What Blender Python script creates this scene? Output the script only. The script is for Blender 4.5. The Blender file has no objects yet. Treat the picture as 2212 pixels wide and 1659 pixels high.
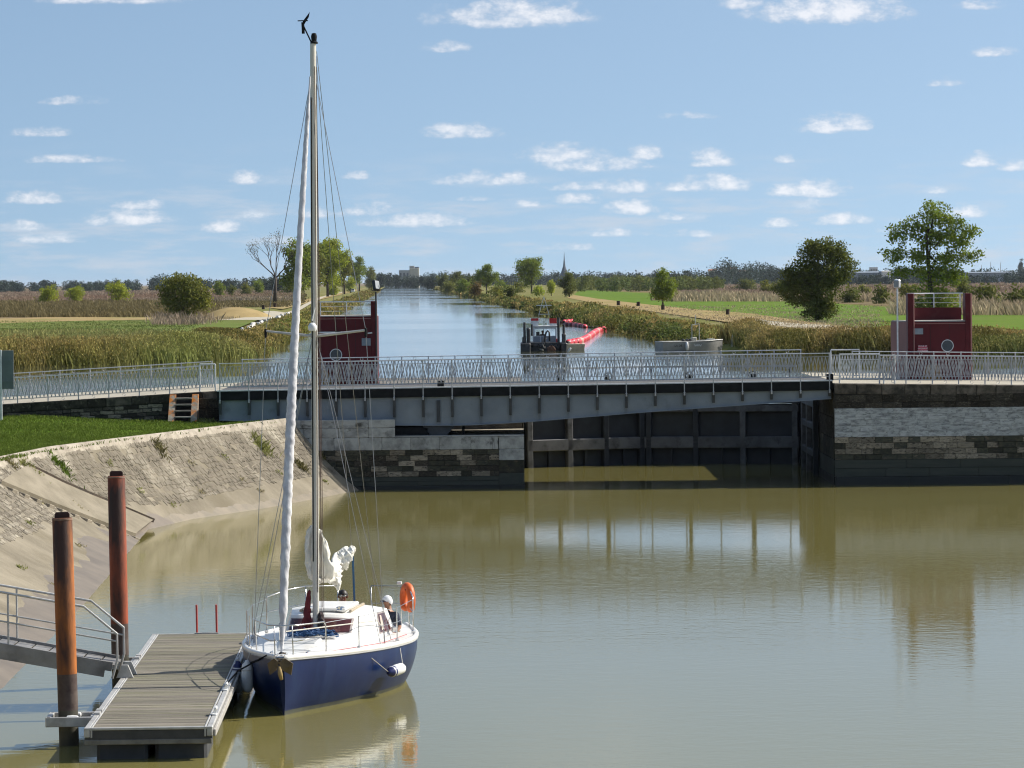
import bpy, bmesh, math, random
import numpy as np
from mathutils import Vector, Matrix, Euler
random.seed(7); RNG = np.random.default_rng(11)
R = math.radians
scn = bpy.context.scene
COL = scn.collection
# ------------------------------------------------------------------ camera
PITCH = math.atan(221.5/7500); ROLL = 0.0100; EYE = Vector((0, 0, 8))
_f = Vector((0, math.cos(PITCH), -math.sin(PITCH)))
_r0 = Vector((1, 0, 0)); _u0 = Vector((0, math.sin(PITCH), math.cos(PITCH)))
_r = _r0*math.cos(ROLL) - _u0*math.sin(ROLL)
_u = _u0*math.cos(ROLL) + _r0*math.sin(ROLL)
cd = bpy.data.cameras.new('camera'); cam = bpy.data.objects.new('camera', cd); COL.objects.link(cam)
cam.matrix_world = Matrix(((_r.x, _u.x, -_f.x, 0), (_r.y, _u.y, -_f.y, 0), (_r.z, _u.z, -_f.z, 8), (0, 0, 0, 1)))
cd.sensor_fit = 'HORIZONTAL'; cd.sensor_width = 36; cd.lens = 36*7500/2212
cd.clip_start = 1; cd.clip_end = 90000
scn.camera = cam
# ------------------------------------------------------------------ sky, sun, exposure
SUN_AZ = R(71); SUN_EL = R(41)
SUN_STRENGTH = 4.3; SKY_STRENGTH = 0.121
HAZE = 0.00002
SKY_TINT = (.955, .985, .925, 1); CLOUD_LO = (3.9, 4.1, 4.5, 1); CLOUD_HI = (6.1, 6.0, 6.1, 1)
scn.view_settings.view_transform = 'Standard'; scn.view_settings.look = 'None'
scn.view_settings.gamma = 1; scn.view_settings.exposure = 0.5
scn.cycles.use_denoising = True; scn.cycles.filter_width = 1.15
scn.cycles.max_bounces = 6; scn.cycles.diffuse_bounces = 3; scn.cycles.glossy_bounces = 3; scn.cycles.use_adaptive_sampling = True; scn.cycles.adaptive_threshold = .02; scn.cycles.transparent_max_bounces = 8
scn.cycles.volume_bounces = 0
scn.cycles.sample_clamp_indirect = 6
CLOUDS = [(1120,36,150,22,1),(1800,26,150,26,1),(250,5,140,10,.8),(1612,9,45,13,.8),(972,104,52,10,.55),(1003,286,75,13,.85),
 (1225,335,85,16,.85),(1290,355,100,14,.95),(1398,332,32,13,.9),(1536,338,42,12,.6),(1545,352,45,9,.8),(1790,272,58,15,.95),(1848,270,36,14,.95),(1060,387,110,13,.75),
 (1345,405,60,12,.8),(1250,431,50,10,.75),(1545,398,75,15,.95),(1460,404,60,9,.55),(1760,411,85,14,.95),(1740,443,34,10,.7),(1368,451,60,13,.85),
 (1470,468,60,8,.6),(550,387,48,11,.85),(550,465,36,9,.7),(88,430,60,11,.85),(320,444,70,9,.8),(285,472,85,16,.8),(490,490,55,12,.65),
 (58,490,45,10,.7),(110,517,80,10,.5),(915,478,110,12,.8),(800,452,55,13,.65),(2117,350,36,13,.95),(2190,360,40,11,.7),(1812,475,62,11,.65),
 (2032,413,32,8,.6),(2090,457,45,13,.6),(1340,503,65,8,.65),(1690,483,50,9,.55),(170,222,80,9,.3),(100,291,90,8,.3),(165,347,110,8,.35),(775,380,32,8,.6),
 (2040,183,40,8,.5),(2140,120,48,9,.5),(2115,18,50,10,.5),(1698,346,26,8,.6),(1280,404,110,8,.5),(1030,430,40,5,.4),(1240,533,70,8,.4),(1130,441,60,7,.4),(1500,252,70,7,.2),
 (700,462,60,10,.4),(620,520,60,8,.35),(1950,498,50,8,.45),(1480,505,60,8,.4)]
def build_world():
    w = bpy.data.worlds.new('World'); scn.world = w; w.use_nodes = True
    nt = w.node_tree; N = nt.nodes; L = nt.links; N.clear()
    def nd(t, **k):
        n = N.new(t)
        for a, b in k.items(): setattr(n, a, b)
        return n
    def mth(op, a, b=None, c=None, clamp=False):
        n = nd('ShaderNodeMath', operation=op, use_clamp=clamp)
        for i, v in enumerate((a, b, c)):
            if v is None: continue
            if isinstance(v, (int, float)): n.inputs[i].default_value = v
            else: L.new(v, n.inputs[i])
        return n.outputs[0]
    out = nd('ShaderNodeOutputWorld'); bg = nd('ShaderNodeBackground'); L.new(bg.outputs[0], out.inputs[0])
    tc = nd('ShaderNodeTexCoord'); sp = nd('ShaderNodeSeparateXYZ'); L.new(tc.outputs['Generated'], sp.inputs[0])
    dx, dy, dz = sp.outputs
    # clear air: the whole dome is lifted a little so that the horizon keeps its blue
    zz = mth('ADD', mth('MULTIPLY', mth('MAXIMUM', dz, 0.0), 1.7), 0.21)
    cb = nd('ShaderNodeCombineXYZ'); L.new(dx, cb.inputs[0]); L.new(dy, cb.inputs[1]); L.new(zz, cb.inputs[2])
    nm = nd('ShaderNodeVectorMath', operation='NORMALIZE'); L.new(cb.outputs[0], nm.inputs[0])
    sky = nd('ShaderNodeTexSky', sky_type='NISHITA', sun_disc=False)
    sky.sun_elevation = SUN_EL; sky.sun_rotation = SUN_AZ; sky.altitude = 0
    sky.air_density = 1.0; sky.dust_density = 1.7; sky.ozone_density = 1.5
    L.new(nm.outputs[0], sky.inputs['Vector'])
    # clouds: flat-bottomed puffs at their bearings and elevations, the same belt repeating all round the horizon
    az = mth('ARCTAN2', dx, dy); el = mth('ARCSINE', dz)
    per = 2*math.pi/17
    azw = mth('SUBTRACT', mth('MODULO', mth('ADD', az, per/2+40*per), per), per/2)
    pos = nd('ShaderNodeCombineXYZ'); L.new(azw, pos.inputs[0]); L.new(el, pos.inputs[1]); L.new(mth('MULTIPLY', mth('FLOOR', mth('DIVIDE', mth('ADD', az, per/2), per)), 0.7), pos.inputs[2])
    def noise(scale, detail, sx=1, sy=1, rough=.55, off=0):
        mp = nd('ShaderNodeMapping'); mp.inputs['Scale'].default_value = (sx, sy, 1); mp.inputs['Location'].default_value = (off, off*.7, 0); L.new(pos.outputs[0], mp.inputs[0])
        n = nd('ShaderNodeTexNoise'); n.inputs['Scale'].default_value = scale; n.inputs['Detail'].default_value = detail; n.inputs['Roughness'].default_value = rough
        L.new(mp.outputs[0], n.inputs['Vector']); return n
    n1 = noise(150, 6, 1, 1.7, .64); n2 = noise(60, 4, 1, 2.2, .55, 3.1)
    def puffs(sel):
        best = None
        for (x, y, hw, hh, br) in sel:
            a0 = (x-1106)/7500; e0 = (608-0.01*(x-1106)-y)/7500
            s = nd('ShaderNodeVectorMath', operation='SUBTRACT'); L.new(pos.outputs[0], s.inputs[0]); s.inputs[1].default_value = (a0, e0-hh*.4/7500, 0)
            m = nd('ShaderNodeVectorMath', operation='MULTIPLY'); L.new(s.outputs[0], m.inputs[0]); m.inputs[1].default_value = (7500/(hw*1.28), 7500/(hh*2.3), 0)
            q = nd('ShaderNodeSeparateXYZ'); L.new(m.outputs[0], q.inputs[0])
            yy = mth('MAXIMUM', q.outputs[1], mth('MULTIPLY', q.outputs[1], -2.6))
            xx = q.outputs[0]
            d2 = mth('MULTIPLY_ADD', xx, xx, mth('MULTIPLY', yy, yy))
            v = mth('SUBTRACT', 1.0+(br-1)*.55, d2)
            best = v if best is None else mth('MAXIMUM', best, v)
        fld = mth('ADD', best, mth('MULTIPLY', mth('SUBTRACT', n1.outputs[0], .52), 3.2))
        fld = mth('ADD', fld, mth('MULTIPLY', mth('SUBTRACT', n2.outputs[0], .5), 1.0))
        gate = nd('ShaderNodeMapRange', interpolation_type='SMOOTHSTEP'); L.new(best, gate.inputs[0]); gate.inputs[1].default_value = -.9; gate.inputs[2].default_value = .35
        dens = nd('ShaderNodeMapRange', interpolation_type='SMOOTHSTEP'); L.new(fld, dens.inputs[0]); dens.inputs[1].default_value = -.25; dens.inputs[2].default_value = 1.35
        return mth('MULTIPLY', dens.outputs[0], gate.outputs[0]), dens.outputs[0]
    # thin streaks low down
    st = noise(38, 5, 1, 5.5, .6, 8.2)
    lowg = nd('ShaderNodeMapRange', interpolation_type='SMOOTHSTEP'); L.new(el, lowg.inputs[0]); lowg.inputs[1].default_value = .045; lowg.inputs[2].default_value = .012; 
    stm = nd('ShaderNodeMapRange', interpolation_type='SMOOTHSTEP'); L.new(st.outputs[0], stm.inputs[0]); stm.inputs[1].default_value = .44; stm.inputs[2].default_value = .74
    streak = mth('MULTIPLY', mth('MULTIPLY', stm.outputs[0], lowg.outputs[0]), .8)
    # higher up the same scattered fair-weather clouds, seen from below
    pl = nd('ShaderNodeVectorMath', operation='SCALE'); L.new(tc.outputs['Generated'], pl.inputs[0]); L.new(mth('DIVIDE', 1.0, mth('MAXIMUM', dz, .05)), pl.inputs['Scale'])
    hn = nd('ShaderNodeTexNoise'); hn.inputs['Scale'].default_value = .9; hn.inputs['Detail'].default_value = 6; L.new(pl.outputs[0], hn.inputs['Vector'])
    hm = nd('ShaderNodeMapRange', interpolation_type='SMOOTHSTEP'); L.new(hn.outputs[0], hm.inputs[0]); hm.inputs[1].default_value = .56; hm.inputs[2].default_value = .72
    hg = nd('ShaderNodeMapRange', interpolation_type='SMOOTHSTEP'); L.new(el, hg.inputs[0]); hg.inputs[1].default_value = .095; hg.inputs[2].default_value = .14
    high = mth('MULTIPLY', hm.outputs[0], hg.outputs[0])
    tint = nd('ShaderNodeMix', data_type='RGBA', blend_type='MULTIPLY'); tint.inputs[0].default_value = 1
    L.new(sky.outputs[0], tint.inputs[6]); tint.inputs[7].default_value = SKY_TINT
    def backdrop(cover, dens):
        ton = nd('ShaderNodeMix', data_type='RGBA'); ton.inputs[6].default_value = CLOUD_LO; ton.inputs[7].default_value = CLOUD_HI
        if dens is None: ton.inputs[0].default_value = .6
        else: L.new(dens, ton.inputs[0])
        mx = nd('ShaderNodeMix', data_type='RGBA'); L.new(mth('MULTIPLY', cover, .74, clamp=True), mx.inputs[0]); L.new(tint.outputs[2], mx.inputs[6]); L.new(ton.outputs[2], mx.inputs[7])
        b_ = nd('ShaderNodeBackground'); L.new(mx.outputs[2], b_.inputs[0]); b_.inputs[1].default_value = SKY_STRENGTH; return b_.outputs[0]
    def pick(a, z, lo):
        """lo where a < z"""
        return mth('LESS_THAN', a, z)
    def tree_of(lo, hi, depth):
        if depth == 0:
            sel = [c for c in CLOUDS if (c[0]-1106+c[2]*1.7)/7500 > lo and (c[0]-1106-c[2]*1.7)/7500 < hi]
            if not sel: return backdrop(streak, None)
            cv, de = puffs(sel); return backdrop(mth('MAXIMUM', cv, streak), de)
        mid = (lo+hi)/2; ms_ = nd('ShaderNodeMixShader'); L.new(mth('LESS_THAN', azw, mid), ms_.inputs[0])
        L.new(tree_of(mid, hi, depth-1), ms_.inputs[1]); L.new(tree_of(lo, mid, depth-1), ms_.inputs[2]); return ms_.outputs[0]
    low = tree_of(-per/2, per/2, 3)
    hi_ = backdrop(high, None)
    inband = mth('MULTIPLY', mth('GREATER_THAN', el, .0), mth('LESS_THAN', el, .096))
    top_ = nd('ShaderNodeMixShader'); L.new(inband, top_.inputs[0]); L.new(hi_, top_.inputs[1]); L.new(low, top_.inputs[2]); L.new(top_.outputs[0], out.inputs[0])
    N.remove(bg)
    w.cycles.sampling_method = 'MANUAL'; w.cycles.sample_map_resolution = 512
build_world()
sl = bpy.data.lights.new('sun', 'SUN'); sl.energy = SUN_STRENGTH; sl.angle = R(.53); sl.color = (1, .95, .87)
sun = bpy.data.objects.new('sun', sl); COL.objects.link(sun)
SUN_DIR = Vector((math.sin(SUN_AZ)*math.cos(SUN_EL), math.cos(SUN_AZ)*math.cos(SUN_EL), math.sin(SUN_EL)))
sun.rotation_euler = (-SUN_DIR).to_track_quat('-Z', 'Y').to_euler(); sun.location = (60, 40, 80)
# ------------------------------------------------------------------ survey: from the photograph to places on a level or at a distance
def ray(x, y): return _f + _r*((x-1106)/7500) - _u*((y-829.5)/7500)
def at(x, y, z=0.0):
    d = ray(x, y); return EYE + d*((z-8)/d.z)
def atd(x, y, dist):
    d = ray(x, y); return EYE + d*(dist/d.y)
# ------------------------------------------------------------------ materials
MATS = {}
def mat(name, c1, c2=None, rough=.6, metal=0, scale=4., detail=4, spread=(.35, .65), bump=0., bscale=None, rnd=0., coat=0., stretch=(1, 1, 1),
        c3=None, scale3=.6, spread3=(.5, .7), attr=None, trans=0., spec=.5, space='Object', hue=0.):
    if name in MATS: return MATS[name]
    m = bpy.data.materials.new(name); m.use_nodes = True; nt = m.node_tree; N = nt.nodes; L = nt.links
    b = N['Principled BSDF']; b.inputs['Roughness'].default_value = rough; b.inputs['Metallic'].default_value = metal
    b.inputs['Specular IOR Level'].default_value = spec
    if coat: b.inputs['Coat Weight'].default_value = coat; b.inputs['Coat Roughness'].default_value = .12
    c2 = c2 or tuple(v*.78 for v in c1)
    if space == 'World':
        tc = N.new('ShaderNodeNewGeometry'); src = tc.outputs['Position']
    else:
        tc = N.new('ShaderNodeTexCoord'); src = tc.outputs['Object']
    mp = N.new('ShaderNodeMapping'); mp.inputs['Scale'].default_value = stretch; L.new(src, mp.inputs[0])
    if rnd:
        oi = N.new('ShaderNodeObjectInfo'); ad = N.new('ShaderNodeVectorMath'); ad.operation = 'ADD'
        sc = N.new('ShaderNodeMath'); sc.operation = 'MULTIPLY'; sc.inputs[1].default_value = 37.; L.new(oi.outputs['Random'], sc.inputs[0])
        L.new(mp.outputs[0], ad.inputs[0]); L.new(sc.outputs[0], ad.inputs[1]); vec = ad.outputs[0]
    else: vec = mp.outputs[0]
    def noise(s, d):
        n = N.new('ShaderNodeTexNoise'); n.inputs['Scale'].default_value = s; n.inputs['Detail'].default_value = d; n.inputs['Roughness'].default_value = .6
        L.new(vec, n.inputs['Vector']); return n.outputs[0]
    def ramp(o, a, z):
        r = N.new('ShaderNodeMapRange'); r.inputs[1].default_value = a; r.inputs[2].default_value = z; L.new(o, r.inputs[0]); return r.outputs[0]
    def mixc(f, a, bb, mode='MIX'):
        x = N.new('ShaderNodeMix'); x.data_type = 'RGBA'; x.blend_type = mode
        if isinstance(f, (int, float)): x.inputs[0].default_value = f
        else: L.new(f, x.inputs[0])
        for i, v in ((6, a), (7, bb)):
            if isinstance(v, tuple): x.inputs[i].default_value = (*v, 1)
            else: L.new(v, x.inputs[i])
        return x.outputs[2]
    n1 = noise(scale, detail)
    col = mixc(ramp(n1, *spread), c1, c2)
    if c3: col = mixc(ramp(noise(scale3, 5), *spread3), col, c3)
    if attr:
        a = N.new('ShaderNodeAttribute'); a.attribute_name = 'Col'; col = mixc(1.0, col, a.outputs['Color'], 'MULTIPLY')
    if rnd:
        hs = N.new('ShaderNodeHueSaturation'); L.new(col, hs.inputs['Color'])
        mr = N.new('ShaderNodeMapRange'); mr.inputs[3].default_value = 1-rnd; mr.inputs[4].default_value = 1+rnd; L.new(oi.outputs['Random'], mr.inputs[0]); L.new(mr.outputs[0], hs.inputs['Value'])
        if hue:
            wn = N.new('ShaderNodeTexWhiteNoise'); wn.noise_dimensions = '1D'; L.new(oi.outputs['Random'], wn.inputs['W'])
            mh = N.new('ShaderNodeMapRange'); mh.inputs[3].default_value = .5-hue; mh.inputs[4].default_value = .5+hue; L.new(wn.outputs[0], mh.inputs[0]); L.new(mh.outputs[0], hs.inputs['Hue'])
        col = hs.outputs[0]
    L.new(col, b.inputs['Base Color'])
    if bump:
        bp = N.new('ShaderNodeBump'); bp.inputs['Strength'].default_value = bump; bp.inputs['Distance'].default_value = .03
        L.new(noise(bscale or scale*3, 6), bp.inputs['Height']); L.new(bp.outputs[0], b.inputs['Normal'])
    if trans:
        tr = N.new('ShaderNodeBsdfTranslucent'); L.new(col, tr.inputs[0]); ms = N.new('ShaderNodeMixShader'); ms.inputs[0].default_value = trans
        L.new(b.outputs[0], ms.inputs[1]); L.new(tr.outputs[0], ms.inputs[2]); L.new(ms.outputs[0], N['Material Output'].inputs[0])
    MATS[name] = m
    return m
# ------------------------------------------------------------------ mesh builder
class MB:
    def __init__(s): s.v = []; s.f = []; s.m = []; s.mi = 0
    def _add(s, vs, fs):
        o = len(s.v); s.v += [tuple(p) for p in vs]; s.f += [tuple(i+o for i in f) for f in fs]; s.m += [s.mi]*len(fs); return s
    def box(s, c, d, rot=None, ch=0.):
        x, y, z = d[0]/2, d[1]/2, d[2]/2
        if ch:
            ch = min(ch, x*.9, y*.9, z*.9)
            vs = []
            for sx in (-1, 1):
                for sy in (-1, 1):
                    for sz in (-1, 1):
                        vs += [(sx*x, sy*(y-ch), sz*(z-ch)), (sx*(x-ch), sy*y, sz*(z-ch)), (sx*(x-ch), sy*(y-ch), sz*z)]
            fs = []
            I = lambda a, b, c_, k: ((a*2+b)*2+c_)*3+k
            for a in (0, 1):
                fs.append([I(a, 0, 0, 0), I(a, 1, 0, 0), I(a, 1, 1, 0), I(a, 0, 1, 0)]); fs.append([I(0, a, 0, 1), I(1, a, 0, 1), I(1, a, 1, 1), I(0, a, 1, 1)]); fs.append([I(0, 0, a, 2), I(1, 0, a, 2), I(1, 1, a, 2), I(0, 1, a, 2)])
            for a in (0, 1):
                for b in (0, 1):
                    fs.append([I(a, b, 0, 0), I(a, b, 1, 0), I(a, b, 1, 1), I(a, b, 0, 1)]); fs.append([I(a, 0, b, 0), I(a, 1, b, 0), I(a, 1, b, 2), I(a, 0, b, 2)]); fs.append([I(0, a, b, 1), I(1, a, b, 1), I(1, a, b, 2), I(0, a, b, 2)])
                    for c_ in (0, 1): fs.append([I(a, b, c_, 0), I(a, b, c_, 1), I(a, b, c_, 2)])
        else:
            vs = [(-x, -y, -z), (x, -y, -z), (x, y, -z), (-x, y, -z), (-x, -y, z), (x, -y, z), (x, y, z), (-x, y, z)]
            fs = [(3, 2, 1, 0), (4, 5, 6, 7), (0, 1, 5, 4), (1, 2, 6, 5), (2, 3, 7, 6), (3, 0, 4, 7)]
        M_ = Matrix.Identity(3) if rot is None else (Euler(rot).to_matrix() if not isinstance(rot, Matrix) else rot)
        return s._add([M_ @ Vector(p) + Vector(c) for p in vs], fs)
    def bar(s, a, b, w, h=None, up=(0, 0, 1)):
        a = Vector(a); b = Vector(b); h = h or w; d = b-a; L_ = d.length
        if L_ < 1e-6: return s
        d /= L_; u = Vector(up)
        if abs(d.dot(u)) > .98: u = Vector((0, 1, 0))
        x = d.cross(u).normalized(); z = x.cross(d)
        return s.box((a+b)/2, (w, L_, h), Matrix((x, d, z)).transposed())
    def tube(s, pts, r, n=8, cap=True, closed=False):
        pts = [Vector(p) for p in pts]; k = len(pts)
        rs = r if isinstance(r, (list, tuple)) else [r]*k
        vs = []; prev = None
        for i, p in enumerate(pts):
            if closed: t = pts[(i+1) % k]-pts[i-1]
            else: t = pts[min(i+1, k-1)]-pts[max(i-1, 0)]
            t.normalize()
            if prev is None:
                a = Vector((0, 0, 1)) if abs(t.z) < .9 else Vector((1, 0, 0)); u = t.cross(a).normalized()
            else:
                u = prev - t*prev.dot(t); u.normalize()
            prev = u; w = t.cross(u)
            for j in range(n):
                an = 2*math.pi*j/n; vs.append(p + (u*math.cos(an)+w*math.sin(an))*rs[i])
        fs = []
        for i in range(k if closed else k-1):
            i2 = (i+1) % k
            for j in range(n): fs.append((i*n+j, i*n+(j+1) % n, i2*n+(j+1) % n, i2*n+j))
        if cap and not closed: fs += [tuple(range(n))[::-1], tuple((k-1)*n+j for j in range(n))]
        return s._add(vs, fs)
    def lathe(s, prof, n=16, c=(0, 0, 0), axis='z', rot=None):
        vs = []; fs = []
        for (r, h) in prof:
            for j in range(n):
                a = 2*math.pi*j/n
                p = Vector((r*math.cos(a), r*math.sin(a), h))
                if axis == 'x': p = Vector((p.z, p.x, p.y))
                if axis == 'y': p = Vector((p.x, p.z, p.y))
                if rot is not None: p = rot @ p
                vs.append(p+Vector(c))
        for i in range(len(prof)-1):
            for j in range(n): fs.append((i*n+j, i*n+(j+1) % n, (i+1)*n+(j+1) % n, (i+1)*n+j))
        if prof[0][0] > 1e-4: fs.append(tuple(range(n))[::-1])
        if prof[-1][0] > 1e-4: fs.append(tuple((len(prof)-1)*n+j for j in range(n)))
        return s._add(vs, fs)
    def ball(s, c, r, n=10, m=7):
        rr = r if isinstance(r, (tuple, list)) else (r, r, r); vs = []; fs = []
        for i in range(m+1):
            t = math.pi*i/m
            for j in range(n):
                a = 2*math.pi*j/n; vs.append((c[0]+rr[0]*math.sin(t)*math.cos(a), c[1]+rr[1]*math.sin(t)*math.sin(a), c[2]+rr[2]*math.cos(t)))
        for i in range(m):
            for j in range(n): fs.append((i*n+j, (i+1)*n+j, (i+1)*n+(j+1) % n, i*n+(j+1) % n))
        return s._add(vs, fs)
    def grid(s, rows):
        n = len(rows[0]); vs = [p for r_ in rows for p in r_]
        return s._add(vs, [(i*n+j, i*n+j+1, (i+1)*n+j+1, (i+1)*n+j) for i in range(len(rows)-1) for j in range(n-1)])
    def prism(s, poly, lo, hi):
        """poly: list of (x, y); lo/hi: z values or functions of (x, y)"""
        g = lambda q, p: q(*p) if callable(q) else q
        n = len(poly)
        vs = [(p[0], p[1], g(lo, p)) for p in poly]+[(p[0], p[1], g(hi, p)) for p in poly]
        return s._add(vs, [tuple(range(n))[::-1], tuple(range(n, 2*n))]+[(i, (i+1) % n, n+(i+1) % n, n+i) for i in range(n)])
    def poly3(s, pts): return s._add(pts, [tuple(range(len(pts)))])
    def mesh(s, name, mats, smooth=False):
        me = bpy.data.meshes.new(name); me.from_pydata(s.v, [], s.f)
        bm = bmesh.new(); bm.from_mesh(me)
        bmesh.ops.remove_doubles(bm, verts=bm.verts, dist=1e-5) if smooth else None
        bmesh.ops.recalc_face_normals(bm, faces=bm.faces); bm.to_mesh(me); bm.free()
        ms = mats if isinstance(mats, (list, tuple)) else [mats]
        for q in ms: me.materials.append(q)
        if len(ms) > 1 and len(me.polygons) == len(s.m): me.polygons.foreach_set('material_index', s.m)
        if smooth: me.shade_smooth() if smooth is True else me.shade_auto(smooth)
        return me
    def build(s, name, mats, parent=None, loc=(0, 0, 0), rot=(0, 0, 0), smooth=False):
        me = s.mesh(name, mats, True if smooth else False)
        if smooth and smooth is not True:
            sharp_by_angle(me, smooth)
        return link(name, me, parent, loc, rot)
def sharp_by_angle(me, ang):
    bm = bmesh.new(); bm.from_mesh(me)
    for e in bm.edges:
        if len(e.link_faces) == 2 and e.calc_face_angle(0) > ang: e.smooth = False
    bm.to_mesh(me); bm.free()
def link(name, me, parent=None, loc=(0, 0, 0), rot=(0, 0, 0)):
    o = bpy.data.objects.new(name, me); COL.objects.link(o); o.location = loc; o.rotation_euler = rot
    if parent: o.parent = parent
    return o
def tag(o, label=None, cat=None, group=None, kind=None):
    if label: o['label'] = label
    if cat: o['category'] = cat
    if group: o['group'] = group
    if kind: o['kind'] = kind
    return o
def thing(name, label, cat, loc=(0, 0, 0), rz=0, group=None):
    o = bpy.data.objects.new(name, None); COL.objects.link(o); o.location = loc; o.rotation_euler = (0, 0, rz); o.empty_display_size = .2
    return tag(o, label, cat, group)
def copy_tree(o, parent=None, loc=None, rz=None, label=None):
    c = o.copy(); COL.objects.link(c); c.parent = parent
    if loc is not None: c.location = loc
    if rz is not None: c.rotation_euler = (0, 0, rz)
    if label: c['label'] = label
    for k in list(o.children): copy_tree(k, c)
    return c
def fastmesh(name, V, F, mats, col=None, smooth=False, matidx=None):
    """V (n,3), F (m,k) arrays -> mesh; col (n,3) vertex tint"""
    me = bpy.data.meshes.new(name); n = len(V); m, k = F.shape
    me.vertices.add(n); me.vertices.foreach_set('co', np.ascontiguousarray(V, dtype=np.float32).ravel())
    me.loops.add(m*k); me.loops.foreach_set('vertex_index', np.ascontiguousarray(F, dtype=np.int32).ravel())
    me.polygons.add(m); me.polygons.foreach_set('loop_start', np.arange(0, m*k, k, dtype=np.int32))
    if smooth: me.polygons.foreach_set('use_smooth', np.ones(m, dtype=bool))
    for q in (mats if isinstance(mats, (list, tuple)) else [mats]): me.materials.append(q)
    if matidx is not None: me.polygons.foreach_set('material_index', np.asarray(matidx, dtype=np.int32))
    me.update(calc_edges=True)
    if col is not None:
        a = me.attributes.new('Col', 'FLOAT_COLOR', 'POINT'); c4 = np.ones((n, 4), dtype=np.float32); c4[:, :3] = col; a.data.foreach_set('color', c4.ravel())
    return me
def vnoise(x, y, s, seed=0):
    """cheap smooth value noise for scattering, arrays in, 0..1 out"""
    x = np.asarray(x)*s; y = np.asarray(y)*s; xi = np.floor(x).astype(int); yi = np.floor(y).astype(int); fx = x-xi; fy = y-yi
    fx = fx*fx*(3-2*fx); fy = fy*fy*(3-2*fy)
    def h(a, b):
        q = np.sin(a*127.1+b*311.7+seed*74.7)*43758.5453; return q-np.floor(q)
    return (h(xi, yi)*(1-fx)+h(xi+1, yi)*fx)*(1-fy)+(h(xi, yi+1)*(1-fx)+h(xi+1, yi+1)*fx)*fy
# ================================================================== materials of the setting
def water_mat(name, base, scale1, str1, patch=False, rough=.03):
    m = bpy.data.materials.new(name); m.use_nodes = True; nt = m.node_tree; N = nt.nodes; L = nt.links
    b = N['Principled BSDF']; b.inputs['Roughness'].default_value = rough; b.inputs['IOR'].default_value = 1.33
    g = N.new('ShaderNodeNewGeometry')
    def noise(sc, stretch, det=3):
        mp = N.new('ShaderNodeMapping'); mp.inputs['Scale'].default_value = stretch; L.new(g.outputs['Position'], mp.inputs[0])
        n = N.new('ShaderNodeTexNoise'); n.inputs['Scale'].default_value = sc; n.inputs['Detail'].default_value = det; L.new(mp.outputs[0], n.inputs['Vector']); return n.outputs[0]
    mx = N.new('ShaderNodeMix'); mx.data_type = 'RGBA'; L.new(noise(.05, (1, .5, 1)), mx.inputs[0]); mx.inputs[6].default_value = (*[c*.88 for c in base], 1); mx.inputs[7].default_value = (*[c*1.1 for c in base], 1)
    L.new(mx.outputs[2], b.inputs['Base Color'])
    bp = N.new('ShaderNodeBump'); bp.inputs['Distance'].default_value = .1
    h = noise(scale1, (1, 1.0, 1), 4); h2 = noise(scale1*.23, (1, 1.6, 1), 2)
    ad = N.new('ShaderNodeMath'); ad.operation = 'ADD'; L.new(h, ad.inputs[0]); L.new(h2, ad.inputs[1]); L.new(ad.outputs[0], bp.inputs['Height'])
    pn = noise(.009 if patch else .05, (.25, 1, 1) if patch else (.5, 1, 1), 3)
    mr = N.new('ShaderNodeMapRange'); mr.inputs[1].default_value = .45 if patch else .42; mr.inputs[2].default_value = .55 if patch else .62; L.new(pn, mr.inputs[0])
    mr.inputs[3].default_value = str1*(.3 if patch else .45); mr.inputs[4].default_value = str1*(5.0 if patch else 1.3)
    L.new(mr.outputs[0], bp.inputs['Strength']); L.new(bp.outputs[0], b.inputs['Normal'])
    return m
M_BASIN = water_mat('olive_basin_water', (.20, .176, .058), 4.5, .036, rough=.055)
M_CANAL = water_mat('canal_water', (.085, .085, .045), 2.2, .045, True)
M_MARSH = mat('marsh_soil', (.20, .15, .085), (.15, .125, .06), spec=.02, rough=.95, scale=.05, detail=6, space='World', c3=(.24, .18, .12), scale3=.012)
M_MUD = mat('grey_mud', (.185, .15, .11), (.13, .105, .078), rough=.55, scale=.8, space='World', bump=.3)
M_GRASSG = mat('green_turf', (.11, .155, .035), (.15, .175, .05), spec=.02, rough=.9, scale=.15, detail=6, space='World', c3=(.15, .15, .05), scale3=.04, bump=.4, bscale=4)
M_FIELD = mat('bright_green_field', (.095, .165, .022), (.125, .185, .03), spec=.02, rough=.9, scale=.12, detail=7, space='World', stretch=(1, .35, 1), c3=(.13, .16, .04), scale3=.05, spread3=(.52, .75))
M_DRY = mat('dry_bleached_grass', (.36, .27, .13), (.28, .21, .10), spec=.02, rough=.95, scale=.5, detail=7, space='World', stretch=(1, .4, 1), c3=(.19, .19, .06), scale3=.06, bump=.3)
M_VERGE = mat('mixed_verge_grass', (.19, .17, .06), (.13, .15, .04), spec=.02, rough=.95, scale=.2, detail=7, space='World', c3=(.30, .24, .13), scale3=.07, bump=.3)
M_GRAVEL = mat('pale_gravel', (.50, .45, .36), (.40, .36, .28), spec=.02, rough=.95, scale=2, space='World', c3=(.30, .27, .17), scale3=.25, spread3=(.55, .7))
M_EARTHB = mat('ruddy_marsh_plants', (.16, .09, .06), (.11, .07, .04), rough=.95, scale=.2, space='World')
M_ROAD = mat('worn_cream_road', (.46, .42, .34), (.36, .33, .27), spec=.02, rough=.9, scale=1.2, space='World', c3=(.22, .20, .16), scale3=.5, spread3=(.6, .8))
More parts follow.
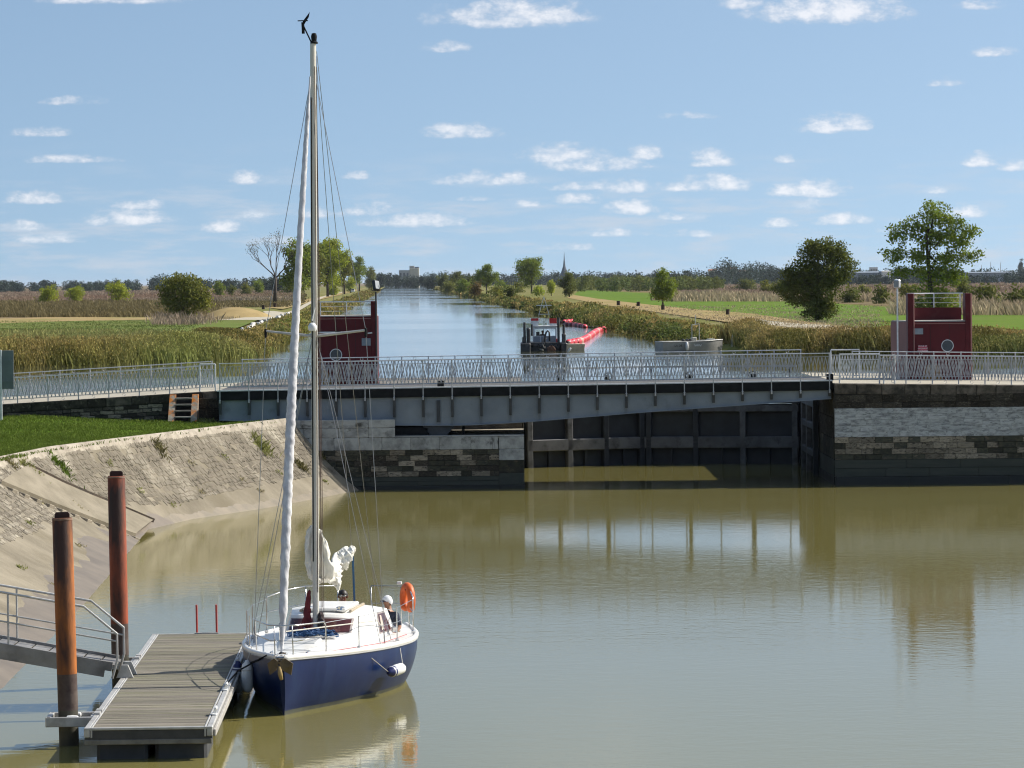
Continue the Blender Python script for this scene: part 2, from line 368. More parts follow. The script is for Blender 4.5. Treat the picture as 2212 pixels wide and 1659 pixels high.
STONE = {
 'dark': mat('lichen_dark_stone', (.085, .072, .055), (.025, .023, .020), spec=.12, rough=.9, scale=5, detail=8, spread=(.3, .68), bump=.6, bscale=20, rnd=.4, c3=(.16, .14, .11), scale3=7, spread3=(.58, .68)),
 'coping': mat('weathered_coping_stone', (.15, .125, .10), (.045, .04, .033), spec=.12, rough=.9, scale=3, detail=9, spread=(.35, .62), bump=.5, bscale=18, rnd=.35),
 'white': mat('whitewashed_stone', (.50, .51, .505), (.17, .172, .18), spec=.12, rough=.85, scale=2.0, detail=9, spread=(.44, .70), bump=.4, bscale=14, rnd=.09, c3=(.10, .10, .10), scale3=4.5, spread3=(.56, .74)),
 'tan': mat('tan_limestone', (.34, .29, .22), (.16, .135, .10), spec=.12, rough=.9, scale=4, detail=8, spread=(.35, .72), bump=.5, bscale=18, rnd=.42, c3=(.045, .04, .035), scale3=3.2, spread3=(.52, .66)),
 'algae': mat('algae_dark_stone', (.085, .080, .055), (.04, .04, .034), spec=.12, rough=.8, scale=3, detail=8, bump=.4, bscale=12, rnd=.3, c3=(.15, .12, .085), scale3=2.6, spread3=(.58, .72)),
 'slime': mat('grey_slime_coat', (.080, .083, .068), (.06, .065, .055), spec=.12, rough=.75, scale=2, detail=6, bump=.2, rnd=.12),
 'wet': mat('wet_black_stone', (.020, .019, .014), (.012, .012, .010), rough=.5, scale=3, rnd=.15),
 'render': mat('stained_cement_render', (.42, .42, .40), (.17, .17, .165), spec=.12, rough=.85, scale=2.2, detail=9, spread=(.42, .72), stretch=(1, 1, .45), bump=.35, bscale=14, rnd=.10, c3=(.09, .088, .08), scale3=2.4, spread3=(.57, .72)),
}
M_JOINT = mat('dark_joint_mortar', (.05, .045, .038), (.03, .028, .025), rough=.95, scale=6, bump=.4)
# ================================================================== water, ground
def sheet(name, pts, m, z=None, kind='structure'):
    b = MB(); b.poly3([(p[0], p[1], p[2] if z is None else z) for p in pts]); o = b.build(name, m); tag(o, kind=kind); return o
sheet('basin_water', [(-70, -120), (420, -120), (420, 151), (-70, 151)], M_BASIN, 0)
ZU = 2.0
def xl(d): return -11.5-.0335*d
def xr(d): return 25-.0305*d
sheet('canal_water', [(-300, 151.2), (420, 151.2), (420, 700), (60, 5300), (-260, 5300), (-300, 700)], M_CANAL, ZU)
GZ = 3.0
def bank_rows(side):
    rows = []
    ds = [232, 245, 256, 266, 276, 290, 320, 360, 420, 500, 620, 800, 1050, 1400, 1900, 2600, 3600, 5200]
    for d in ds:
        if side < 0:
            e = xl(d) if d >= 285 else {232: -400, 245: -62, 256: -37, 266: -27, 276: -22.5}[d]
            far = -1000-1.2*d
            if d == 232: far = -1300
        else:
            e = xr(d) if d >= 285 else {232: 420, 245: 90, 256: 52, 266: 36, 276: 22}[d]
            far = 1000+1.2*d
        s = side
        if d == 232: rows.append([(e, d, 1.5), (e+s*2, d, 1.6), (e+s*5, d, 1.7), (e+s*300, d, 1.8), (far, d, 1.9)])
        else: rows.append([(e, d, 1.55), (e+s*2.0, d, 2.25), (e+s*6, d, GZ-.25), (e+s*14, d, GZ), (far, d, GZ)])
    return rows
tag(MB().grid(bank_rows(-1)).build('left_bank_ground', M_VERGE, smooth=True), kind='structure')
tag(MB().grid(bank_rows(1)).build('right_bank_ground', M_VERGE, smooth=True), kind='structure')
far_ring = MB()
far_ring.grid([[(-60000, 5195, GZ-.02), (-7200, 5195, GZ-.02), (0, 5195, GZ-.02), (7200, 5195, GZ-.02), (60000, 5195, GZ-.02)], [(-60000, 70000, GZ-.02), (-20000, 70000, GZ-.02), (0, 70000, GZ-.02), (20000, 70000, GZ-.02), (60000, 70000, GZ-.02)]])
tag(far_ring.build('marsh_plain', M_MARSH), kind='structure')
# flats, fields and tracks laid on the banks
def patch(name, px, m, dz, bulge=0):
    return sheet(name, [at(x, y, GZ+dz) for x, y in px], m)
patch('heath_flat', [(-900, 634), (-900, 700), (0, 690), (340, 680), (460, 674), (560, 655), (640, 640), (600, 619.2), (300, 621.5), (0, 624.5)], M_MARSH, .03)
patch('russet_flat', [(480, 634), (640, 632), (640, 655), (560, 662), (470, 648)], M_VERGE, .05)
patch('straw_strip', [(-400, 701), (-400, 693), (0, 688), (170, 683), (345, 678), (470, 672), (478, 690), (345, 690), (170, 693), (0, 698)], M_DRY, .07)
patch('meadow', [(-400, 730), (-400, 701), (0, 698), (170, 693), (345, 690), (478, 692), (560, 690), (520, 706), (455, 722), (380, 726), (200, 722), (100, 731), (0, 742)], M_GRASSG, .06)
patch('gravel_track', [(470, 691), (545, 684), (575, 679), (568, 672), (590, 671.5), (618, 675), (640, 668), (655, 658), (690, 642), (740, 630), (742, 631), (700, 642), (668, 658), (650, 669), (628, 679), (600, 686), (560, 691)], M_GRAVEL, .09)
patch('towpath', [(575, 664), (612, 655), (680, 643), (740, 630.5), (790, 622), (791, 622.6), (755, 632), (700, 645), (650, 658), (610, 668)], M_DRY, .075)
patch('green_field', [(1252, 625.5), (1350, 631), (1459, 636.5), (1696, 650), (1933, 664), (2098, 670), (2330, 690), (2330, 722), (2098, 704), (1860, 709), (1725, 692), (1623, 677), (1500, 668), (1404, 658), (1290, 645), (1240, 637)], M_FIELD, .06)
patch('dry_verge', [(1240, 637), (1290, 645), (1404, 658), (1500, 668), (1623, 677), (1725, 692), (1860, 709), (1860, 722), (1700, 712), (1560, 694), (1420, 674), (1300, 658), (1225, 643)], M_DRY, .075)
patch('gravel_pad', [(1602, 691), (1640, 690), (1700, 697), (1742, 700), (1790, 702), (1800, 706), (1720, 708), (1660, 701)], M_GRAVEL, .10)
patch('heath_flat', [(1420, 617), (1600, 612), (1900, 608), (2320, 604), (2320, 686), (2098, 668), (1933, 662), (1696, 648), (1459, 634.5), (1300, 627)], M_MARSH, .03)
# ================================================================== basin bank
CREST = [(-15.2, 30), (-15.4, 68), (-15.6, 90), (-15.7, 104), (-14.9, 112), (-13.3, 118), (-11.7, 123.4), (-10.2, 128.6), (-8.5, 134)]
TOE = [(-10.2, 30), (-10.25, 68), (-10.9, 88), (-11.6, 104), (-12.0, 113.5), (-11.0, 118.2), (-8.9, 123.6), (-7.3, 129), (-5.96, 134)]
ZC = 2.70
def lerp(a, b, t): return a+(b-a)*t
def along(P, u):
    u = max(0, min(len(P)-1.0001, u)); i = int(u); t = u-i
    def cr(k):
        p0, p1, p2, p3 = (P[max(i-1, 0)][k], P[i][k], P[i+1][k], P[min(i+2, len(P)-1)][k])
        return lerp(p1, p2, t) + .5*t*(1-t)*((1-t)*(2*p1-p0-p2)*-0+t*0)
    return cr(0), cr(1)
def bank_pt(u, v):
    """u along the bank, v 0 at the crest .. 1 at the water .. beyond under it"""
    c = along(CREST, u); t = along(TOE, u)
    sag = .18*math.sin(math.pi*min(v, 1))
    return Vector((lerp(c[0], t[0], v), lerp(c[1], t[1], v), ZC*(1-v)-sag))
bank = MB(); bank.grid([[bank_pt(u, v) for v in np.linspace(0, 1.5, 13)] for u in np.linspace(0, 8, 65)])
M_BANK = mat('mortar_and_sediment', (.28, .245, .185), (.18, .157, .118), spec=.02, rough=.92, scale=.55, detail=9, spread=(.36, .66), space='World', c3=(.18, .155, .11), scale3=.35, spread3=(.52, .68), bump=.8, bscale=6)
bank_o = tag(bank.build('stone_embankment', M_BANK, smooth=True), kind='structure')
from mathutils.bvhtree import BVHTree
_bv = BVHTree.FromPolygons([Vector(p) for p in bank.v], bank.f)
def on_bank(x, y):
    h = _bv.ray_cast(EYE, ray(x, y).normalized()); return h[0]
# mud skirt at the waterline
def bank_strip(v0, v1, u0, u1, lift, jag, n=120):
    b = MB(); rows = []
    for i in range(n+1):
        u = lerp(u0, u1, i/n); a = v0+jag*(vnoise(u*9, .5, 1., 3)-.5)+jag*.6*(vnoise(u*31, 1.5, 1., 5)-.5)
        row = []
        for k in range(5):
            p = bank_pt(u, lerp(a, v1, k/4)); row.append(p+Vector((.5, -.2, .85))*(lift*min(1, k*.7)))
        rows.append(row)
    return b.grid(rows)
tag(bank_strip(.82, 1.4, 1.0, 4.6, .05, .22).build('mud_skirt', M_MUD, smooth=True), kind='structure')
tag(bank_strip(.90, 1.4, 4.6, 8, .03, .06).build('mud_skirt', mat('damp_stone_skirt', (.23, .19, .135), (.165, .14, .10), rough=.7, scale=1.5, space='World', bump=.5), smooth=True), kind='structure')
# paving stones: a jittered honeycomb, mortar showing between
def stones_on_bank():
    cell = .40; out = []
    def hsh(i, j, k): q = math.sin(i*12.9898+j*78.233+k*37.719)*43758.5453; return q-math.floor(q)
    # arc length table along mid line
    us = np.linspace(1.6, 8, 400); mid = [bank_pt(u, .45) for u in us]; acc = [0]
    for a, b in zip(mid[:-1], mid[1:]): acc.append(acc[-1]+(b-a).length)
    acc = np.array(acc)
    def corner(i, j, seg):
        # honeycomb corner grid: rows of zigzag points
        x = i*cell*.5+(hsh(i, j, 1)-.5)*cell*.34; y = j*cell*.5+((i+j) % 2)*cell*.17+(hsh(i, j, 2)-.5)*cell*.30
        return x, y
    Ltot = acc[-1]
    ni = int(Ltot/cell); 
    for j in range(0, 13):
        for i in range(ni):
            ii = 2*i+(j % 2)
            cs = [corner(ii, j, 0), corner(ii+1, j, 0), corner(ii+2, j, 0), corner(ii+2, j+1, 0), corner(ii+1, j+1, 0), corner(ii, j+1, 0)]
            cx = sum(c[0] for c in cs)/6; cy = sum(c[1] for c in cs)/6
            if cx > Ltot-.15: continue
            u = float(np.interp(cx, acc, us)); c = along(CREST, u); t = along(TOE, u); sl = math.hypot(math.hypot(t[0]-c[0], t[1]-c[1]), ZC)
            if (cy+.1)/sl > .87: continue
            if hsh(i, j, 9) < .06: continue
            pts = []
            for (px, py) in cs:
                px = lerp(cx, px, .90); py = lerp(cy, py, .86)
                uu = float(np.interp(px, acc, us)); pts.append(bank_pt(uu, (py+.06)/sl))
            out.append((pts, bank_pt(u, cy/sl), hsh(i, j, 5)))
    return out
_st = stones_on_bank()
M_PAVE = mat('paving_stone', (.225, .195, .15), (.145, .125, .095), spec=.12, rough=.92, scale=1.6, detail=8, spread=(.35, .65), space='World', rnd=.2, bump=.6, bscale=9, c3=(.38, .34, .265), scale3=.5, spread3=(.5, .68))
def stone_mesh(b, pts, h):
    n = (pts[1]-pts[0]).cross(pts[4]-pts[0]).normalized()
    if n.z < 0: n = -n
    c = sum(pts, Vector())/6
    b._add([p-n*.02 for p in pts]+[lerp(p, c, .0)+n*h*.5 for p in pts]+[lerp(p, c, .14)+n*h for p in pts],
           [(i, (i+1) % 6, 6+(i+1) % 6, 6+i) for i in range(6)]+[(6+i, 6+(i+1) % 6, 12+(i+1) % 6, 12+i) for i in range(6)]+[tuple(range(12, 18))])
def in_view(p):
    q = p-EYE; dep = q.dot(_f)
    if dep <= 0: return None
    return 1106+7500*q.dot(_r)/dep, 829.5-7500*q.dot(_u)/dep
_vis = []; rest = MB()
for pts, c, h in _st:
    s = in_view(c)
    if s and -10 < s[0] < 2220: _vis.append((c.y, pts, c, h))
_vis.sort(key=lambda t: t[0])
for k, (_, pts, c, h) in enumerate(_vis):
    hh = .006+.02*h
    if k < 300:
        b = MB(); stone_mesh(b, [p-c for p in pts], hh); b.build('stone', M_PAVE, bank_o, loc=c)
    else: stone_mesh(rest, pts, hh)
tag(rest.build('paving_stones', M_PAVE, bank_o), kind='stuff')
# crest kerb
kb = MB(); kb.grid([[bank_pt(u, -.03)+Vector((0, 0, .03)), bank_pt(u, -.02)+Vector((0, 0, .05)), bank_pt(u, .025)+Vector((0, 0, .055)), bank_pt(u, .05)+Vector((0, 0, .0))] for u in np.linspace(1.5, 8, 80)])
kb.build('crest_kerb', mat('pale_kerb_stone', (.40, .35, .275), (.24, .205, .155), rough=.9, scale=2, space='World', bump=.5, bscale=9), bank_o, smooth=True)
# the ramp of steps cut across the bank
def ramp():
    t = thing('bank_steps', 'stone ramp with a stepped edge running down the embankment behind the two rusty piles', 'steps', on_bank(300, 1150))
    o = t.location.copy()
    A = [on_bank(x, y) for x, y in [(2, 1047), (60, 1071), (120, 1096), (180, 1119), (240, 1142), (292, 1161)]]
    B = [on_bank(x, y) for x, y in [(60, 1010), (130, 1045), (190, 1071), (245, 1093), (290, 1112), (330, 1129)]]
    up = Vector((.25, -.1, .95)).normalized()
    slab = MB(); rows = []
    for a, b in zip(A, B):
        a = a-o; b = b-o; rows.append([a-up*.1, a+up*.13, lerp(a, b, .25)+up*.14, lerp(a, b, .75)+up*.12, b+up*.10, b-up*.1])
    slab.grid(rows).build('ramp_slab', mat('sanded_ramp_stone', (.27, .235, .175), (.19, .165, .12), spec=.12, rough=.92, scale=1.2, space='World', stretch=(1, .5, 1), bump=.6, bscale=8), t)
    kb = MB()
    for a, b in zip(B[:-1], B[1:]): kb.bar(a-o+up*.08, b-o+up*.08, .09, .14, up)
    kb.build('edge_kerb', mat('dark_brown_kerb', (.10, .07, .05), (.05, .04, .03), rough=.9, scale=3), t)  # edge kerb in a brown much darker than the slab
    for i in range(11):
        f = (i+.5)/11*5; k = int(f); p = lerp(A[k], A[k+1], f-k)-o; d = (A[5]-A[0]).normalized(); side = d.cross(up).normalized()
        if side.y > 0: side = -side
        b = MB(); b.box((0, 0, 0), (.30, .26, .16), Matrix((d, side, d.cross(side))).transposed(), ch=.015); b.build('step', mat('step_stone', (.34, .29, .22), (.22, .19, .14), rough=.9, scale=3, rnd=.2), t, loc=p+side*.17-up*.06)
ramp()
# ================================================================== lawn
def lawn_z(x, y):
    e = 0
    best = 1e9
    for i in range(3, 8):
        c0 = Vector(CREST[i]); c1 = Vector(CREST[i+1]); d = c1-c0; tt = max(0, min(1, (Vector((x, y))-c0).dot(d)/d.length_squared)); best = min(best, (Vector((x, y))-c0-d*tt).length)
    far = min(1, best/6)
    right = max(0, min(1, (x+19)/8))
    return ZC+.02 + far*(.18*(1-right)-.22*right) + .05*(float(vnoise(x, y, .5, 4))-.5)
def crest_x(y):
    for a, b in zip(CREST[:-1], CREST[1:]):
        if a[1] <= y <= b[1]: return lerp(a[0], b[0], (y-a[1])/(b[1]-a[1]))
    return CREST[-1][0]
lawn = MB(); lawn.grid([[(lerp(crest_x(min(y, 134))-.05+(max(0, y-134)*-.6), -60, s**1.6), y, lawn_z(lerp(crest_x(min(y, 134)), -60, s**1.6), y)) for s in np.linspace(0, 1, 15)] for y in np.linspace(60, 136.2, 50)])
tag(lawn.build('lawn', mat('lawn_green', (.085, .165, .012), (.13, .21, .025), spec=.02, rough=.9, scale=.8, detail=7, space='World', bump=.5, bscale=15), smooth=True), kind='structure')
# ================================================================== quays
def px_wall(x): return (x-1106)/7500*134
UNIT = {}
def stone_unit(kind):
    if kind not in UNIT:
        UNIT[kind] = MB().box((0, 0, 0), (1, 1, 1), ch=.012 if kind == 'white' else .04).mesh('stone', STONE[kind])
    return UNIT[kind]
def lay_rows(parent, x0, x1, yf, rows, seed, slope=0., gap=.010, depth=.22):
    """rows: (z_low, z_high, kind or list of kinds, (len_min, len_max)); stones of one face, each its own piece"""
    rg = random.Random(seed)
    px, py, pz = parent.location if parent else (0, 0, 0)
    for (z0, z1, kind, ln) in rows:
        x = x0
        while x < x1-.06:
            w = rg.uniform(*ln)
            if x+w > x1-.14: w = x1-x
            xm = x+w/2; k = kind if isinstance(kind, str) else rg.choice(kind)
            o = link('stone', stone_unit(k), parent, (xm-px, yf+depth/2-.02+rg.uniform(-.012, .012)*(.35 if k == 'white' else 1)-py, (z0+z1)/2+slope*(xm-x0)-pz), (0, slope and -math.atan(slope)*-1*0, 0))
            g_ = gap*.45 if k == 'white' else gap; o.scale = (w-g_, depth, (z1-z0)-g_)
            x += w
def zrow(y, x=1900, d=134): return 8-(y-(608-.01*(x-1106)))*d/7500
def courses(ztop, zbot, h, kind, ln):
    n = max(1, round((ztop-zbot)/h)); s = (ztop-zbot)/n
    return [(ztop-(i+1)*s, ztop-i*s, kind, ln) for i in range(n)]
# --- right quay
XR = px_wall(1803)
def road_z(x):
    if x > XR: return 3.93-.0185*(x-XR)
    if x < -11.4: return 3.83-.052*(-11.4-x)
    return 3.9
qr = thing('quay_wall', 'long stone quay wall with a whitewashed band, right of the lock', 'wall', (XR, 134, 0))
core = MB(); X2 = 60
core.prism([(XR+.02, 134.06), (X2, 134.06), (X2, 150.8), (XR+.02, 150.8)], -1.5, lambda x, y: road_z(x)-.30)
core.build('core', M_JOINT, qr, loc=(-XR, -134, 0))
cp = random.Random(3); x = XR
while x < 22:
    w = cp.uniform(.75, 1.15); b = MB(); b.box((0, 0, 0), (w-.014, .5, .40), ch=.02); o = b.build('stone', STONE['coping'], qr, loc=(x+w/2-XR, .23, road_z(x+w/2)-.2), rot=(0, math.atan(.0185), 0)); x += w
rows = [(3.20, 3.42, 'dark', (.4, .7)), (2.97, 3.20, 'dark', (.45, .8))]
rows += courses(2.97, 1.86, .22, 'white', (.45, .8)) + courses(1.86, 1.40, .22, ['tan', 'tan', 'tan', 'algae'], (.4, .75)) + courses(1.40, .98, .21, ['tan', 'algae', 'algae', 'tan'], (.4, .75))
rows += courses(.98, .32, .33, 'slime', (1.6, 3.2)) + [(-.6, .32, 'wet', (2, 4))]
rows[0] = (3.20, 3.50, 'dark', (.4, .7))
lay_rows(qr, XR, 22, 134, rows, 5)
# inner face of the lock beside the right quay
lay = MB()
for i, (z0, z1, k) in enumerate([(-.6, .32, 'wet'), (.32, 1.0, 'slime'), (1.0, 1.8, 'algae'), (1.8, 2.6, 'dark'), (2.6, 3.6, 'dark')]):
    for j in range(11):
        o = link('stone', stone_unit(k), qr, (.07, .95+j*1.5, (z0+z1)/2)); o.scale = (.2, 1.48, z1-z0-.015)
# --- road over the right quay and left approach
def road(name, x0, x1, y0, y1, n=20):
    b = MB(); b.grid([[(x, y0, road_z(x)), (x, (y0+y1)/2, road_z(x)+.02), (x, y1, road_z(x))] for x in np.linspace(x0, x1, n)]); return tag(b.build(name, M_ROAD), kind='structure')
road('road', XR+.02, 60, 134.48, 150.6)
road('road', -60, -11.42, 136.45, 147.6)
# --- left approach wall
ql = thing('approach_wall', 'dark stone wall of the bridge approach above the lawn, left', 'wall', (-11.4, 136, 2.3))
core = MB(); core.prism([(-60, 136.06), (-11.45, 136.06), (-11.45, 147.5), (-60, 147.5)], -.5, lambda x, y: road_z(x)-.25)
core.build('core', M_JOINT, ql, loc=(11.4, -136, -2.3))
x = -21.5
while x < -11.5:
    w = min(cp.uniform(.7, 1.2), -11.4-x); b = MB(); b.box((0, 0, 0), (w-.014, .5, .34), ch=.02); b.build('stone', STONE['coping' if cp.random() < .4 else 'dark'], ql, loc=(x+w/2+11.4, .22, road_z(x+w/2)-.17-2.3), rot=(0, -math.atan(.052), 0)); x += w
rr = random.Random(21)
for i in range(6):
    x = -21.5
    while x < -13.75:
        w = rr.uniform(.3, .62)
        z1 = road_z(x+w/2)-.36-i*.155
        if z1 > 2.3:
            o = link('stone', stone_unit(rr.choice(['dark', 'coping', 'algae', 'tan', 'tan'] if i > 0 else ['dark', 'coping', 'tan'])), ql, (x+w/2+11.4, .11-.02+rr.uniform(-.02, .015), z1-.07-2.3)); o.scale = (w-.03, .22, .155-.03)
        x += w
x = -12.4
for zz in (2.35, 2.75, 3.15):
    for xx in (-12.15, -11.68):
        o = link('stone', stone_unit('dark'), ql, (xx+11.4, .0, zz+.2-2.3)); o.scale = (.46, .3, .385)
# --- stone steps in front of it
stp = thing('stone_steps', 'small flight of stone steps between orange-lichened cheek walls, against the approach wall', 'steps', (px_wall(395)*1.01, 135.2, 2.35))
M_CHEEK = mat('lichen_cheek_stone', (.40, .35, .27), (.25, .21, .16), rough=.9, scale=5, detail=8, c3=(.52, .17, .02), scale3=3.0, spread3=(.46, .58), bump=.5)
for sx in (-.44, .44):
    b = MB(); b._add([(-.12, .75, -.4), (-.12, -.55, -.4), (-.12, -.55, .12), (-.12, .55, 1.36), (-.12, .75, 1.36), (.12, .75, -.4), (.12, -.55, -.4), (.12, -.55, .12), (.12, .55, 1.36), (.12, .75, 1.36)],
                      [(0, 1, 2, 3, 4), (9, 8, 7, 6, 5), (0, 5, 6, 1), (1, 6, 7, 2), (2, 7, 8, 3), (3, 8, 9, 4), (4, 9, 5, 0)])
    b.build('cheek_wall', M_CHEEK, stp, loc=(sx, 0, 0))
for i in range(6):
    MB().box((0, 0, 0), (.64, .30, .06), ch=.01).build('step', mat('step_tread', (.33, .30, .25), (.2, .18, .15), rough=.9, scale=4, rnd=.15), stp, loc=(0, -.5+i*.2, .03+i*.235))
MB().box((0, .1, .5), (.62, .04, 1.6), rot=(-.85+.25, 0, 0)).build('riser_back', M_JOINT, stp, loc=(0, .25, 0))
# --- pier under the bridge
XP = px_wall(1131); XB = px_wall(852)
pr = thing('bridge_pier', 'stone pier with a raised cement block under the swing bridge, left of the lock', 'pier', (XP, 134, 0))
core = MB(); core.prism([(-11.4, 134.06), (XP-.02, 134.06), (XP-.02, 140.4), (-11.4, 140.4)], -1.5, 1.95)
core.prism([(-9.6, 134.06), (XB-.02, 134.06), (XB-.02, 134.9), (-9.6, 134.9)], 1.9, 2.66)
core.build('core', M_JOINT, pr, loc=(-XP, -134, 0))
top = MB(); top.box((-3.0, 3.2, 2.0), (6.0, 6.2, .1)); top.build('pit_floor', mat('pale_pit_floor', (.40, .36, .28), (.27, .24, .18), rough=.9, scale=1.5, bump=.4), pr)  # pit floor in a pale buff colour
rows = [(2.40, 2.72, 'render', (1.2, 2.2)), (2.02, 2.40, 'render', (1.0, 1.8)), (1.53, 2.02, 'render', (.9, 1.7))]
lay_rows(pr, -9.6, XB, 134, rows[:2], 8)
lay_rows(pr, -9.6, XP-1.0, 134, [(1.53, 2.02, 'render', (.7, 1.3))], 18)
lay_rows(pr, XB+.0, XP, 134, [(2.02, 2.08, 'render', (1.5, 2.5))], 19, depth=.5)
low = courses(1.53, .50, .205, ['tan', 'algae', 'algae', 'tan', 'dark'], (.4, .72)) + courses(.50, .14, .18, 'slime', (1.4, 2.6)) + [(-.6, .14, 'wet', (2, 4))]
lay_rows(pr, -9.6, XP-.98, 134, low, 31)
lay_rows(pr, XP-.98, XP, 134, [(1.53, 2.02, 'render', (.98, .98)), (1.10, 1.53, 'render', (.98, .98)), (.60, 1.10, 'algae', (.98, .98)), (.14, .60, 'slime', (.98, .98)), (-.6, .14, 'wet', (.98, .98))], 33)
for i, (z0, z1, k) in enumerate([(-.6, .14, 'wet'), (.14, .9, 'slime'), (.9, 2.0, 'algae')]):
    for j in range(4):
        o = link('stone', stone_unit(k), pr, (-.1, .98+j*1.5+.2, (z0+z1)/2)); o.scale = (.2, 1.48, z1-z0-.015)
# lock side behind the pit, carrying the left cabin
lk = thing('lock_wall', 'stone side wall of the lock chamber behind the swing bridge, below the left red cabin', 'wall', (XP, 141, 0))
MB().prism([(-11.42, 140.42), (XP-.06, 140.42), (XP-.06, 151.0), (-11.42, 151.0)], -1.5, 3.86).build('core', mat('lock_side_stone', (.20, .18, .15), (.09, .08, .07), rough=.9, scale=1.5, bump=.5), lk, loc=(-XP, -141, 0))
for i, (z0, z1, k) in enumerate([(-.6, .2, 'wet'), (.2, 1., 'slime'), (1., 1.9, 'algae'), (1.9, 2.8, 'dark'), (2.8, 3.7, 'coping')]):
    for j in range(7):
        o = link('stone', stone_unit(k), lk, (-.1, .2+j*1.5, (z0+z1)/2)); o.scale = (.2, 1.48, z1-z0-.015)
# ================================================================== railings
M_GALV = mat('galvanised_rail', (.66, .67, .68), (.52, .53, .54), rough=.45, metal=.35, scale=6)
M_RAILD = mat('weathered_rail_grey', (.50, .50, .51), (.38, .38, .39), rough=.5, metal=.3, scale=6)
M_WHITE = mat('white_paint', (.78, .78, .76), (.66, .66, .64), rough=.45, scale=5)
_panels = {}
def lattice_mesh(L_, h, m, per=4, rings=True, t=.025):
    key = (round(L_, 3), h, m.name, per, rings)
    if key in _panels: return _panels[key]
    b = MB(); z0 = .17; z1 = h-.13
    for z in (z0, z1): b.box((L_/2, 0, z), (L_, .022, .022))
    b.box((L_/2, .012, (z0+z1)/2), (L_, .008, .012)) if False else None
    p = L_/per
    for i in range(per):
        x = i*p
        b.bar((x, -.006, z0), (x+p/2, -.006, z1), t, .010, (0, 1, 0)); b.bar((x+p/2, -.006, z1), (x+p, -.006, z0), t, .010, (0, 1, 0))
        b.bar((x, .006, z1), (x+p/2, .006, z0), t, .010, (0, 1, 0)); b.bar((x+p/2, .006, z0), (x+p, .006, z1), t, .010, (0, 1, 0))
    if rings:
        for zc in (h-.065, .085):
            b.tube([(L_/2+.055*math.cos(a), 0, zc+.055*math.sin(a)) for a in np.linspace(0, 2*math.pi, 12, endpoint=False)], .008, 4, closed=True)
    _panels[key] = b.mesh('lattice_panel', m); return _panels[key]
def rail_run(parent, p0, p1, n, h=1.09, m=None, mtop=None, post_drop=0., per=4, rings=True, tops=True):
    """posts, one lattice panel a bay and a top rail, all children of parent (given in world places)"""
    m = m or M_RAILD; mtop = mtop or M_GALV
    p0 = Vector(p0); p1 = Vector(p1); o = parent.location; d = p1-p0; L_ = d.length; u = d/L_; rz = math.atan2(d.y, d.x); ry = -math.atan2(d.z, math.hypot(d.x, d.y))
    pm = MB().box((0, 0, (h-post_drop)/2+.01), (.045, .045, h+post_drop+.03), ch=.006).mesh('post', m)
    lm = lattice_mesh(L_/n, h, m, per, rings)
    for i in range(n+1): link('post', pm, parent, p0+d*(i/n)-o, (0, 0, rz))
    for i in range(n): link('lattice_panel', lm, parent, p0+d*(i/n)-o, (0, ry, rz))
    if tops: MB().box((L_/2, 0, h), (L_+.04, .06, .035), ch=.008).build('top_rail', mtop, parent, loc=p0-o, rot=(0, ry, rz))
# ================================================================== swing bridge
XBL = px_wall(465)+.02; XBR = XR-.04; YB = 134.35
def bz(x): return lerp(3.86, 4.03, (x-XBL)/(XBR-XBL))
br = thing('swing_bridge', 'grey-blue steel swing bridge with lattice railings spanning the lock', 'bridge', (0, YB, 0))
M_STEEL = mat('blue_grey_steel_paint', (.24, .27, .30), (.17, .195, .225), rough=.5, scale=.7, detail=7, metal=.1, c3=(.12, .13, .15), scale3=1.1, spread3=(.60, .78), bump=.05)
M_STEELD = mat('dark_deck_steel', (.018, .019, .021), (.010, .011, .012), spec=.12, rough=.7, scale=3)
M_RIB = mat('grimy_stiffener_steel', (.055, .06, .068), (.03, .033, .037), rough=.6, scale=2)
prof = [(465, 2.76), (640, 2.62), (850, 2.49), (1000, 2.46), (1131, 2.56), (1270, 2.74), (1400, 2.91), (1600, 3.13), (1803, 3.36)]
def gbot(x):
    for (a, za), (b, zb) in zip(prof[:-1], prof[1:]):
        xa, xb = px_wall(a), px_wall(b)
        if x <= xb: return lerp(za, zb, (x-xa)/(xb-xa))
    return prof[-1][1]
def girder(y, name):
    xs = np.linspace(XBL+.08, XBR-.05, 40); b = MB()
    b.grid([[(x, y, gbot(x)), (x, y, bz(x)-.36)] for x in xs])
    b.grid([[(x, y-.10, gbot(x)-.025), (x, y+.14, gbot(x)-.025)] for x in xs]); b.grid([[(x, y-.10, gbot(x)-.025), (x, y-.10, gbot(x))] for x in xs]); b.grid([[(x, y-.10, gbot(x)), (x, y, gbot(x))] for x in xs])
    return b.build(name, M_STEEL, br)
girder(.10, 'near_girder'); girder(5.0, 'far_girder')
db = MB(); db.grid([[(x, .0, bz(x)-.36), (x, .0, bz(x)-.02), (x, 5.2, bz(x)-.02), (x, 5.2, bz(x)-.36), (x, .0, bz(x)-.36)] for x in np.linspace(XBL, XBR, 12)]).build('deck_edge_beam', M_STEELD, br)
MB().grid([[(x, .30, bz(x)), (x, 4.9, bz(x))] for x in np.linspace(XBL, XBR, 12)]).build('roadway', mat('dark_bridge_deck', (.10, .10, .10), (.07, .07, .07), rough=.9, scale=3), br)
for y in (.05, 5.05): MB().grid([[(x, y-.05, bz(x)-.01), (x, y-.05, bz(x)+.035), (x, y+.22, bz(x)+.035), (x, y+.22, bz(x)-.01)] for x in np.linspace(XBL, XBR, 12)]).build('kerb_strip', M_GALV, br)
NB = 21
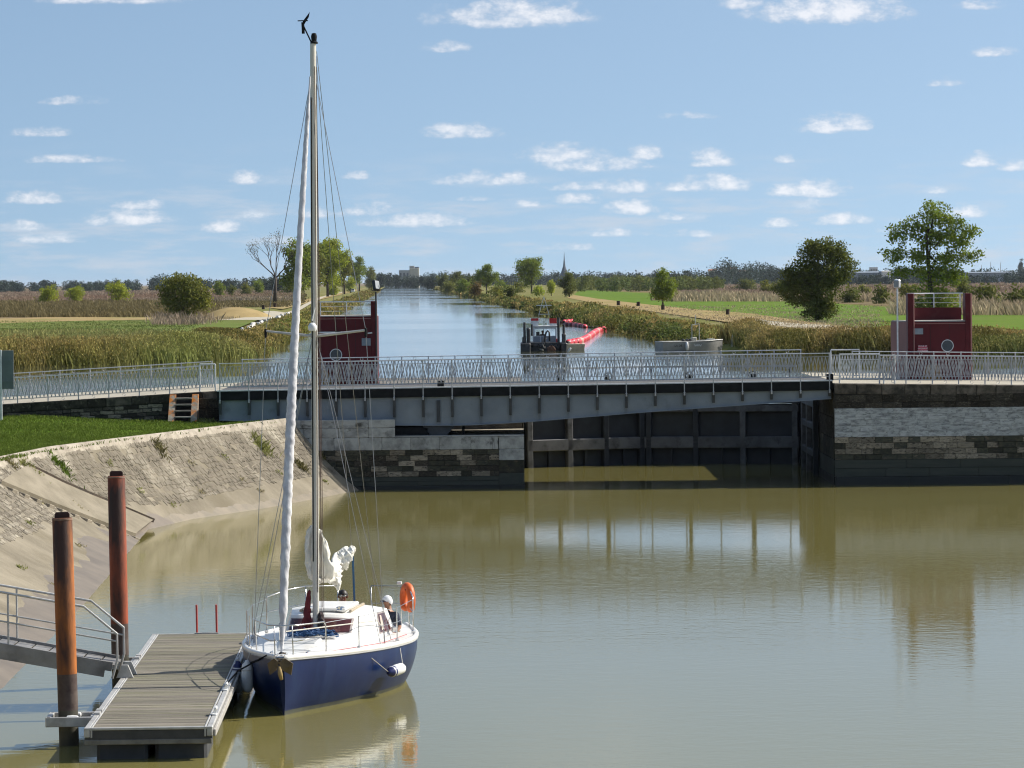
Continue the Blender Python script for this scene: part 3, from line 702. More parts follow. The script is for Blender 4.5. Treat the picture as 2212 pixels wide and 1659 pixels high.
for i in range(NB+1):
    x = lerp(XBL+.12, XBR-.12, i/NB); zt = bz(x)-.37; zb = gbot(x); zm = lerp(zt, zb, .72)
    b = MB(); b._add([(x-.055, .095, zt), (x+.055, .095, zt), (x+.05, .095, zm), (x-.05, .095, zm), (x-.055, -.06, zt), (x+.055, -.06, zt), (x+.05, .0, zm), (x-.05, .0, zm)], [(3, 2, 1, 0), (4, 5, 6, 7), (0, 1, 5, 4), (1, 2, 6, 5), (2, 3, 7, 6), (3, 0, 4, 7)])
    b.build('stiffener', M_RIB, br)
    MB().box((x, -.035, zt-.03), (.07, .05, .14), ch=.01).build('bracket', M_RAILD, br)
    if zb < zm-.2:
        b = MB(); b.box((x-.035, .085, (zm+zb)/2), (.012, .03, zm-zb-.03)); b.box((x+.035, .085, (zm+zb)/2), (.012, .03, zm-zb-.03)); b.build('web_rib', M_STEEL, br)
# floor beams below the deck, pivot and roller
for i in range(8):
    x = lerp(XBL+1, XBR-1, i/7); MB().box((x, 2.55, bz(x)-.5), (.12, 4.7, .28)).build('floor_beam', M_STEELD, br)
pv = MB(); xv = px_wall(946); pv.lathe([(.62, 2.06), (.62, 2.12), (.34, 2.2), (.34, 2.34), (.62, 2.44), (.62, 2.50)], 20, (xv, 2.5, 0)); pv.build('pivot', M_STEELD, br, smooth=.6)
b = MB(); b._add([(xv-.30, .1, 2.06), (xv+.30, .1, 2.06), (xv+.62, .1, 2.42), (xv-.62, .1, 2.42), (xv-.30, .9, 2.06), (xv+.30, .9, 2.06), (xv+.62, .9, 2.42), (xv-.62, .9, 2.42)], [(3, 2, 1, 0), (4, 5, 6, 7), (0, 1, 5, 4), (1, 2, 6, 5), (2, 3, 7, 6), (3, 0, 4, 7)]); b.build('bearing_block', M_RIB, br)
b = MB(); b.box((xv-1.15, .6, 2.23), (1.5, 1.0, .34), ch=.03); b.build('roller_carriage', M_STEELD, br); MB().box((xv+.95, .5, 2.28), (.10, .10, .42)).build('stay_post', M_STEELD, br); MB().box((xv, .06, 3.0), (.14, .06, .85)).build('pivot_rib', M_RIB, br)
b = MB(); b.box((-6.5, 3.8, 2.45), (6.0, 2.0, .75), ch=.04); b.build('counterweight', M_STEELD, br)
MB().box((px_wall(2140), .0, 0), (.01, .01, .01)) if False else None
rail_run(br, (XBL+.12, YB+.02, bz(XBL)+.01), (XBR-.12, YB+.02, bz(XBR)+.01), NB, 1.06, post_drop=.35, rings=False)
rail_run(br, (XBL+.6, YB+5.15, bz(XBL)+.01), (XBR-.8, YB+5.15, bz(XBR)+.01), NB, 1.10)
for xx, nm in ((px_wall(951), 'bin_box'), (px_wall(1797), 'junction_box')):
    MB().box((xx, .42, bz(xx)+.13), (.26, .22, .26), ch=.02).build(nm, M_STEELD, br)
# ================================================================== quay railings
def railing(label, p0, p1, n, **k):
    t = thing('lattice_railing', label, 'railing', p0); rail_run(t, p0, p1, n, **k); return t
x0 = px_wall(1905); railing('near lattice railing along the edge of the right quay wall', (x0, 134.75, road_z(x0)), (24.5, 134.75, road_z(24.5)), 10)
x0 = px_wall(1872); railing('far lattice railing behind the road, in front of the right red cabin', (x0, 139.5, road_z(x0)), (24.6, 139.5, road_z(24.6)), 10, h=1.15)
railing('near lattice railing on top of the left approach wall', (-24.2, 136.3, road_z(-24.2)), (-12.25, 136.3, road_z(-12.25)), 10, h=1.0)
railing('far lattice railing across the road above the left approach wall', (-26, 142.6, road_z(-26)), (-12.2, 141.2, road_z(-12.2)), 11, h=1.08)
def barrier(label, p0, p1, h=1.12):
    t = thing('barrier_gate', label, 'gate', p0); p0 = Vector(p0); d = Vector(p1)-p0; L_ = d.length; rz = math.atan2(d.y, d.x)
    link('lattice_panel', lattice_mesh(L_-.06, h-.06, M_WHITE, max(2, round(L_/.24)), False, .024), t, (.03*d.x/L_, .03*d.y/L_, 0), (0, 0, rz))
    for k, nm in ((0, 'hinge_post'), (1, 'latch_post')): MB().box((0, 0, h/2), (.055, .055, h), ch=.01).build(nm, M_WHITE, t, loc=d*k, rot=(0, 0, rz))
    MB().box((L_/2, 0, h+.02), (L_, .05, .05), ch=.01).build('top_bar', M_WHITE, t, rot=(0, 0, rz))
xg = px_wall(1818); barrier('white barrier gate at the right end of the swing bridge, wider leaf', (xg, 134.8, road_z(xg)), (xg+1.55, 134.8, road_z(xg+1.55)), 1.10)
barrier('narrow white barrier gate leaf beside the wider one on the right quay', (xg+1.72, 134.8, road_z(xg+1.7)), (xg+2.15, 134.8, road_z(xg+2.1)), 1.06)
barrier('white barrier gate behind, across the road at the right bridge end', (xg+.1, 139.5, road_z(xg)), (xg+1.25, 139.5, road_z(xg+1.2)), 1.18)
barrier('small white barrier gate at the left end of the swing bridge, above the stone steps', (px_wall(430)*1.015, 136.25, road_z(-12)), (px_wall(462)*1.012, 136.25, road_z(-11.6)), 1.06)
for dx_, lb in ((1.25, 'tall grey gate post just left of the bridge railing'),):
    pass
# ================================================================== lock gates
M_GATE = mat('dark_gate_steel', (.030, .034, .042), (.018, .02, .025), rough=.55, scale=1.5)
M_GBEAM = mat('grey_gate_beam', (.15, .145, .145), (.09, .088, .088), rough=.6, scale=1.2, c3=(.05, .048, .04), scale3=2)
apex = Vector((5.7, 151.0, 0))
def leaf(label, hinge, handm):
    h = Vector(hinge); d = apex-h; d.z = 0; L_ = d.length; rz = math.atan2(d.y, d.x)
    t = thing('lock_gate', label, 'lock gate', h, rz, 'pair of lock gates')
    s = -1 if math.cos(rz) > 0 else 1       # local y towards the camera
    MB().box((L_/2, 0, .85), (L_-.04, .12, 3.5)).build('skin_plate', M_GATE, t)
    MB().box((L_/2, s*.22, .95), (L_-.06, .30, .5), ch=.03).build('lower_beam', M_GBEAM, t)
    MB().box((L_/2, s*.22, 2.42), (L_-.06, .30, .30), ch=.03).build('upper_beam', M_GBEAM, t)
    for f in (.03, .36, .66, .96):
        MB().box((L_*f, s*.20, .95), (.26, .34, 3.5), ch=.03).build('gate_post', M_GBEAM if f < .5 else M_GATE, t)
    for f in (.2, .5, .82): MB().box((L_*f, s*.14, .35), (.12, .16, 1.0)).build('plank_rib', M_GATE, t)
    MB().box((L_/2, 0, 2.66), (L_, .8, .06)).build('walkway', M_RIB, t)
    MB().box((L_/2, s*.36, 4.24), (L_-.2, .06, .08)).build('handrail', handm, t)
    MB().box((L_/2, s*.36, 3.45), (L_-.2, .05, .05)).build('toe_board', handm, t)
    for i in range(5): MB().box((L_*(.06+.22*i), s*.36, 3.46), (.05, .05, 1.6)).build('rail_post', M_RIB if handm is not M_WHITE else M_GALV, t)
    for i in range(2):
        b = MB(); b.box((L_*(.3+.4*i), 0, 3.3), (.16, .16, 1.2), ch=.02); b.tube([(L_*(.3+.4*i)+.16*math.cos(a), s*.12, 3.85+.16*math.sin(a)) for a in np.linspace(0, 6.28, 10, endpoint=False)], .02, 5, closed=True); b.build('sluice_gear', M_STEELD, t)
leaf('left leaf of the dark lock gates below the bridge, with a white handrail', (XP+.02, 148.8, 0), M_WHITE)
leaf('right leaf of the dark lock gates below the bridge, with a grey handrail', (XR-.02, 149.8, 0), M_RAILD)
# gate recess ladder on the right chamber side
ld = thing('recess_frame', 'dark timber frame with cross beams in the lock wall below the right bridge end', 'timber frame', (XR-.18, 140.5, 0))
for y in (0, 3.2, 5.6): MB().box((0, y, 1.6), (.22, .3, 3.6), ch=.02).build('upright', M_GBEAM if y else M_GATE, ld)
for z in (.9, 2.0, 2.9): MB().box((-.02, 2.8, z), (.16, 5.6, .26), ch=.02).build('cross_beam', M_RIB, ld)
# ================================================================== red cabins
M_RED = mat('dark_red_cabin_paint', (.105, .011, .015), (.08, .009, .012), spec=.25, rough=.5, scale=1.2, detail=6, c3=(.10, .03, .03), scale3=1.0, spread3=(.6, .8))
M_REDL = mat('pale_red_cabin_paint', (.30, .135, .115), (.23, .10, .085), rough=.55, scale=1.0, stretch=(1, 1, .4))
M_GLASSD = mat('dark_glass', (.06, .066, .072), (.045, .05, .054), rough=.08, scale=2)
def ring_x(b, c, r0, r1, y0, y1, n=24):
    prof_ = [(r0, y0), (r1, y0), (r1, y1), (r0, y1), (r0, y0)]; vs = []; fs = []
    for (r, h) in prof_:
        for j in range(n): a = 2*math.pi*j/n; vs.append((c[0]+r*math.cos(a), h, c[2]+r*math.sin(a)))
    for i in range(4):
        for j in range(n): fs.append((i*n+j, i*n+(j+1) % n, (i+1)*n+(j+1) % n, (i+1)*n+j))
    return b._add(vs, fs)
def text_mesh(s, size, m, name):
    cu = bpy.data.curves.new('t', 'FONT'); cu.body = s; cu.size = size; cu.align_x = 'CENTER'; cu.extrude = .002
    ob = bpy.data.objects.new('t', cu); COL.objects.link(ob); dg = bpy.context.evaluated_depsgraph_get(); dg.update()
    me = bpy.data.meshes.new_from_object(ob.evaluated_get(dg)); bpy.data.objects.remove(ob); me.name = name; me.materials.clear(); me.materials.append(m); return me
def cabin(label, loc, plan, roof, fins, parapet, port, vent, sign, lamp_x):
    t = thing('control_cabin', label, 'cabin', loc); xs = [p[0] for p in plan]; w = plan[1][0]-plan[0][0]
    MB().prism(plan, 0, roof).build('body', M_RED, t)
    # left flank in a paler red than the body, a hand's breadth proud
    a, bq = Vector((*plan[0], 0)), Vector((*plan[3], 0)); n = Vector((-(bq-a).y, (bq-a).x, 0)).normalized()*.012
    if n.x > 0: n = -n
    MB().poly3([a+n, bq+n, bq+n+Vector((0, 0, roof)), a+n+Vector((0, 0, roof))]).build('flank', M_REDL, t)
    f = MB()
    for (x, dpt, zt) in fins:
        MB().box((x, dpt/2-.03, zt/2), (.22, dpt, zt), ch=.015).build('fin_pillar', M_RED, t)
        MB().tube([(x+.13, -.05, .02), (x+.13, -.05, zt)], .025, 6).build('downpipe', M_GALV if False else M_REDL, t)
    x0, x1, zp, yp, curve = parapet
    b = MB(); rowsp = []
    for k in range(11):
        s = k/10; x = lerp(x0, x1, s); y = yp+curve*(4*s*(1-s)); rowsp.append([(x, y, roof-.3), (x, y, zp), (x, y+.06, zp), (x, y+.06, roof-.3)])
    b.grid(rowsp).build('parapet', M_RED, t, smooth=.5)
    MB().prism([(p[0]*.985+.015*w/2, p[1]*.97+.04) for p in plan], roof, roof+.05).build('roof_slab', mat('pale_roof_felt', (.5, .46, .40), (.36, .33, .29), rough=.9, scale=2), t)
    b = MB(); ring_x(b, (port[0], 0, port[1]), port[2], port[2]+.03, -.05, .02); b.build('porthole_rim', M_GALV, t, smooth=.6)
    b = MB(); b.poly3([(port[0]+(port[2]+.01)*math.cos(a), -.014, port[1]+(port[2]+.01)*math.sin(a)) for a in np.linspace(0, 2*math.pi, 24, endpoint=False)]); b.build('porthole_glass', M_GLASSD, t)
    b = MB(); b.box((vent[0], -.012, vent[1]), (vent[2], .04, vent[3]), ch=.008); b.build('vent_panel', mat('grey_blue_panel', (.24, .28, .31), (.18, .21, .24), rough=.5), t)
    for fx_ in (.33, .66): MB().box((w*fx_, -.004, roof/2), (.018, .012, roof-.1)).build('panel_seam', mat('dark_red_seam', (.04, .006, .008), (.03, .005, .006), rough=.7), t)  # panel seams in a darker red than the body
    for fz_ in (.1, .97): MB().box((w/2, -.006, roof*fz_), (w-.05, .02, .03)).build('edge_strip', M_REDL, t)
    # rail on the roof
    zt = max(fn[2] for fn in fins); b = MB()
    b.tube([(x0-.05, yp, zt-.02), (lerp(x0, x1, .5), yp+curve, zt-.02), (x1+.05, yp, zt-.02)], .028, 6); b.tube([(fins[0][0], .1, zt-.02), (x0-.05, yp, zt-.02)], .025, 6); b.build('roof_rail', M_GALV, t)
    for s in (.02, .5, .98): MB().box((lerp(x0, x1, s), yp+curve*4*s*(1-s), (zp+zt)/2), (.045, .045, zt-zp)).build('rail_post', M_GALV, t)
    for zz in (.33, .66): MB().tube([(x0, yp, lerp(zp, zt, zz)), (lerp(x0, x1, .5), yp+curve, lerp(zp, zt, zz)), (x1, yp, lerp(zp, zt, zz))], .008, 4).build('rail_wire', M_GALV, t)
    b = MB(); b.poly3([(port[0]-1.05, -.008, .0), (port[0]-.15, -.008, .0), (port[0]-.35, -.008, .62), (port[0]-.82, -.008, .62)]); b.build('ochre_panel', mat('ochre_stain', (.30, .19, .06), (.22, .13, .05), rough=.8, scale=3), t)
    if sign:
        sx, sz, sw, sh = sign; sp_ = MB().box((sx, -.022, sz), (sw, .02, sh), ch=.004).build('warning_plate', mat('pink_red_sign', (.50, .045, .09), (.42, .04, .08), rough=.45), t)
        for k, s in enumerate(('PECHE ET', 'BAIGNADE', 'INTERDITES')):
            link('lettering', text_mesh(s, .082, M_WHITE, 'lettering'), sp_, (sx, -.036, sz+.075-.095*k), (math.pi/2, 0, 0))
    return t
XC = 16.15
cabin('dark red control cabin on the right quay with two tall fins, porthole and warning plate', (XC, 140.3, 3.84), [(0, 0), (2.36, 0), (2.46, 2.7), (-.55, 2.4)], 2.36, [(-.02, .75, 3.52), (2.30, .75, 3.50)], (.1, 2.25, 2.92, 1.7, .35), (1.46, 1.39, .22), (.28, 1.98, .40, .24), (.46, 1.28, .37, .25), 0)
XCL = px_wall(687)*140.3/134
cabin('dark red control cabin on the left lock side, seen behind the sailboat mast', (XCL, 140.6, 3.86), [(0, 0), (2.30, 0), (2.36, 2.7), (-.1, 2.4)], 2.78, [(2.26, .5, 3.40), (-.05, .5, 2.9)], (.0, 2.2, 2.80, 1.2, .25), (.72, 1.24, .22), (1.95, 1.75, .36, .30), None, 0)
_c = [o for o in COL.objects if o.name.startswith('control_cabin')][1]
MB().box((.62, -.06, 2.15), (1.35, .06, .06), ch=.01).build('tube_lamp', M_WHITE, _c); MB().box((.82, -.08, 2.15), (.22, .05, .09)).build('lamp_clip', M_RIB, _c); MB().tube([(2.02, -.06, 2.10), (2.2, -.06, 2.12)], .03, 6).build('lamp_stub', M_WHITE, _c)
def flood(label, base, h, m, yaw, tilt, big):
    t = thing('floodlight_pole', label, 'lamp post', base)
    MB().tube([(0, 0, 0), (0, 0, h)], .035, 8).build('pole', m, t, smooth=.6)
    MB().box((0, 0, .04), (.2, .2, .08), ch=.01).build('base_plate', m, t)
    hd = MB().box((0, 0, 0), (.30*big, .16, .40*big), ch=.03).build('lamp_head', m, t, loc=(0, 0, h+.26*big), rot=(tilt, .12, yaw))
    MB().box((0, -.083, 0), (.25*big, .012, .33*big)).build('lens', mat('lamp_glass', (.30, .33, .36), (.22, .25, .28), rough=.15), hd)
    b = MB(); b.bar((-.17*big, 0, h+.05), (.17*big, 0, h+.05), .03); b.bar((-.17*big, 0, h+.05), (-.17*big, 0, h+.28*big), .02); b.bar((.17*big, 0, h+.05), (.17*big, 0, h+.28*big), .02); b.build('yoke', m, t)
flood('black floodlight on a thin black pole beside the left red cabin', (px_wall(814)*140.2/134, 140.2, 3.86), 3.78, mat('black_metal', (.012, .012, .013), (.02, .02, .02), rough=.5), .9, -.25, 1.0)
flood('grey floodlight on a grey pole at the left corner of the right red cabin', (px_wall(1940)*140.2/134, 140.2, 3.84), 3.72, M_GALV, -.6, .2, .8)
# ================================================================== road sign seen from behind
p = atd(2, 916, 131.5); sg = thing('road_sign', 'grey back of a large road sign on the lawn at the left edge', 'sign', (p.x, p.y, 2.7))
M_SIGNB = mat('grey_sign_back', (.16, .18, .19), (.12, .135, .145), rough=.5, metal=.2, scale=1.5)
MB().box((-.05, 0, 2.15), (1.12, .03, 1.46), ch=.01).build('panel', M_SIGNB, sg)
for x in (-.45, .03): MB().box((x, -.06, 1.05), (.08, .08, 2.9) if x < 0 else (.08, .08, 2.9), ch=.012).build('post', M_GALV, sg, loc=(0, 0, .4))
for z in (1.7, 2.5): MB().box((-.05, -.03, z), (1.0, .03, .06)).build('brace', M_SIGNB, sg)
# ================================================================== rusty piles
def rust_mat(name, orange):
    m = mat(name, (.060, .022, .012), (.033, .016, .011), rough=.75, scale=2.5, stretch=(1, 1, .25), detail=8, c3=orange, scale3=1.6, spread3=(.38, .56), bump=.35, bscale=14)
    return m
def pile(label, x, y, top, m, lean=0.):
    t = thing('steel_pile', label, 'pile', (x, y, 0)); n = 28; t.rotation_euler = (0, lean, 0)
    MB().lathe([(.172, -2.5), (.172, .62)], n).build('wet_foot', mat('algae_pile_foot', (.075, .068, .042), (.04, .038, .026), rough=.7, scale=4, bump=.3), t, smooth=.6)
    MB().lathe([(.174, .62), (.174, 1.25)], n).build('tide_zone', mat('tidal_stained_steel', (.10, .072, .055), (.055, .03, .024), rough=.7, scale=5, detail=8, bump=.3), t, smooth=.6)
    MB().lathe([(.175, 1.25), (.175, top-.02), (.165, top), (.001, top)], n).build('shaft', m, t, smooth=.6)
    MB().lathe([(.180, top-.035), (.180, top-.012)], n).build('cap_ring', mat('cap_edge', (.30, .20, .14), (.2, .12, .08), rough=.8), t, smooth=.6)
    b = MB(); vs = [(-.13, -.02, top), (.13, -.02, top), (.13, -.02, top+.07), (.10, -.02, top+.10), (-.10, -.02, top+.10), (-.13, -.02, top+.07)]
    b._add(vs+[(p[0], .02, p[2]) for p in vs], [tuple(range(6))[::-1], tuple(range(6, 12))]+[(i, (i+1) % 6, 6+(i+1) % 6, 6+i) for i in range(6)]); b.build('lifting_lug', mat('dark_rust', (.05, .02, .014), (.03, .014, .01), rough=.8), t)
pile('shorter rusty brown steel pile at the near end of the pontoon', -7.78, 60.3, 3.97, rust_mat('orange_brown_rust', (.40, .12, .012)), -.017)
pile('taller reddish rusty steel pile at the far side of the gangway', -7.88, 69.2, 4.20, rust_mat('red_brown_rust', (.34, .065, .018)), -.008)
# ================================================================== pontoon
PO = Vector((-7.26, 58.2, 0)); PROT = math.atan(.47/15.7); PL = 15.7; PW = 2.16; PZ = .55
po = thing('pontoon', 'floating pontoon of weathered grey decking in an aluminium frame', 'pontoon', PO, PROT)
M_ALU = mat('dull_aluminium', (.52, .51, .48), (.40, .39, .37), rough=.5, metal=.35, scale=4, c3=(.28, .26, .22), scale3=1.5, spread3=(.6, .8))
M_DECK = mat('weathered_decking', (.225, .195, .155), (.145, .13, .10), rough=.85, scale=3, stretch=(.35, 3, 3), detail=8, rnd=.24, c3=(.17, .165, .09), scale3=.8, spread3=(.45, .7), bump=.4, bscale=14)
npl = 112; pit = (PL-.16)/npl; pm = MB().box((0, 0, 0), (PW-.30, pit-.012, .03), ch=.004).mesh('plank', M_DECK)
for i in range(npl): link('plank', pm, po, (PW/2, .08+pit*(i+.5), PZ-.012+random.uniform(-.003, .003)))
b = MB(); b.box((.05, PL/2, PZ-.07), (.10, PL, .16), ch=.012); b.build('side_rail', M_ALU, po)
b = MB(); b.box((.125, PL/2, PZ-.07), (.03, PL, .17), ch=.006); b.build('inner_rail', M_ALU, po)
b = MB(); b.box((PW-.05, PL/2, PZ-.07), (.10, PL, .16), ch=.012); b.build('side_rail', M_ALU, po)
b = MB(); b.box((PW-.125, PL/2, PZ-.07), (.03, PL, .17), ch=.006); b.build('inner_rail', M_ALU, po)
b = MB(); b.box((PW+.03, PL/2, PZ-.10), (.05, PL-.1, .12), ch=.01); b.build('rubbing_strip', mat('grey_fender_timber', (.42, .40, .36), (.3, .28, .25), rough=.8, scale=5), po)
for y in (.04, PL-.04): MB().box((PW/2, y, PZ-.01), (PW, .08, .045), ch=.008).build('end_rail', M_ALU, po)
MB().box((PW/2, .05, PZ-.115), (PW-.02, .07, .15)).build('end_fascia', mat('dark_rubber_fascia', (.06, .058, .055), (.04, .04, .038), rough=.7), po)
MB().box((PW/2, .045, PZ-.235), (PW-.02, .09, .085), ch=.01).build('end_beam', mat('grimy_beam', (.21, .20, .17), (.13, .12, .10), rough=.8, scale=4), po)
MB().box((PW/2, PL/2, PZ-.17), (PW-.24, PL-.2, .10)).build('under_frame', M_STEELD, po)
M_FLOAT = mat('dark_float', (.05, .052, .055), (.03, .032, .035), rough=.6, scale=2)
for k in range(5):
    y = .12+.75+k*3.45
    for x in (.62, 1.62): MB().box((x, y+.3, .02), (.86, 1.9, .62), ch=.05).build('float', M_FLOAT, po)
def cleat(y, x=PW-.06, rz=0.):
    b = MB(); b.box((0, 0, .015), (.09, .22, .03), ch=.006); b.box((0, 0, .07), (.05, .06, .10)); b.tube([(0, -.15, .13), (0, -.05, .12), (0, .05, .12), (0, .15, .13)], [.018, .028, .028, .018], 7); b.build('mooring_cleat', M_WHITE, po, loc=(x, y, PZ+.01), rot=(0, .25, rz), smooth=.6)
for y in (1.6, 5.2, 9.4, 13.6): cleat(y)
ldr = MB()
for x in (.95, 1.37): ldr.tube([(x, PL-.1, PZ-.6), (x, PL+.06, PZ-.6), (x, PL+.06, PZ+.02), (x, PL-.02, PZ+.62)], .022, 7)
ldr.build('ladder_handles', mat('red_ladder_paint', (.50, .05, .04), (.38, .04, .03), rough=.5), po, smooth=.6)
b = MB(); [b.bar((.95, PL+.06, PZ-.15-.22*i), (1.37, PL+.06, PZ-.15-.22*i), .03) for i in range(3)]; b.box((1.16, PL-.05, PZ+.02), (.5, .05, .02)); b.build('ladder_rungs', M_ALU, po)
def guide(py):
    # frame round the pile, bolted to the left edge
    y = py; x0 = -.78; w = .36
    b = MB()
    for s in (-1, 1): b.box((x0/2-.02, y+s*w, PZ-.10), (-x0+.02, .07, .17), ch=.01)
    b.box((x0, y, PZ-.10), (.09, 2*w+.07, .17), ch=.01); b.box((-.05, y, PZ-.10), (.05, 2*w, .12))
    b.build('pile_guide', M_ALU, po)
    for s in (-1, 1):
        r = MB(); r.lathe([(.02, -.11), (.045, -.09), (.055, 0), (.045, .09), (.02, .11)], 12, (x0/2+.02, y+s*(w-.12), PZ-.05), 'x'); r.build('guide_roller', M_WHITE, po, smooth=.6)
    r = MB(); r.box((.06, y-.18, PZ+.03), (.10, .30, .04)); r.box((.06, y+.2, PZ+.03), (.10, .2, .04)); r.build('guide_plate', M_ALU, po)
def to_local(p, o, rz):
    d = Vector(p)-o; c, s = math.cos(-rz), math.sin(-rz); return Vector((d.x*c-d.y*s, d.x*s+d.y*c, d.z))
for q in ((-7.78, 60.3, 0), (-7.88, 69.2, 0)): guide(to_local(q, PO, PROT).y)
# ================================================================== gangway
gw = thing('gangway', 'aluminium gangway with tubular handrails sloping from the bank down to the pontoon', 'gangway', (-7.86, 66.0, .60))
M_GW = mat('gangway_aluminium', (.30, .29, .275), (.21, .20, .19), rough=.55, metal=.3, scale=3, c3=(.14, .13, .12), scale3=1.2)
SL = .185; GLEN = 8.6
def gp(s, y, z): return Vector((.35-s, y, .20+SL*s+z))
for y in (-.58, .58):
    b = MB(); b.bar(gp(.1, y, -.02), gp(GLEN, y, -.02), .08, .17); b.bar(gp(.25, y, -.17), gp(GLEN, y, -.17), .06, .14); b.build('side_beam', M_GW, gw)
    rr_ = MB(); rr_.tube([gp(.10, y, -.24), gp(.0, y, .12), gp(-.0, y, .62), gp(.62, y, 1.03), gp(GLEN-.3, y, 1.03), gp(GLEN-.1, y, .5)], .024, 8); rr_.build('handrail', M_ALU, gw, smooth=.6)
    rr_ = MB(); rr_.tube([gp(.0, y, .48), gp(GLEN-.1, y, .48)], .018, 7); rr_.build('mid_rail', M_ALU, gw, smooth=.6)
    for i in range(5): MB().tube([gp(2.05+1.55*i, y, .02), gp(2.05+1.55*i, y, 1.03)], .02, 7).build('rail_post', M_ALU, gw)
for i in range(26): MB().bar(gp(.2+.33*i, -.55, .0), gp(.2+.33*i, .55, .0), .30, .025, up=(SL, 0, 1)).build('tread_plank', M_GW, gw)
b = MB()
for y in (-.3, .3):
    b = MB(); b._add([(.30, y-.05, -.04), (.62, y-.05, -.04), (.52, y-.05, .20), (.40, y-.05, .20), (.30, y+.05, -.04), (.62, y+.05, -.04), (.52, y+.05, .20), (.40, y+.05, .20)], [(3, 2, 1, 0), (4, 5, 6, 7), (0, 1, 5, 4), (1, 2, 6, 5), (2, 3, 7, 6), (3, 0, 4, 7)])
    b.build('hinge_bracket', M_ALU, gw)
# ================================================================== sailboat
BA = R(7.5); B0 = Vector((-4.31, 64.0, 0))
sb = thing('sailboat', 'navy blue sailing yacht with white deck moored at the pontoon, mast up', 'sailboat', B0, -BA)
def bw(x, y, z):
    return B0+Vector((x*math.cos(BA)+y*math.sin(BA), -x*math.sin(BA)+y*math.cos(BA), z))
def cat(xs, ys):
    xs = list(xs); ys = list(ys)
    def f(x):
        if x <= xs[0]: return ys[0]
        if x >= xs[-1]: return ys[-1]
        i = max(k for k in range(len(xs)-1) if xs[k] <= x)
        h = xs[i+1]-xs[i]; t = (x-xs[i])/h
        m0 = (ys[i+1]-ys[max(i-1, 0)])/(xs[i+1]-xs[max(i-1, 0)])*h; m1 = (ys[min(i+2, len(ys)-1)]-ys[i])/(xs[min(i+2, len(xs)-1)]-xs[i])*h
        return (2*t**3-3*t*t+1)*ys[i]+(t**3-2*t*t+t)*m0+(-2*t**3+3*t*t)*ys[i+1]+(t**3-t*t)*m1
    return f
LOA = 7.8
hb = cat([0, .3, .75, 1.2, 2, 3, 4, 5, 6, 7, 7.8], [.03, .20, .44, .68, 1.02, 1.34, 1.56, 1.66, 1.58, 1.34, 1.08])
sh = cat([0, 2, 4, 6, 7.8], [1.08, 1.0, .94, .92, .93])
wr = cat([0, .6, 1.5, 3, 5, 7, 7.8], [.35, .50, .66, .80, .86, .78, .66])
def hull_pt(Y, k, side):
    """k: 0 keel .. 1 waterline(.36) .. sheer(1)"""
    b_ = hb(Y); w = b_*wr(Y); z1 = sh(Y)
    if k < .36:
        t = k/.36; x = w*math.sin(t*math.pi/2)**.8; z = -.45*math.cos(t*math.pi/2)*min(1, .25+Y*.5)
    else:
        t = (k-.36)/.64; z = z1*t; x = w+(b_-w)*(1-(1-t)**1.9)+.02*math.sin(math.pi*t)
    yy = Y + .16*(1-min(1, max(0, z)/1.05))*max(0, 1-Y/1.6) - (.10*(1-max(0, z)))*max(0, (Y-6.8))
    return (side*x, yy, z)
Ys = list(np.concatenate([np.linspace(0, 1.2, 9), np.linspace(1.45, 7.8, 24)])); ks = np.concatenate([np.linspace(0, .36, 5), np.linspace(.41, 1, 12)])
M_NAVY = mat('navy_gelcoat', (.003, .013, .062), (.005, .018, .080), rough=.3, spec=.22, scale=1.2, detail=5, c3=(.018, .042, .115), scale3=1.6, spread3=(.54, .82), stretch=(1.6, 1.6, .35))
M_ANTI = mat('faded_antifouling', (.085, .09, .065), (.05, .055, .045), rough=.7, scale=4)
M_GEL = mat('white_gelcoat', (.80, .785, .74), (.72, .70, .65), rough=.3, scale=1.5, detail=6, spread=(.4, .75), c3=(.60, .56, .47), scale3=1.8, spread3=(.62, .85))
hl = MB(); sec = [[hull_pt(Y, k, -1) for k in ks[::-1]]+[hull_pt(Y, k, 1) for k in ks[1:]] for Y in Ys]; hl.grid(sec)
hl._add(sec[-1], [tuple(range(len(sec[-1])))]); hl._add(sec[0], [tuple(range(len(sec[0])))])
hull = hl.build('hull', [M_NAVY, M_ANTI], sb, smooth=.7)
for p_ in hull.data.polygons:
    if p_.center.z < .05: p_.material_index = 1
# deck with cockpit opening
dk = MB()
def dz_(Y, X): return sh(Y)+.015+.05*(1-(X/max(hb(Y), .05))**2)
dys = list(np.linspace(.0, 5.95, 26))+list(np.linspace(6.0, 7.4, 8))+[7.45, 7.6, 7.8]
for a_, b_ in zip(dys[:-1], dys[1:]):
    for f0, f1 in zip(np.linspace(-1, 1, 9)[:-1], np.linspace(-1, 1, 9)[1:]):
        mid = (f0+f1)/2
        if 5.94 < a_ < 7.41 and abs(mid) < .5: continue
        dk.grid([[(f0*hb(a_)*.99, a_, dz_(a_, f0*hb(a_))), (f1*hb(a_)*.99, a_, dz_(a_, f1*hb(a_)))], [(f0*hb(b_)*.99, b_, dz_(b_, f0*hb(b_))), (f1*hb(b_)*.99, b_, dz_(b_, f1*hb(b_)))]])
dk.build('deck', M_GEL, sb, smooth=.6)
ck = MB(); ck.box((0, 6.7, .45), (1.6, 1.5, .04)); 
for s in (-1, 1): ck.box((s*.79, 6.7, .72), (.03, 1.5, .56)); ck.box((s*.62, 6.7, .74), (.34, 1.46, .05)); ck.box((s*.86, 6.75, 1.03), (.06, 1.5, .18), ch=.02)
ck.box((0, 7.44, .7), (1.6, .03, .6)); ck.build('cockpit', M_GEL, sb)
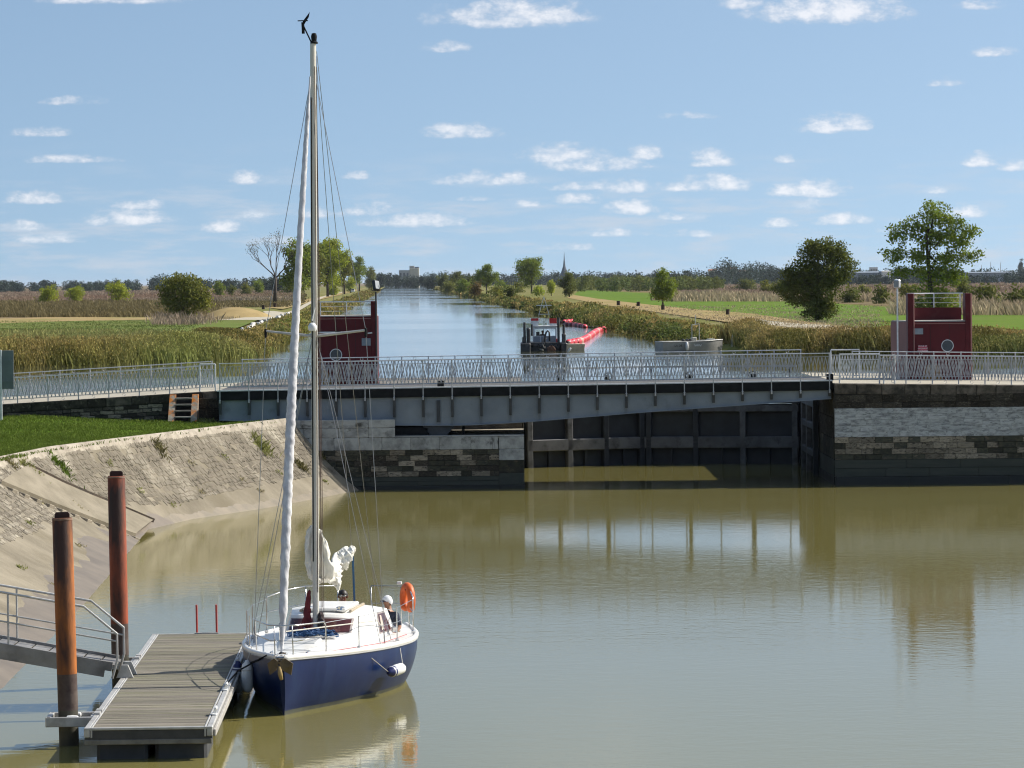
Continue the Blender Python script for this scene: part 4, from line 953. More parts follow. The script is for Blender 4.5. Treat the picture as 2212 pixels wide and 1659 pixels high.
for s in (-1, 1):
    tr = MB(); tr.grid([[(s*(hb(Y)+.012), Y, sh(Y)-.035), (s*(hb(Y)+.03), Y, sh(Y)-.015), (s*(hb(Y)+.03), Y, sh(Y)+.03), (s*(hb(Y)+.0), Y, sh(Y)+.055), (s*(hb(Y)-.05), Y, sh(Y)+.05), (s*(hb(Y)-.07), Y, sh(Y)+.02)] for Y in np.linspace(.0, 7.8, 50)]); tr.build('toe_rail', M_GEL, sb, smooth=True)
    rs = MB(); rs.grid([[(s*(hb(Y)+.004), Y, sh(Y)-.055), (s*(hb(Y)+.022), Y, sh(Y)-.05), (s*(hb(Y)+.022), Y, sh(Y)-.035), (s*(hb(Y)+.004), Y, sh(Y)-.03)] for Y in np.linspace(.0, 7.8, 50)]); rs.build('rubbing_strake', mat('grey_strake', (.40, .40, .40), (.3, .3, .3), rough=.5), sb, smooth=True)
tm = MB(); tm.box((0, 7.79, .98), (1.9, .08, .10), ch=.02); tm.box((0, .04, 1.10), (.16, .22, .06), ch=.015); tm.build('end_cap', M_GEL, sb)
# fore trunk + cabin
ft = MB(); rows = []
for Y in np.linspace(1.25, 3.9, 12):
    t = (Y-1.25)/2.65; w_ = lerp(.30, .74, t); h_ = lerp(.02, .16, t**.8)
    rows.append([(-w_-.08, Y, dz_(Y, w_)-.03), (-w_, Y, dz_(Y, w_)+h_*.75)]+[(f*w_, Y, dz_(Y, f*w_)+h_) for f in np.linspace(-.9, .9, 5)]+[(w_, Y, dz_(Y, w_)+h_*.75), (w_+.08, Y, dz_(Y, w_)-.03)])
ft.grid(rows); ft._add(rows[0], [tuple(range(len(rows[0])))]); ft.build('fore_trunk', M_GEL, sb, smooth=.7)
def front(X, t, off=0.):
    q = (X/.68)**2
    return Vector((X, 3.62+.50*t+.28*q*q-off*.75, 1.10+.40*t-.05*q*t+off*.65))
cbm = MB(); fx = np.linspace(-.68, .68, 15)
rowsf = [[front(x, t) for x in fx] for t in np.linspace(0, 1, 5)]; cbm.grid(rowsf)
# roof from the head of the front, sides down to the deck
ry = np.linspace(0, 1, 8); top = []
for s in ry:
    row = []
    for x in fx:
        p = rowsf[-1][list(fx).index(x)]; q = (x/.68)**2; Y = lerp(p.y, 5.98, s); row.append(Vector((x*lerp(1, 1.42, s), Y, p.z+.06*math.sin(min(1, s*1.6)*math.pi/2)*(1-q*.75)-.02*s)))
    top.append(row)
cbm.grid(top)
for k in (0, -1):
    sg_ = -1 if k == 0 else 1
    fr = [rowsf[i][k] for i in range(5)]; side = [fr]
    for s in ry[1:]:
        tp = top[list(ry).index(s)][k]; Y = tp.y; base = Vector((sg_*lerp(.78, 1.16, s), lerp(fr[0].y, 5.98, s), .955)); side.append([base.lerp(tp, q) for q in np.linspace(0, 1, 5)])
    side[0] = [Vector((sg_*.78, fr[0].y, .955)).lerp(fr[-1], q) for q in np.linspace(0, 1, 5)]
    cbm.grid(side); cbm.grid([fr, side[0]])
cbm._add([Vector((-1.16, 5.98, .9)), Vector((1.16, 5.98, .9))]+[p for p in top[-1][::-1]], [tuple(range(2+len(fx)))])
cbm.build('cabin', M_GEL, sb, smooth=.55)
M_WIN = mat('smoky_red_window', (.085, .022, .022), (.045, .015, .017), rough=.1, scale=3, c3=(.30, .20, .16), scale3=2.3, spread3=(.6, .75))
M_SEAL = mat('grey_window_seal', (.30, .25, .24), (.22, .19, .18), rough=.6)
def front_win(x0, x1, t0, t1, off, name, m):
    b = MB(); b.grid([[front(x, t, off) for x in np.linspace(x0, x1, 14)] for t in np.linspace(t0, t1, 4)]); return b.build(name, m, sb, smooth=True)
front_win(-.66, .62, .14, .86, .008, 'window_seal', M_SEAL); front_win(-.63, .58, .20, .80, .014, 'front_window', M_WIN)
def side_pt(s, q, off):
    base = Vector((lerp(.78, 1.16, s), lerp(3.62+.28, 5.98, s), .955)); tpf = front(.68, 1); tpy = lerp(tpf.y, 5.98, s)
    tp = Vector((.68*lerp(1, 1.42, s), tpy, tpf.z+.06*math.sin(min(1, s*1.6)*math.pi/2)*.25-.02*s)); p = base.lerp(tp, q); return p+Vector((off, -off*.3, off*.2))
for nm, m, e, off in (('window_seal', M_SEAL, .03, .006), ('side_window', M_WIN, 0, .012)):
    b = MB(); b.grid([[side_pt(.58-e, .18-e*2, off), side_pt(.64-e, .86+e*2, off)], [side_pt(.88+e, .18-e*2, off), side_pt(.84+e, .86+e*2, off)]]); b.build(nm, m, sb)
b = MB(); b.grid([[side_pt(.62, .24, .018), side_pt(.66, .8, .018)], [side_pt(.70, .24, .018), side_pt(.71, .8, .018)]]); b.build('curtain', mat('pale_curtain', (.5, .42, .36), (.4, .33, .28), rough=.9), sb)
b = MB(); b.box((0, 5.1, 1.565), (.86, 1.5, .07), ch=.025); b.build('sliding_hatch', M_GEL, sb)
b = MB(); b.box((.50, 5.2, 1.535), (.05, 1.5, .05), ch=.01); b.box((-.50, 5.2, 1.535), (.05, 1.5, .05), ch=.01); b.build('hatch_runner', mat('teak_strip', (.45, .38, .27), (.34, .28, .2), rough=.7), sb)
b = MB(); b.lathe([(.12, 0), (.11, .05), (.07, .085), (.001, .10)], 16, (.30, 4.45, 1.53)); b.build('chrome_vent', mat('polished_chrome', (.7, .7, .7), (.6, .6, .6), rough=.12, metal=1), sb, smooth=True)
b = MB(); b.box((-.05, 2.35, 1.135), (.62, .66, .075), rot=(.05, 0, 0), ch=.025); b.build('fore_hatch', mat('grey_hatch', (.60, .60, .58), (.48, .48, .47), rough=.4), sb)
b = MB(); b.box((-.05, 2.35, 1.09), (.74, .78, .05), rot=(.05, 0, 0), ch=.02); b.build('hatch_coaming', M_GEL, sb)
b = MB(); b.grid([[(x, 6.02+.12*abs(x), 1.58-.30*abs(x)+.02*math.sin(9*x)), (x, 6.30, 1.40-.25*abs(x)+.03*math.sin(13*x))] for x in np.linspace(.15, .98, 9)]); b.build('red_canvas', mat('bright_red_canvas', (.55, .02, .03), (.42, .015, .02), rough=.7), sb, smooth=True)
# mast, boom, rigging
MY = 3.42; MZ0, MZ1 = 1.15, 12.64; HEEL = .0060
def mp(z, x=0, y=0): return Vector((x+HEEL*(z-1), MY+y+.004*(z-1), z))
M_MAST = mat('worn_mast_alloy', (.62, .60, .53), (.52, .50, .45), rough=.45, metal=.0, scale=1.5, stretch=(1, 1, .1), c3=(.62, .58, .48), scale3=1)
ms = MB(); vs = []; n = 16
for z in np.linspace(MZ0, MZ1, 14):
    c = mp(z); tp = 1 if z < 10 else lerp(1, .92, (z-10)/2.7)
    for j in range(n): a = 2*math.pi*j/n; vs.append((c.x+.063*tp*math.cos(a), c.y+.085*tp*math.sin(a), z))
ms._add(vs, [(i*n+j, i*n+(j+1) % n, (i+1)*n+(j+1) % n, (i+1)*n+j) for i in range(13) for j in range(n)]+[tuple(range(13*n, 14*n))])
mast = ms.build('mast', M_MAST, sb, smooth=.8)
b = MB(); b.tube([mp(2.6, -.03, -.085), mp(11.6, -.03, -.085)], .012, 6); b.build('halyard', M_STEELD, mast)
b = MB(); b.tube([mp(2.0, .055, -.07), mp(12.2, .045, -.07)], .008, 5); b.tube([mp(1.6, .10, .02), mp(12.4, .06, 0)], .006, 5); b.tube([mp(1.5, .15, .05), mp(12.3, .06, 0)], .006, 5); b.tube([mp(1.7, .13, -.02), mp(11.0, .06, 0)], .007, 5); b.build('halyard', mat('brown_rope', (.10, .06, .05), (.07, .05, .04), rough=.9), mast)
SPZ = 6.98
for s in (-1, 1):
    b = MB(); b.tube([mp(SPZ, s*.04), mp(SPZ+.10, s*.98, .12)], [.032, .022], 7); b.build('spreader', M_ALU, mast, smooth=.6)
    b = MB(); b.box(mp(SPZ+.06, s*.99, .12), (.05, .05, .18), ch=.015); b.build('spreader_tip', M_STEELD, mast)
b = MB(); b.lathe([(.07, 0), (.085, .04), (.085, .10), (.05, .15), (.02, .16)], 14, mp(SPZ+.10, -.01, -.16)); b.build('radar_reflector', M_WHITE, mast, smooth=.7)
b = MB(); b.tube([mp(SPZ+.3, -.01, -.18), mp(SPZ+.55, .04, -.18)], .014, 5); b.build('steaming_light', M_WHITE, mast)
b = MB(); b.lathe([(.075, 0), (.075, .03), (.05, .05), (.06, .14), (.045, .2), (.01, .21)], 10, mp(MZ1, .02)); b.build('masthead_light', M_STEELD, mast, smooth=.7)
b = MB(); b.bar(mp(MZ1, -.02), mp(MZ1+.38, -.20), .025); b.poly3([mp(MZ1+.30, -.22), mp(MZ1+.44, -.20), mp(MZ1+.62, -.06), mp(MZ1+.52, -.08)]); b.bar(mp(MZ1+.45, -.30), mp(MZ1+.45, -.10), .02); b.bar(mp(MZ1+.2, -.19), mp(MZ1+.42, -.2), .05); b.build('wind_vane', M_STEELD, mast)
M_WIRE = mat('stainless_wire', (.34, .34, .35), (.28, .28, .29), rough=.35, metal=.6)
def wire(pts, r=.0065, name='stay', m=None, par=None): return MB().tube(pts, r, 5).build(name, m or M_WIRE, par or sb)
for s in (-1, 1):
    tip = mp(SPZ+.10, s*.99, .12)
    wire([mp(11.9, s*.06), tip, Vector((s*1.30, 3.75, sh(3.75)+.05))], name='cap_shroud'); wire([mp(SPZ-.1, s*.06), Vector((s*1.28, 3.35, sh(3.4)+.05))], name='lower_shroud'); wire([mp(SPZ-.1, s*.06), Vector((s*1.34, 4.25, sh(4.2)+.05))], name='lower_shroud')
    MB().tube([Vector((s*1.30, 3.75, .95)), Vector((s*1.30-s*.02, 3.75, 1.25))], .014, 6).build('turnbuckle', M_WIRE, sb)
wire([mp(12.5, .05, .1), Vector((.5, 7.7, 1.0))], name='backstay'); wire([mp(12.2, .05, .1), Vector((.26, 6.0, 2.70))], name='topping_lift')
# furled headsail with spiral folds
J0 = Vector((-.08, .42, 1.14)); J1 = mp(12.0, -.03, -.16); jb = MB(); vs = []; nn = 14; kk = 220
for i in range(kk+1):
    s = i/kk; c = J0.lerp(J1, s); c.x += -.05*math.sin(math.pi*s); 
    r = np.interp(s, [0, .015, .03, .055, .07, .10, .17, .40, .75, .93, .95, .97, 1], [.028, .03, .05, .055, .085, .075, .088, .090, .062, .042, .03, .018, .015])
    for j in range(nn):
        a = 2*math.pi*j/nn; ph = a+s*210; rr = r*(1+.055*math.cos(ph)+.05*math.cos(2*ph+1)+.03*math.sin(s*410+2*a)+.06*math.sin(a*3+s*190)*(s < .2)); vs.append((c.x+rr*math.cos(a), c.y+rr*math.sin(a), c.z))
jb._add(vs, [(i*nn+j, i*nn+(j+1) % nn, (i+1)*nn+(j+1) % nn, (i+1)*nn+j) for i in range(kk) for j in range(nn)])
M_SAILG = mat('grey_white_sailcloth', (.68, .67, .67), (.46, .45, .47), rough=.85, scale=7, stretch=(1, 1, .5), bump=.3, bscale=20)
jib = jb.build('furled_headsail', M_SAILG, sb, smooth=True)
b = MB(); b.lathe([(.05, 0), (.06, .05), (.06, .13), (.03, .15)], 12, J0-Vector((0, 0, .14))); b.build('furling_drum', M_STEELD, jib, smooth=.6)
wire([J0.lerp(J1, .035)+Vector((.05, .02, 0)), Vector((.95, 4.9, 1.3)), Vector((1.0, 5.4, 1.1))], .012, 'sheet_rope', mat('cream_rope', (.6, .57, .5), (.5, .47, .4), rough=.9)); wire([J0.lerp(J1, .02)+Vector((-.05, 0, 0)), Vector((-1.0, 4.8, 1.25))], .010, 'sheet_rope', mat('cream_rope', (0, 0, 0)))
# boom and the dropped mainsail heaped on it
BM0 = mp(2.20, .02, .10); BM1 = Vector((.05, 6.05, 2.42))
MB().tube([BM0, BM1], .05, 10).build('boom', M_MAST, sb, smooth=.7)
def heap(path, rad, seed, n=26, k=60, amp=.5):
    rg = np.random.default_rng(seed); ph = rg.uniform(0, 6.28, 12); vs = []
    P_ = [Vector(p) for p in path]; L_ = len(P_)-1
    for i in range(k+1):
        s = i/k; u = s*L_; q = min(int(u), L_-1); c = P_[q].lerp(P_[q+1], u-q); t = (P_[min(q+1, L_)]-P_[q]).normalized()
        r = np.interp(s, np.linspace(0, 1, len(rad)), rad)
        e1 = t.cross(Vector((0, 1, .15))).normalized(); e2 = t.cross(e1)
        for j in range(n):
            a = 2*math.pi*j/n
            f = 1+amp*(.32*math.sin(3*a+ph[0]+6*s)+.25*math.sin(5*a+ph[1]-9*s)+.2*math.sin(8*a+ph[2]+15*s)+.15*math.sin(11*a+ph[3]-22*s))+.10*math.sin(26*s+ph[4]+2*a)+.08*math.sin(51*s+ph[5]+3*a)
            w = r*f*(1 if i not in (0, k) else .1); vs.append(c+e1*(w*math.cos(a))+e2*(w*math.sin(a)))
    b = MB(); b._add(vs, [(i*n+j, i*n+(j+1) % n, (i+1)*n+(j+1) % n, (i+1)*n+j) for i in range(k) for j in range(n)]); return b
M_SAILW = mat('ivory_sailcloth', (.80, .78, .71), (.73, .70, .62), rough=.8, scale=3, bump=.4, bscale=9)
ml = heap([mp(3.22, .04, .12), mp(2.9, .06, .22), mp(2.6, .08, .30), mp(2.34, .10, .45), Vector((.0, 4.6, 2.26)), Vector((.0, 5.3, 2.30)), Vector((.04, 5.9, 2.48)), Vector((.16, 6.1, 2.68))], [.05, .10, .12, .14, .17, .17, .14, .10, .04], 4, amp=.7).build('heaped_mainsail', M_SAILW, sb, smooth=True)
heap([mp(3.30, -.04, .08), mp(3.05, -.13, .12), mp(2.65, -.15, .14), mp(2.35, -.12, .16), mp(2.2, -.06, .2)], [.05, .09, .085, .08, .03], 9, amp=.7, k=40).build('sail_fold', M_SAILW, ml, smooth=True)
heap([Vector((.08, 4.9, 2.22)), Vector((.17, 4.85, 2.06)), Vector((.20, 4.8, 1.90))], [.13, .08, .02], 12, amp=.5, k=24).build('sail_fold', M_SAILW, ml, smooth=True)
heap([Vector((.06, 5.6, 2.36)), Vector((.22, 5.7, 2.54)), Vector((.36, 5.8, 2.70))], [.16, .13, .04], 15, amp=.5, k=30).build('sail_fold', M_SAILW, ml, smooth=True)
wire([Vector((.26, 6.1, 2.66)), Vector((.26, 6.3, 1.30))], .022, 'mainsheet', mat('blue_rope', (.02, .10, .22), (.015, .06, .14), rough=.85))
heap([mp(2.05, -.12, -.02), mp(1.7, -.16, -.04), mp(1.4, -.17, -.05), mp(1.22, -.2, -.08)], [.03, .055, .085, .06], 21, amp=.35, k=30).build('red_sail_bag', mat('maroon_cloth', (.16, .015, .02), (.11, .012, .016), rough=.85), sb, smooth=True)
heap([mp(1.62, .10, -.05), mp(1.4, .12, -.06), mp(1.2, .14, -.06)], [.04, .07, .04], 22, amp=.5, k=24).build('rope_hank', mat('dark_brown_rope', (.07, .05, .045), (.04, .03, .03), rough=.95), sb, smooth=True)
# pulpit, pushpit, stanchions, lifelines
M_SS = mat('stainless_tube', (.62, .62, .62), (.5, .5, .5), rough=.2, metal=.9)
pp = MB(); pp.tube([(.60, 1.28, sh(1.2)+.04), (.60, 1.25, 1.58), (.58, 1.18, 1.64), (.28, .15, 1.68), (.0, -.06, 1.69), (-.28, .15, 1.68), (-.80, 1.50, 1.64), (-.82, 1.58, 1.58), (-.80, 1.6, sh(1.5)+.04)], .0135, 8)
pp.tube([(.60, 1.25, 1.36), (.25, .2, 1.38), (-.25, .2, 1.38), (-.81, 1.55, 1.36)], .011, 7); pp.tube([(.17, .25, 1.07), (.17, .18, 1.68)], .012, 7); pp.tube([(-.17, .25, 1.07), (-.17, .18, 1.68)], .012, 7); pp.build('pulpit', M_SS, sb, smooth=True)
st = {1: [(.60, 1.25), (1.03, 2.4), (1.47, 4.2), (1.50, 6.0)], -1: [(.82, 1.58), (1.10, 2.4), (1.36, 3.4), (1.52, 4.7), (1.50, 6.0)]}
for s, l in st.items():
    for (x, y) in l[1:]:
        MB().tube([(s*x, y, sh(y)+.02), (s*x, y, 1.64)], .0125, 7).build('stanchion', M_SS, sb); MB().box((s*x, y, sh(y)+.05), (.06, .09, .06), ch=.01).build('stanchion_base', M_SS, sb)
    for zz in (1.62, 1.34): wire([Vector((s*x, y, zz)) for x, y in l], .0055, 'lifeline', M_SS)
ps = MB(); ps.tube([(1.50, 6.0, .98), (1.50, 6.0, 1.66), (1.28, 7.0, 1.72), (1.0, 7.6, 1.74), (.35, 7.72, 1.74)], .0135, 8); ps.tube([(-1.50, 6.0, .98), (-1.50, 6.0, 1.66), (-1.28, 7.0, 1.72), (-1.0, 7.6, 1.74), (-.35, 7.72, 1.74)], .0135, 8)
for x, y in ((1.24, 7.1), (1.0, 7.6), (.35, 7.72), (-.35, 7.72), (-1.0, 7.6)): ps.tube([(x, y, .96), (x, y, 1.73)], .012, 7)
ps.tube([(1.5, 6.0, 1.36), (1.24, 7.1, 1.38), (1.0, 7.6, 1.38), (.35, 7.72, 1.38)], .010, 6); ps.tube([(-1.5, 6.0, 1.36), (-1.0, 7.6, 1.38), (-.35, 7.72, 1.38)], .010, 6); ps.build('pushpit', M_SS, sb, smooth=True)
MB().box((.98, 7.5, 1.82), (.10, .07, .06), ch=.01).build('stern_light', M_WHITE, sb)
wire([Vector((.30, .6, 1.10)), Vector((.60, 1.3, 1.06)), Vector((1.30, 3.6, 1.0)), Vector((1.5, 5.2, 1.0))], .006, 'jackline', mat('red_line', (.5, .06, .06), (.4, .05, .05), rough=.8))
for x, y in ((.34, .75), (-.34, .75)): MB().tube([(x, y-.09, 1.12), (x, y, 1.105), (x, y+.09, 1.12)], .016, 6).build('deck_cleat', M_SS, sb)
MB().lathe([(.06, 0), (.055, .07), (.07, .10), (.03, .12)], 12, (1.18, 5.6, 1.0)).build('winch', M_SS, sb, smooth=.7)
# --- things lying on or hanging from the boat
rg = random.Random(5); rp = MB()
for k in range(34):
    cx, cy = rg.gauss(0, .20), rg.gauss(0, .09); r1, r2 = rg.uniform(.08, .24), rg.uniform(.05, .12); ph = rg.uniform(0, 6.28); z0 = .02+.13*max(0, 1-abs(cx)*2.2)*rg.random()
    rp.tube([(cx+r1*math.cos(a+ph), cy+r2*math.sin(a+ph), z0+.025*math.sin(3*a+ph)) for a in np.linspace(0, 5.6, 13)], .015, 5)
q = bw(-.02, 2.95, 1.19); tag(rp.build('rope_coil', mat('navy_blue_rope', (.012, .045, .13), (.02, .09, .22), rough=.8, scale=30), loc=q, rot=(0, 0, -BA)), 'heap of dark blue rope on the foredeck in front of the mast', 'rope')
an = thing('anchor', 'brown plough anchor stowed over the bow of the blue yacht', 'anchor', bw(0, -.10, .98), -BA)
M_BRZ = mat('bronze_rusty_anchor', (.13, .095, .045), (.08, .055, .03), rough=.55, metal=.3, scale=8)
MB().bar((0, .42, .14), (0, -.10, .04), .05, .07).build('shank', M_BRZ, an)
for s in (-1, 1):
    b = MB(); b._add([(0, -.16, .05), (s*.10, -.10, .12), (s*.24, -.04, .02), (s*.20, -.02, -.20), (s*.06, -.12, -.10), (0, -.12, .05), (s*.10, -.06, .12), (s*.24, .0, .02), (s*.20, .02, -.20), (s*.06, -.08, -.10)], [(0, 1, 2, 3, 4), (9, 8, 7, 6, 5), (0, 5, 6, 1), (1, 6, 7, 2), (2, 7, 8, 3), (3, 8, 9, 4), (4, 9, 5, 0)]); b.build('fluke', M_BRZ, an)
b = MB(); b.tube([(0, -.12, -.02), (.02, -.15, -.16), (.04, -.12, -.27)], [.03, .045, .03], 8); b.build('crown', mat('tan_chafe_bag', (.36, .25, .10), (.25, .17, .07), rough=.8), an, smooth=True)
b = MB(); b.box((0, .1, .10), (.22, .16, .02)); b.tube([(-.1, -.02, .13), (.1, -.02, .13)], .02, 6); b.box((-.09, .05, .13), (.015, .3, .10)); b.box((.09, .05, .13), (.015, .3, .10)); b.build('bow_roller', M_SS, an)
def fender(label, p, axis, m_end, hang):
    t = thing('fender', label, 'fender', p); d = Vector(axis).normalized(); Rm = Vector((0, 0, 1)).rotation_difference(d).to_matrix()
    MB().lathe([(.01, -.29), (.07, -.27), (.105, -.2), (.11, 0), (.105, .2), (.07, .27), (.01, .29)], 16, (0, 0, 0), rot=Rm).build('body', M_WHITE, t, smooth=True)
    MB().lathe([(.035, -.33), (.05, -.29), (.09, -.25), (.112, -.16), (.112, -.14)], 16, (0, 0, 0), rot=Rm).build('end_cap', m_end, t, smooth=True)
    for h, e in hang: MB().tube([Vector(e)*1, Vector(h)-Vector(p)], .008, 5).build('lanyard', mat('cream_rope', (0, 0, 0)), t)
M_FEND = mat('blue_fender_end', (.01, .018, .10), (.015, .02, .12), rough=.4)
pf = bw(1.60, 3.3, .50); ax = Vector((math.sin(BA+.32), math.cos(BA+.32), .06)); fender('white fender with blue end hanging level on the port side of the blue hull', pf, ax, M_FEND, [(bw(1.06, 2.4, 1.0), -ax*.3), (bw(1.50, 4.2, 1.0), ax*.28)])
fender('grey-white fender hanging upright between the bow of the blue hull and the pontoon', bw(-1.02, 1.75, .52), (0, 0.05, -1), M_WHITE, [(bw(-.95, 1.9, 1.1), (0, 0, .3))])
fender('dark fender squeezed between the middle of the blue hull and the pontoon', bw(-1.40, 2.7, .40), (0, 0.05, -1), M_FEND, [(bw(-1.3, 2.9, 1.05), (0, 0, .3))])
hbuoy = thing('horseshoe_buoy', 'orange horseshoe lifebuoy strapped upright on the stern rail', 'lifebuoy', bw(1.22, 7.05, 1.22), -BA+.5)
M_ORANGE = mat('orange_vinyl', (.70, .13, .02), (.58, .10, .015), rough=.5, scale=4)
hp = [(0, .24*math.cos(a), .31+.26*math.sin(a)) for a in np.linspace(-1.05, math.pi+1.05, 22)]
MB().tube(hp, [.05]+[.085]*20+[.05], 10).build('float_ring', M_ORANGE, hbuoy, smooth=True)
MB().tube([(.09, -.1, .5), (.0, -.1, .62), (-.09, -.1, .5)], .012, 5).build('strap', M_STEELD, hbuoy)
def rope(label, pts, r, m): 
    o = MB().tube([Vector(p)-Vector(pts[0]) for p in pts], r, 6).build('mooring_rope', m, loc=pts[0], smooth=True); tag(o, label, 'rope', 'mooring ropes')
    return o
def pw(x, y, z): c, s = math.cos(PROT), math.sin(PROT); return PO+Vector((x*c-y*s, x*s+y*c, z))
rope('dark mooring rope from the bow of the blue yacht down to the nearer pontoon cleat', [bw(-.34, .75, 1.10), bw(-.5, .5, 1.02), pw(2.25, 6.9, .72), pw(2.12, 5.3, .66)], .016, M_STEELD)
rope('second dark mooring rope low along the pontoon edge by the bow', [bw(-.34, .8, 1.10), bw(-.62, 1.0, .95), pw(2.2, 8.6, .62), pw(2.12, 9.3, .64)], .014, M_STEELD)
# ================================================================== people
def person(name_label, loc, rz, scale, joints, edges, skin, shirt=None, shirt_nodes=(), trousers=None, trouser_nodes=(), hair=None, hat=None, glasses=None, head=None):
    """joints: name -> (x, y, z, r); one skinned body, clothes grown on the same bones as children"""
    names = list(joints); idx = {n: i for i, n in enumerate(names)}
    def skinned(name, keep, grow, m, parent, lv=2, loc=(0, 0, 0), rz=0):
        ks_ = [n for n in names if n in keep]; me = bpy.data.meshes.new(name)
        me.from_pydata([joints[n][:3] for n in ks_], [(ks_.index(a), ks_.index(b)) for a, b in edges if a in ks_ and b in ks_], [])
        me.materials.append(m); o = link(name, me, parent, loc, (0, 0, rz)); o.modifiers.new('skin', 'SKIN'); sd = o.modifiers.new('sub', 'SUBSURF'); sd.levels = lv; sd.render_levels = lv
        o.modifiers['skin'].use_smooth_shade = True
        for i, n in enumerate(ks_):
            r = joints[n][3]*grow; me.skin_vertices[0].data[i].radius = (r, r)
        me.skin_vertices[0].data[0].use_root = True
        return o
    body = skinned('person', names, 1, skin, None, 2, loc, rz); body.scale = (scale,)*3
    tag(body, name_label, 'person')
    if shirt: skinned('shirt', shirt_nodes, 1.10, shirt, body)
    if trousers: skinned('trousers', trouser_nodes, 1.12, trousers, body)
    hx, hy, hz = joints['head'][:3]; fd = Vector(head).normalized(); sd_ = Vector((fd.y, -fd.x, 0))
    def hp_(f, s, u): return Vector((hx, hy, hz))+fd*f+sd_*s+Vector((0, 0, u))
    ft_ = MB(); ft_._add([hp_(.098, 0, .025), hp_(.094, -.016, -.022), hp_(.094, .016, -.022), hp_(.128, 0, -.018)], [(0, 1, 3), (0, 3, 2), (1, 2, 3)])
    for s in (-1, 1): ft_.ball(hp_(.0, s*.092, .0), (.018, .022, .032), 8, 6)
    ft_.box(hp_(.098, 0, -.052), (.045, .02, .010)) ; ft_.build('face', skin, body, smooth=True)
    if glasses:
        g = MB()
        for s in (-1, 1):
            c = hp_(.104, s*.036, .022); g.tube([c+sd_*(.030*math.cos(a))+Vector((0, 0, .022*math.sin(a))) for a in np.linspace(0, 6.283, 12, endpoint=False)], .005, 5, closed=True); g.ball(c, (.026, .026, .020), 10, 6)
            g.bar(hp_(.10, s*.066, .028), hp_(.0, s*.096, .025), .008)
        g.build('sunglasses', glasses, body, smooth=.8)
    if hair:
        hm = MB(); vs = []; nn_ = 16
        for i in range(9):
            t = math.pi*.62*i/8
            for j in range(nn_):
                a = 2*math.pi*j/nn_; f = math.cos(a); back = .5-.5*f; tt = t*(lerp(.62, 1.12, back))
                vs.append(hp_(.112*math.sin(tt)*f-.008, .104*math.sin(tt)*math.sin(a), .018+.125*math.cos(tt)))
        hm._add(vs, [(i*nn_+j, (i+1)*nn_+j, (i+1)*nn_+(j+1) % nn_, i*nn_+(j+1) % nn_) for i in range(8) for j in range(nn_)]); hm.build('hair' if hat is None else 'cap', hair, body, smooth=True)
    return body
def seated(arm_r, arm_l, turn=(0, 0)):
    J = {'pelvis': (0, 0, .10, .135), 'waist': (0, .0, .27, .125), 'chest': (0, .02, .46, .145), 'neckb': (0, .02, .575, .075), 'neck': (turn[0]*.2, .02+turn[1]*.2, .645, .055), 'head': (turn[0], .02+turn[1], .77, .088), 'crown': (turn[0], .02+turn[1], .845, .070), 'chin': (turn[0]*1.8, .02+turn[1]*1.8-.02, .705, .05)}
    E = [('pelvis', 'waist'), ('waist', 'chest'), ('chest', 'neckb'), ('neckb', 'neck'), ('neck', 'head'), ('head', 'crown')]
    J.pop('chin')
    for s, nm, arm in ((1, 'r', arm_r), (-1, 'l', arm_l)):
        J['sho'+nm] = (s*.185, .02, .53, .062); J['elb'+nm] = (*arm[0], .044); J['wri'+nm] = (*arm[1], .030); J['palm'+nm] = (*arm[2], .034)
        E += [('chest', 'sho'+nm), ('sho'+nm, 'elb'+nm), ('elb'+nm, 'wri'+nm), ('wri'+nm, 'palm'+nm)]
        w = Vector(arm[1]); p = Vector(arm[2]); d = (p-w).normalized(); sd = d.cross(Vector((0, 0, 1))).normalized()
        for k, (off, ln) in enumerate(((-.027, .062), (-.009, .072), (.009, .068), (.027, .054))):
            a = p+d*.03+sd*off; b_ = a+d*ln*.6+Vector((0, 0, -.008)); c = b_+d*ln*.4+Vector((0, 0, -.025))
            J[f'f{k}a{nm}'] = (*a, .010); J[f'f{k}b{nm}'] = (*b_, .009); J[f'f{k}c{nm}'] = (*c, .008); E += [('palm'+nm, f'f{k}a{nm}'), (f'f{k}a{nm}', f'f{k}b{nm}'), (f'f{k}b{nm}', f'f{k}c{nm}')]
        a = w+d*.03-sd*.035*s; b_ = a+d*.04-sd*.018*s; J['ta'+nm] = (*a, .012); J['tb'+nm] = (*b_, .009); E += [('wri'+nm, 'ta'+nm), ('ta'+nm, 'tb'+nm)]
        J['hip'+nm] = (s*.10, -.02, .07, .10); J['kne'+nm] = (s*.12, -.44, .09, .068); J['ank'+nm] = (s*.12, -.50, -.33, .045); J['toe'+nm] = (s*.13, -.66, -.37, .036)
        E += [('pelvis', 'hip'+nm), ('hip'+nm, 'kne'+nm), ('kne'+nm, 'ank'+nm), ('ank'+nm, 'toe'+nm)]
    return J, E
TOPS = ['pelvis', 'waist', 'chest', 'neckb', 'shor', 'shol', 'elbr', 'elbl']; LEGS = ['pelvis', 'hipr', 'hipl', 'kner', 'knel', 'ankr', 'ankl']
M_SKIN = mat('tanned_skin', (.42, .22, .14), (.36, .18, .11), rough=.55, scale=8); M_SKIN2 = mat('brown_skin', (.22, .10, .065), (.17, .08, .05), rough=.55, scale=8)
M_NAVYC = mat('navy_shirt', (.035, .04, .065), (.025, .03, .05), rough=.9, scale=10); M_BLK = mat('black_cloth', (.018, .016, .016), (.012, .011, .011), rough=.9)
J, E = seated(((.30, -.02, .28), (.26, -.22, .15), (.22, -.30, .14)), ((-.30, -.06, .30), (-.24, -.28, .20), (-.20, -.36, .19)), (-.03, -.03))
